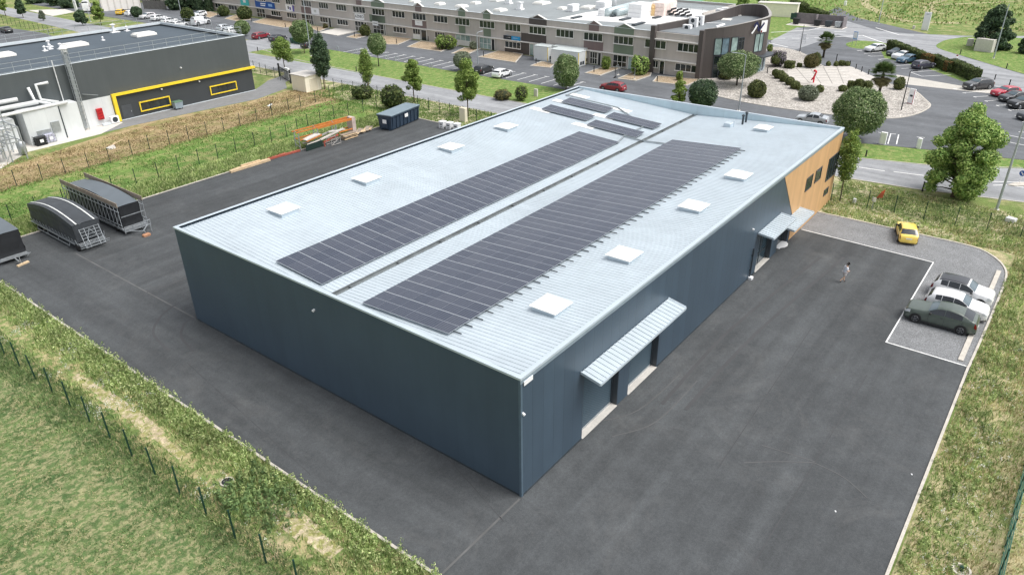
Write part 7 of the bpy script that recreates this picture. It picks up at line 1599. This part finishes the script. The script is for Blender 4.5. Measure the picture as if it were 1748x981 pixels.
for k, x, y, lab, h in (('t', 688, 338, 'black bollard beside the small standard tree', 1.1), ('t', 548, 405, 'black bollard at the dark building entrance', 1.1), ('t', 1412, 328, 'black bollard first at the gravel edge by the small balls', 1), ('7', 1122, 832, 'second black bollard along the gravel edge past the small balls', 1), ('7', 1190, 865, 'third black bollard along the gravel edge past the small balls', 1), ('7', 1270, 900, 'fourth black bollard along the gravel edge, nearest the front palm', 1), ('7', 888, 740, 'thick black post behind a small ball bush', 1.4),
    ('3', 418, 345, 'black bollard on the red-brown bed left of the clipped round tree', 1.1), ('3', 818, 400, 'black bollard left of the pale loading slab', 1.1), ('3', 1275, 462, 'black bollard right of the pale loading slab', 1.1), ('4', 198, 548, 'black bollard on the gravel bed left of the white garage door', 1.1), ('4', 592, 512, 'black bollard at the door beside the white garage', 1), ('4', 726, 625, 'black bollard on the corner of the bed with the cushion bush', 1.1), ('4', 1276, 708, 'black bollard between the grey bush and the dark-fronted unit', 1.1), ('5', 328, 800, 'black bollard left of the white cabins', 1.1), ('5', 1045, 900, 'black bollard right of the white cabins', 1.1), ('6', 290, 985, 'black bollard on the bed by the spiky plant', 1.1), ('L', 1105, 212, 'black bollard left of the small round tree', 1.1), ('L', 1522, 272, 'black bollard right of the small round tree', 1.1),
    ('3', 75, 640, 'dark post at the grass tip by the access road', .9), ('3', 1297, 890, 'dark post on the verge by the slender tree', .9), ('7', 685, 62, 'dark post on the wild verge by the upper road bend', .9), ('7', 868, 142, 'dark post on the verge opposite the bin enclosure', .9), ('7', 1136, 248, 'dark post left of the far lamp post', .9), ('8', 985, 650, 'dark leaning post behind the square-ended hedge', .9), ('8', 1535, 822, 'dark post on the triangular lawn edge', .9), ('8', 1395, 955, 'dark post behind the dark grey SUV', .9), ('q', 818, 232, 'dark post on the grass near the thin leaning tree', .8), ('q', 1150, 436, 'thick black post at the road edge by the big tree', 1.1)):
    px, py = cc[k](x, y); bollard(lab, px, py, h)
q = G(1462*.0+1440+1462/5.162, 60+445/5.162); bollard('dark post on the pale path beyond the pink-red hatchback', 1440+1458/5.162, 60+447/5.162, 1)
m_lamp_g = plain('lamp_grey', lin(176, 184, 190), .4, .3); m_lamp_k = plain('lamp_black', lin(40, 42, 44), .5)
def lamp_post(label, base, top_y, mt=m_lamp_g, arm=None, r=.09, H=None, group='street lamps'):
    B = G(*base); H = H or height_at(B, top_y); root = thing('street_lamp', label, 'street lamp', tuple(B), 0, group)
    b = MB(); b.lathe([(r*1.6, 0), (r*1.6, .06), (r*1.25, .1), (r*1.1, H*.3), (r*.62, H)], 12); b.build('pole', mt, root)
    b = MB(); b.bbox(-.25, .25, -.25, .25, 0, .07, .02); b.build('base', m_kerb, root)
    if arm:
        b = MB(); b.tube([(0, 0, H-.1), (arm[0]*.3, arm[1]*.3, H+.12), (arm[0], arm[1], H+.18)], .04, 8); b.build('arm', mt, root)
        b = MB(); d = Vector((arm[0], arm[1], 0)).normalized(); b.beam((arm[0], arm[1], H+.16), (arm[0]+d.x*.7, arm[1]+d.y*.7, H+.17), .26, .1); b.build('lamp_head', mt, root)
    return root
lamp_post('tall grey lamp post between the clipped round tree and the dark oval tree', (531, 96), -6, arm=(.8, 0)); lamp_post('tall grey lamp post before the white garage glazing', (816, 117), 57, arm=(1.0, .0)); lamp_post('grey lamp post rising behind the shed parapet on the lane', (1261, 189), 94, arm=(-.2, 1.4)); lamp_post('tall grey lamp post near the right edge beside the big tree', (1701, 358), 140, r=.11, H=11)
lamp_post('tall grey lamp post on the triangular lawn at the top right', (1696, 100), -4, r=.11, H=10); lamp_post('grey lamp post on the far side of the junction', (1499.5, 41), -4, H=8.5); lamp_post('black lamp post on the tip of the white gravel bed', (1538, 189), 122, m_lamp_k, r=.07, arm=(.0, -.35)); lamp_post('black lamp post at the back of the white gravel bed', (1365, 89), 43, m_lamp_k, r=.07); lamp_post('grey lamp post among the white cars at the top left', (311.5, 34), -6, H=9); lamp_post('slim grey lamp post in the lawn at the top left', (155, 38), 15, arm=(-.8, 0))
# signs and boxes in the open
def panel_sign(label, base, wq, hq, mt, extra=(), az=0.0, lift=0.0, name='sign_totem', depth=.25, legs=0):
    B = G(*base); sc = mpp(B); w_, h = wq*sc, hq*sc*1.08; r = thing(name, label, 'sign', tuple(B), az)
    z0 = lift*h; b = MB(); b.bbox(-depth/2, depth/2, -w_/2, w_/2, z0+.02, h, .02); b.build('board', mt, r)
    for k in range(legs): b = MB(); y = (-.42+.84*k/max(1, legs-1))*w_ if legs > 1 else 0; b.tube([(0, y, 0), (0, y, z0+.1)], .04, 8); b.build('leg', m_galv, r)
    for nm, m2, y0, y1, a0, a1 in extra: b = MB(); b.box(-depth/2-.03, -depth/2-.002, w_/2-y1*w_, w_/2-y0*w_, a0*h, a1*h); b.build(nm, m2, r)
    return r
m_pinkred = plain('sign_red', lin(190, 60, 66), .5)
panel_sign('white totem sign with slanting dark emblem and red edge on the gravel tip', (1553, 178), 10.5, 24, m_wht, [('emblem', m_ink, .3, .75, .50, .62), ('foot_strip', m_pinkred, 0, 1, .02, .07), ('side_stripe', m_pinkred, .93, 1.0, .1, 1)], R(-25))
panel_sign('tall plain white totem sign at the far road edge', (1578, 52), 11, 27, m_wht, [('lettering', plain('sign_faintgrey', lin(196, 200, 206), .5), .3, .75, .86, .93)], R(-10)); panel_sign('white totem with dark mark at the top left', (132, 24), 8.5, 20, m_wht, [('lettering', plain('sign_faintgrey', lin(196, 200, 206), .5), .25, .75, .8, .9)], R(0))
panel_sign('blue-white information board on two legs at the sign verge', (1457, 79), 8, 22, m_spale, [('map_panel', m_wht, .1, .9, .55, .95)], R(-15), .45, 'sign_board', .08, 2); panel_sign('white square sign board behind the back black lamp post', (1370, 75), 9.5, 15, m_wht, [], R(0), .35, 'sign_board', .08, 2); panel_sign('dark green notice board by the bin enclosure', (1353, 40), 10, 15, plain('board_green', lin(40, 72, 64), .5), [], R(0), .35, 'sign_board', .1, 2)
panel_sign('small white notice on a pole beside the orange netting', (1488, 357), 7, 20, m_wht, [], R(-20), .62, 'sign_board', .06, 1)
q = G(1499, 340); b = MB(); b.add([(q.x-.25, q.y+.2, .1), (q.x+.25, q.y-.35, .15), (q.x+.1, q.y-.5, 1.2), (q.x-.1, q.y-.2, .9), (q.x-.2, q.y+.22, .1), (q.x+.3, q.y-.33, .15), (q.x+.15, q.y-.48, 1.2), (q.x-.05, q.y-.18, .9)], [(0, 1, 2, 3), (7, 6, 5, 4), (0, 4, 5, 1), (1, 5, 6, 2), (2, 6, 7, 3), (3, 7, 4, 0)]); tag(b.build('netting', plain('orange_net', lin(206, 96, 66), .7)), 'scrap of orange netting hung on the fence by the white notice', 'netting')
def wbox(label, name, base, wq, hq, mt=None, d=.6, az=0.0, cat='box', group=None):
    B = G(*base); sc = mpp(B); r = thing(name, label, cat, (B.x+d*.4, B.y, 0), az, group); w_, h = wq*sc, hq*sc*1.05; b = MB(); b.bbox(-d/2, d/2, -w_/2, w_/2, 0, h, .03); b.build('body', mt or m_wht, r); b = MB(); b.box(-d/2-.012, -d/2-.001, -w_*.42, w_*.42, h*.1, h*.88); b.build('door', mt or m_wht, r); return r
wbox('small white meter box on the grass near the shed corner', 'meter_box', (1457, 348), 5, 9, d=.25); wbox('low white box lying on the grass at the right by the lamp post', 'meter_box', (1724, 380), 15, 7, d=.7, az=R(-15))
wbox('white charging cabinet at the roadside verge before the grey lane', 'charging_post', (1505, 247), 10, 20, d=.4); wbox('slim white charging post on the roadside verge', 'charging_post', (1567, 254), 7, 17, d=.3)
wbox('single white transformer cabinet on the triangular lawn', 'cabinet', (1654, 79), 9, 11, m_slab, 1.2); wbox('large row of white cabinets on the triangular lawn', 'cabinet', (1678, 89), 28, 20, m_slab, 1.4, R(-16))
wbox('white post at the flower bed left of the shed roof', 'marker_post', (914, 165), 7, 12, m_slab, .3); wbox('pale stone marker near the totem at the far road edge', 'marker_post', (1559, 50), 4, 5, m_slab, .4); wbox('white box on the wild verge at the top', 'marker_post', (1442, 10), 4, 7, m_wht, .5)
q = G(1740, 312.5); r = thing('road_sign', 'small blue and white keep-side sign on the traffic island', 'road sign', (q.x, q.y, .1), R(-20)); b = MB(); b.tube([(0, 0, 0), (0, 0, .75)], .05, 8); b.build('post', m_wht, r); b = MB(); b.lathe([(.32, -.03), (.32, .03)], 18, (0, 0, 1.05), 'x'); b.build('disc', m_sblue, r); b = MB(); b.beam((-.045, .12, 1.2), (-.045, -.12, .9), .03, .1); b.beam((-.045, -.14, 1.1), (-.045, -.14, .86), .03, .08); b.build('arrow', m_wht, r)
q = G(1627, 121); r = thing('road_sign', 'sign on a grey pole in front of the middle hedge', 'road sign', tuple(q), R(60)); b = MB(); b.tube([(0, 0, 0), (0, 0, 2.9)], .05, 8); b.build('post', m_galv, r); b = MB(); b.box(-.04, .02, -.3, .3, 2.3, 2.9); b.build('panel', m_wht, r); b = MB(); b.box(-.06, -.041, -.24, .24, 2.6, 2.86); b.build('panel_top', m_red, r)
# bin enclosure
q = G(1387, 47); r = thing('bin_enclosure', 'grey boarded bin enclosure on a pale slab', 'enclosure', (q.x+2.6, q.y, 0), R(0)); b = MB(); b.box(1.5, 1.7, -6.6, 6.2, .06, 2.5); b.box(-1.4, 1.5, -6.6, -6.4, .06, 2.5); b.box(-.2, 1.5, .2, .4, .06, 2.5); b.build('screen', plain('screen_grey', lin(126, 120, 122), .8, var=.15), r); b = MB(); b.box(-2.6, 1.8, -7.0, 6.6, -.02, .06); b.build('slab', m_slab, r)
for lab, y, mt in (('black wheeled bin at the left of the bin enclosure', 4.8, m_black), ('black wheeled bin in the middle of the bin enclosure', -.4, m_black), ('grey wheeled bin right of the middle in the bin enclosure', -3.0, m_dark), ('grey wheeled bin at the right end of the bin enclosure', -5.3, m_galv)):
    rb = thing('wheeled_bin', lab, 'bin', (q.x+2.2, q.y+y, .06), 0, 'bins in the enclosure'); b = MB(); b.add([(-.5, -.6, .15), (.5, -.6, .15), (.5, .6, .15), (-.5, .6, .15), (-.6, -.75, 1.3), (.6, -.75, 1.3), (.6, .75, 1.3), (-.6, .75, 1.3)], [(3, 2, 1, 0), (4, 5, 6, 7), (0, 1, 5, 4), (1, 2, 6, 5), (2, 3, 7, 6), (3, 0, 4, 7)]); b.build('body', mt, rb); b = MB(); b.bbox(-.62, .62, -.78, .78, 1.305, 1.42, .05); b.build('lid', mt, rb)
    for x in (-.4, .4): b = MB(); wheel(b, x, 0, .1, .08); b.build('caster', m_black, rb)
# green bins by the clipped round tree
for i, lab in enumerate(('green wheeled bin left beside the clipped round tree', 'green wheeled bin second beside the clipped round tree', 'green wheeled bin nearest the clipped round tree')):
    q = G(500+i*6, 74+i*1.2); rb = thing('wheeled_bin', lab, 'bin', tuple(q), 0, 'green bins by the parking'); b = MB(); b.add([(-.35, -.35, .1), (.35, -.35, .1), (.35, .35, .1), (-.35, .35, .1), (-.45, -.45, 1.1), (.45, -.45, 1.1), (.45, .45, 1.1), (-.45, .45, 1.1)], [(3, 2, 1, 0), (4, 5, 6, 7), (0, 1, 5, 4), (1, 2, 6, 5), (2, 3, 7, 6), (3, 0, 4, 7)]); b.build('body', plain('bin_dkgreen', lin(40, 76, 62), .5), rb); b = MB(); b.bbox(-.47, .47, -.47, .47, 1.105, 1.18, .04); b.build('lid', plain('bin_dkgreen', lin(40, 76, 62), .5), rb)
# white rail hoops at the bay ends
for i, (px, py) in enumerate(((577, 87), (609, 91), (660, 102), (678, 105), (735, 117))):
    q = G(px, py); b = MB(); b.tube([(q.x, q.y-.35, 0), (q.x, q.y-.35, .9), (q.x, q.y+.35, .9), (q.x, q.y+.35, 0)], .05, 8); tag(b.build('hoop_rail', m_lamp_g), ('leftmost', 'second from the left', 'middle', 'fourth from the left', 'rightmost')[i]+' of five grey hoop rails at the empty bays', 'hoop rail', 'hoop rails at the bays')
# red sculpture on the paving
q = G(*T(1030, 505)); r = thing('sculpture', 'bright red abstract striding sculpture on the white paving', 'sculpture', (q.x, q.y, .115), R(-40)); r.scale = (.66, .66, .66); b = MB(); m_scul = plain('sculpture_red', lin(206, 40, 58), .4)
sq = [(-.1, 0, 0), (.1, .1, .9), (-.15, .05, 1.6), (.2, 0, 2.2), (.1, .2, 2.9), (-.5, .6, 2.75), (.1, 0, 3.2), (.55, -.75, 2.75), (.2, -.3, 2.0)]
V = [(0, -.1, 0), (0, 0, .8), (0, .05, 1.5), (0, -.35, 2.35), (0, -.6, 2.9), (0, .3, 3.15), (0, .35, 2.7), (0, .7, .75), (0, 1.0, .55)]
for a, c, w_ in ((0, 1, .28), (1, 2, .36), (2, 3, .36), (3, 4, .34), (4, 5, .3), (5, 6, .4), (2, 7, .3), (7, 8, .26)): b.beam(V[a], V[c], .26, w_, up=(1, 0, 0))
b.build('figure', m_scul, r)
# construction fence panels
gcf = 'mesh site fence panels before the offices'
for i, (a, c) in enumerate((((975+80, 129), (1050, 133)), ((1083, 129), (1112, 122)), ((1050, 133), (1083, 136)))):
    A, Cc = G(*a), G(*c); r = thing('site_fence_panel', ('mesh site fence panel left of the loose green bush', 'mesh site fence panel right of the loose green bush', 'mesh site fence panel in front of the loose green bush')[i], 'fence panel', tuple(A), 0, gcf); b = MB()
    for z in (.15, 2.0): b.beam((A.x, A.y, z), (Cc.x, Cc.y, z), .04, .04)
    for p in (A, Cc): b.beam((p.x, p.y, 0), (p.x, p.y, 2.0), .05, .05)
    b.build('frame', m_galv, r, world=True); b = MB()
    for p in (A, Cc): b.obox((p.x, p.y, .032), .7, .25, .16, 0)
    b.build('foot_block', m_slab, r, world=True)
# van beside the white totem, debris on the brown grass
P = G(150, 19); car('white and red delivery van beside the white totem at the top left', 'van', P.x, P.y, R(60), lin(236, 236, 236), dims=(6.2, 2.2, 3.0)); 
q = G(190, 254); r = pile('heap of white rubble and sticks on the brown grass', 'rubble_heap', 'rubble', (q.x, q.y, 0), [('piece', m_slab, (-.5, 0, .1), (.5, .2, .25), .5, .25), ('piece', m_slab, (-.2, -.4, .05), (.4, -.2, .1), .4, .2), ('stick', m_wood, (0, .2, .3), (2.2, .9, .6), .08, .06), ('stick', m_wood, (.2, .3, .25), (1.2, 1.0, .5), .08, .06)])
q = G(462, 187); r = pile('white scrap standing in the brown grass between the fences', 'scrap', 'scrap', (q.x, q.y, 0), [('piece', m_wht, (-.4, 0, .6), (.4, .1, .75), .3, .12), ('post', m_dark, (0, 0, 0), (0, .02, .7), .1, .1)])
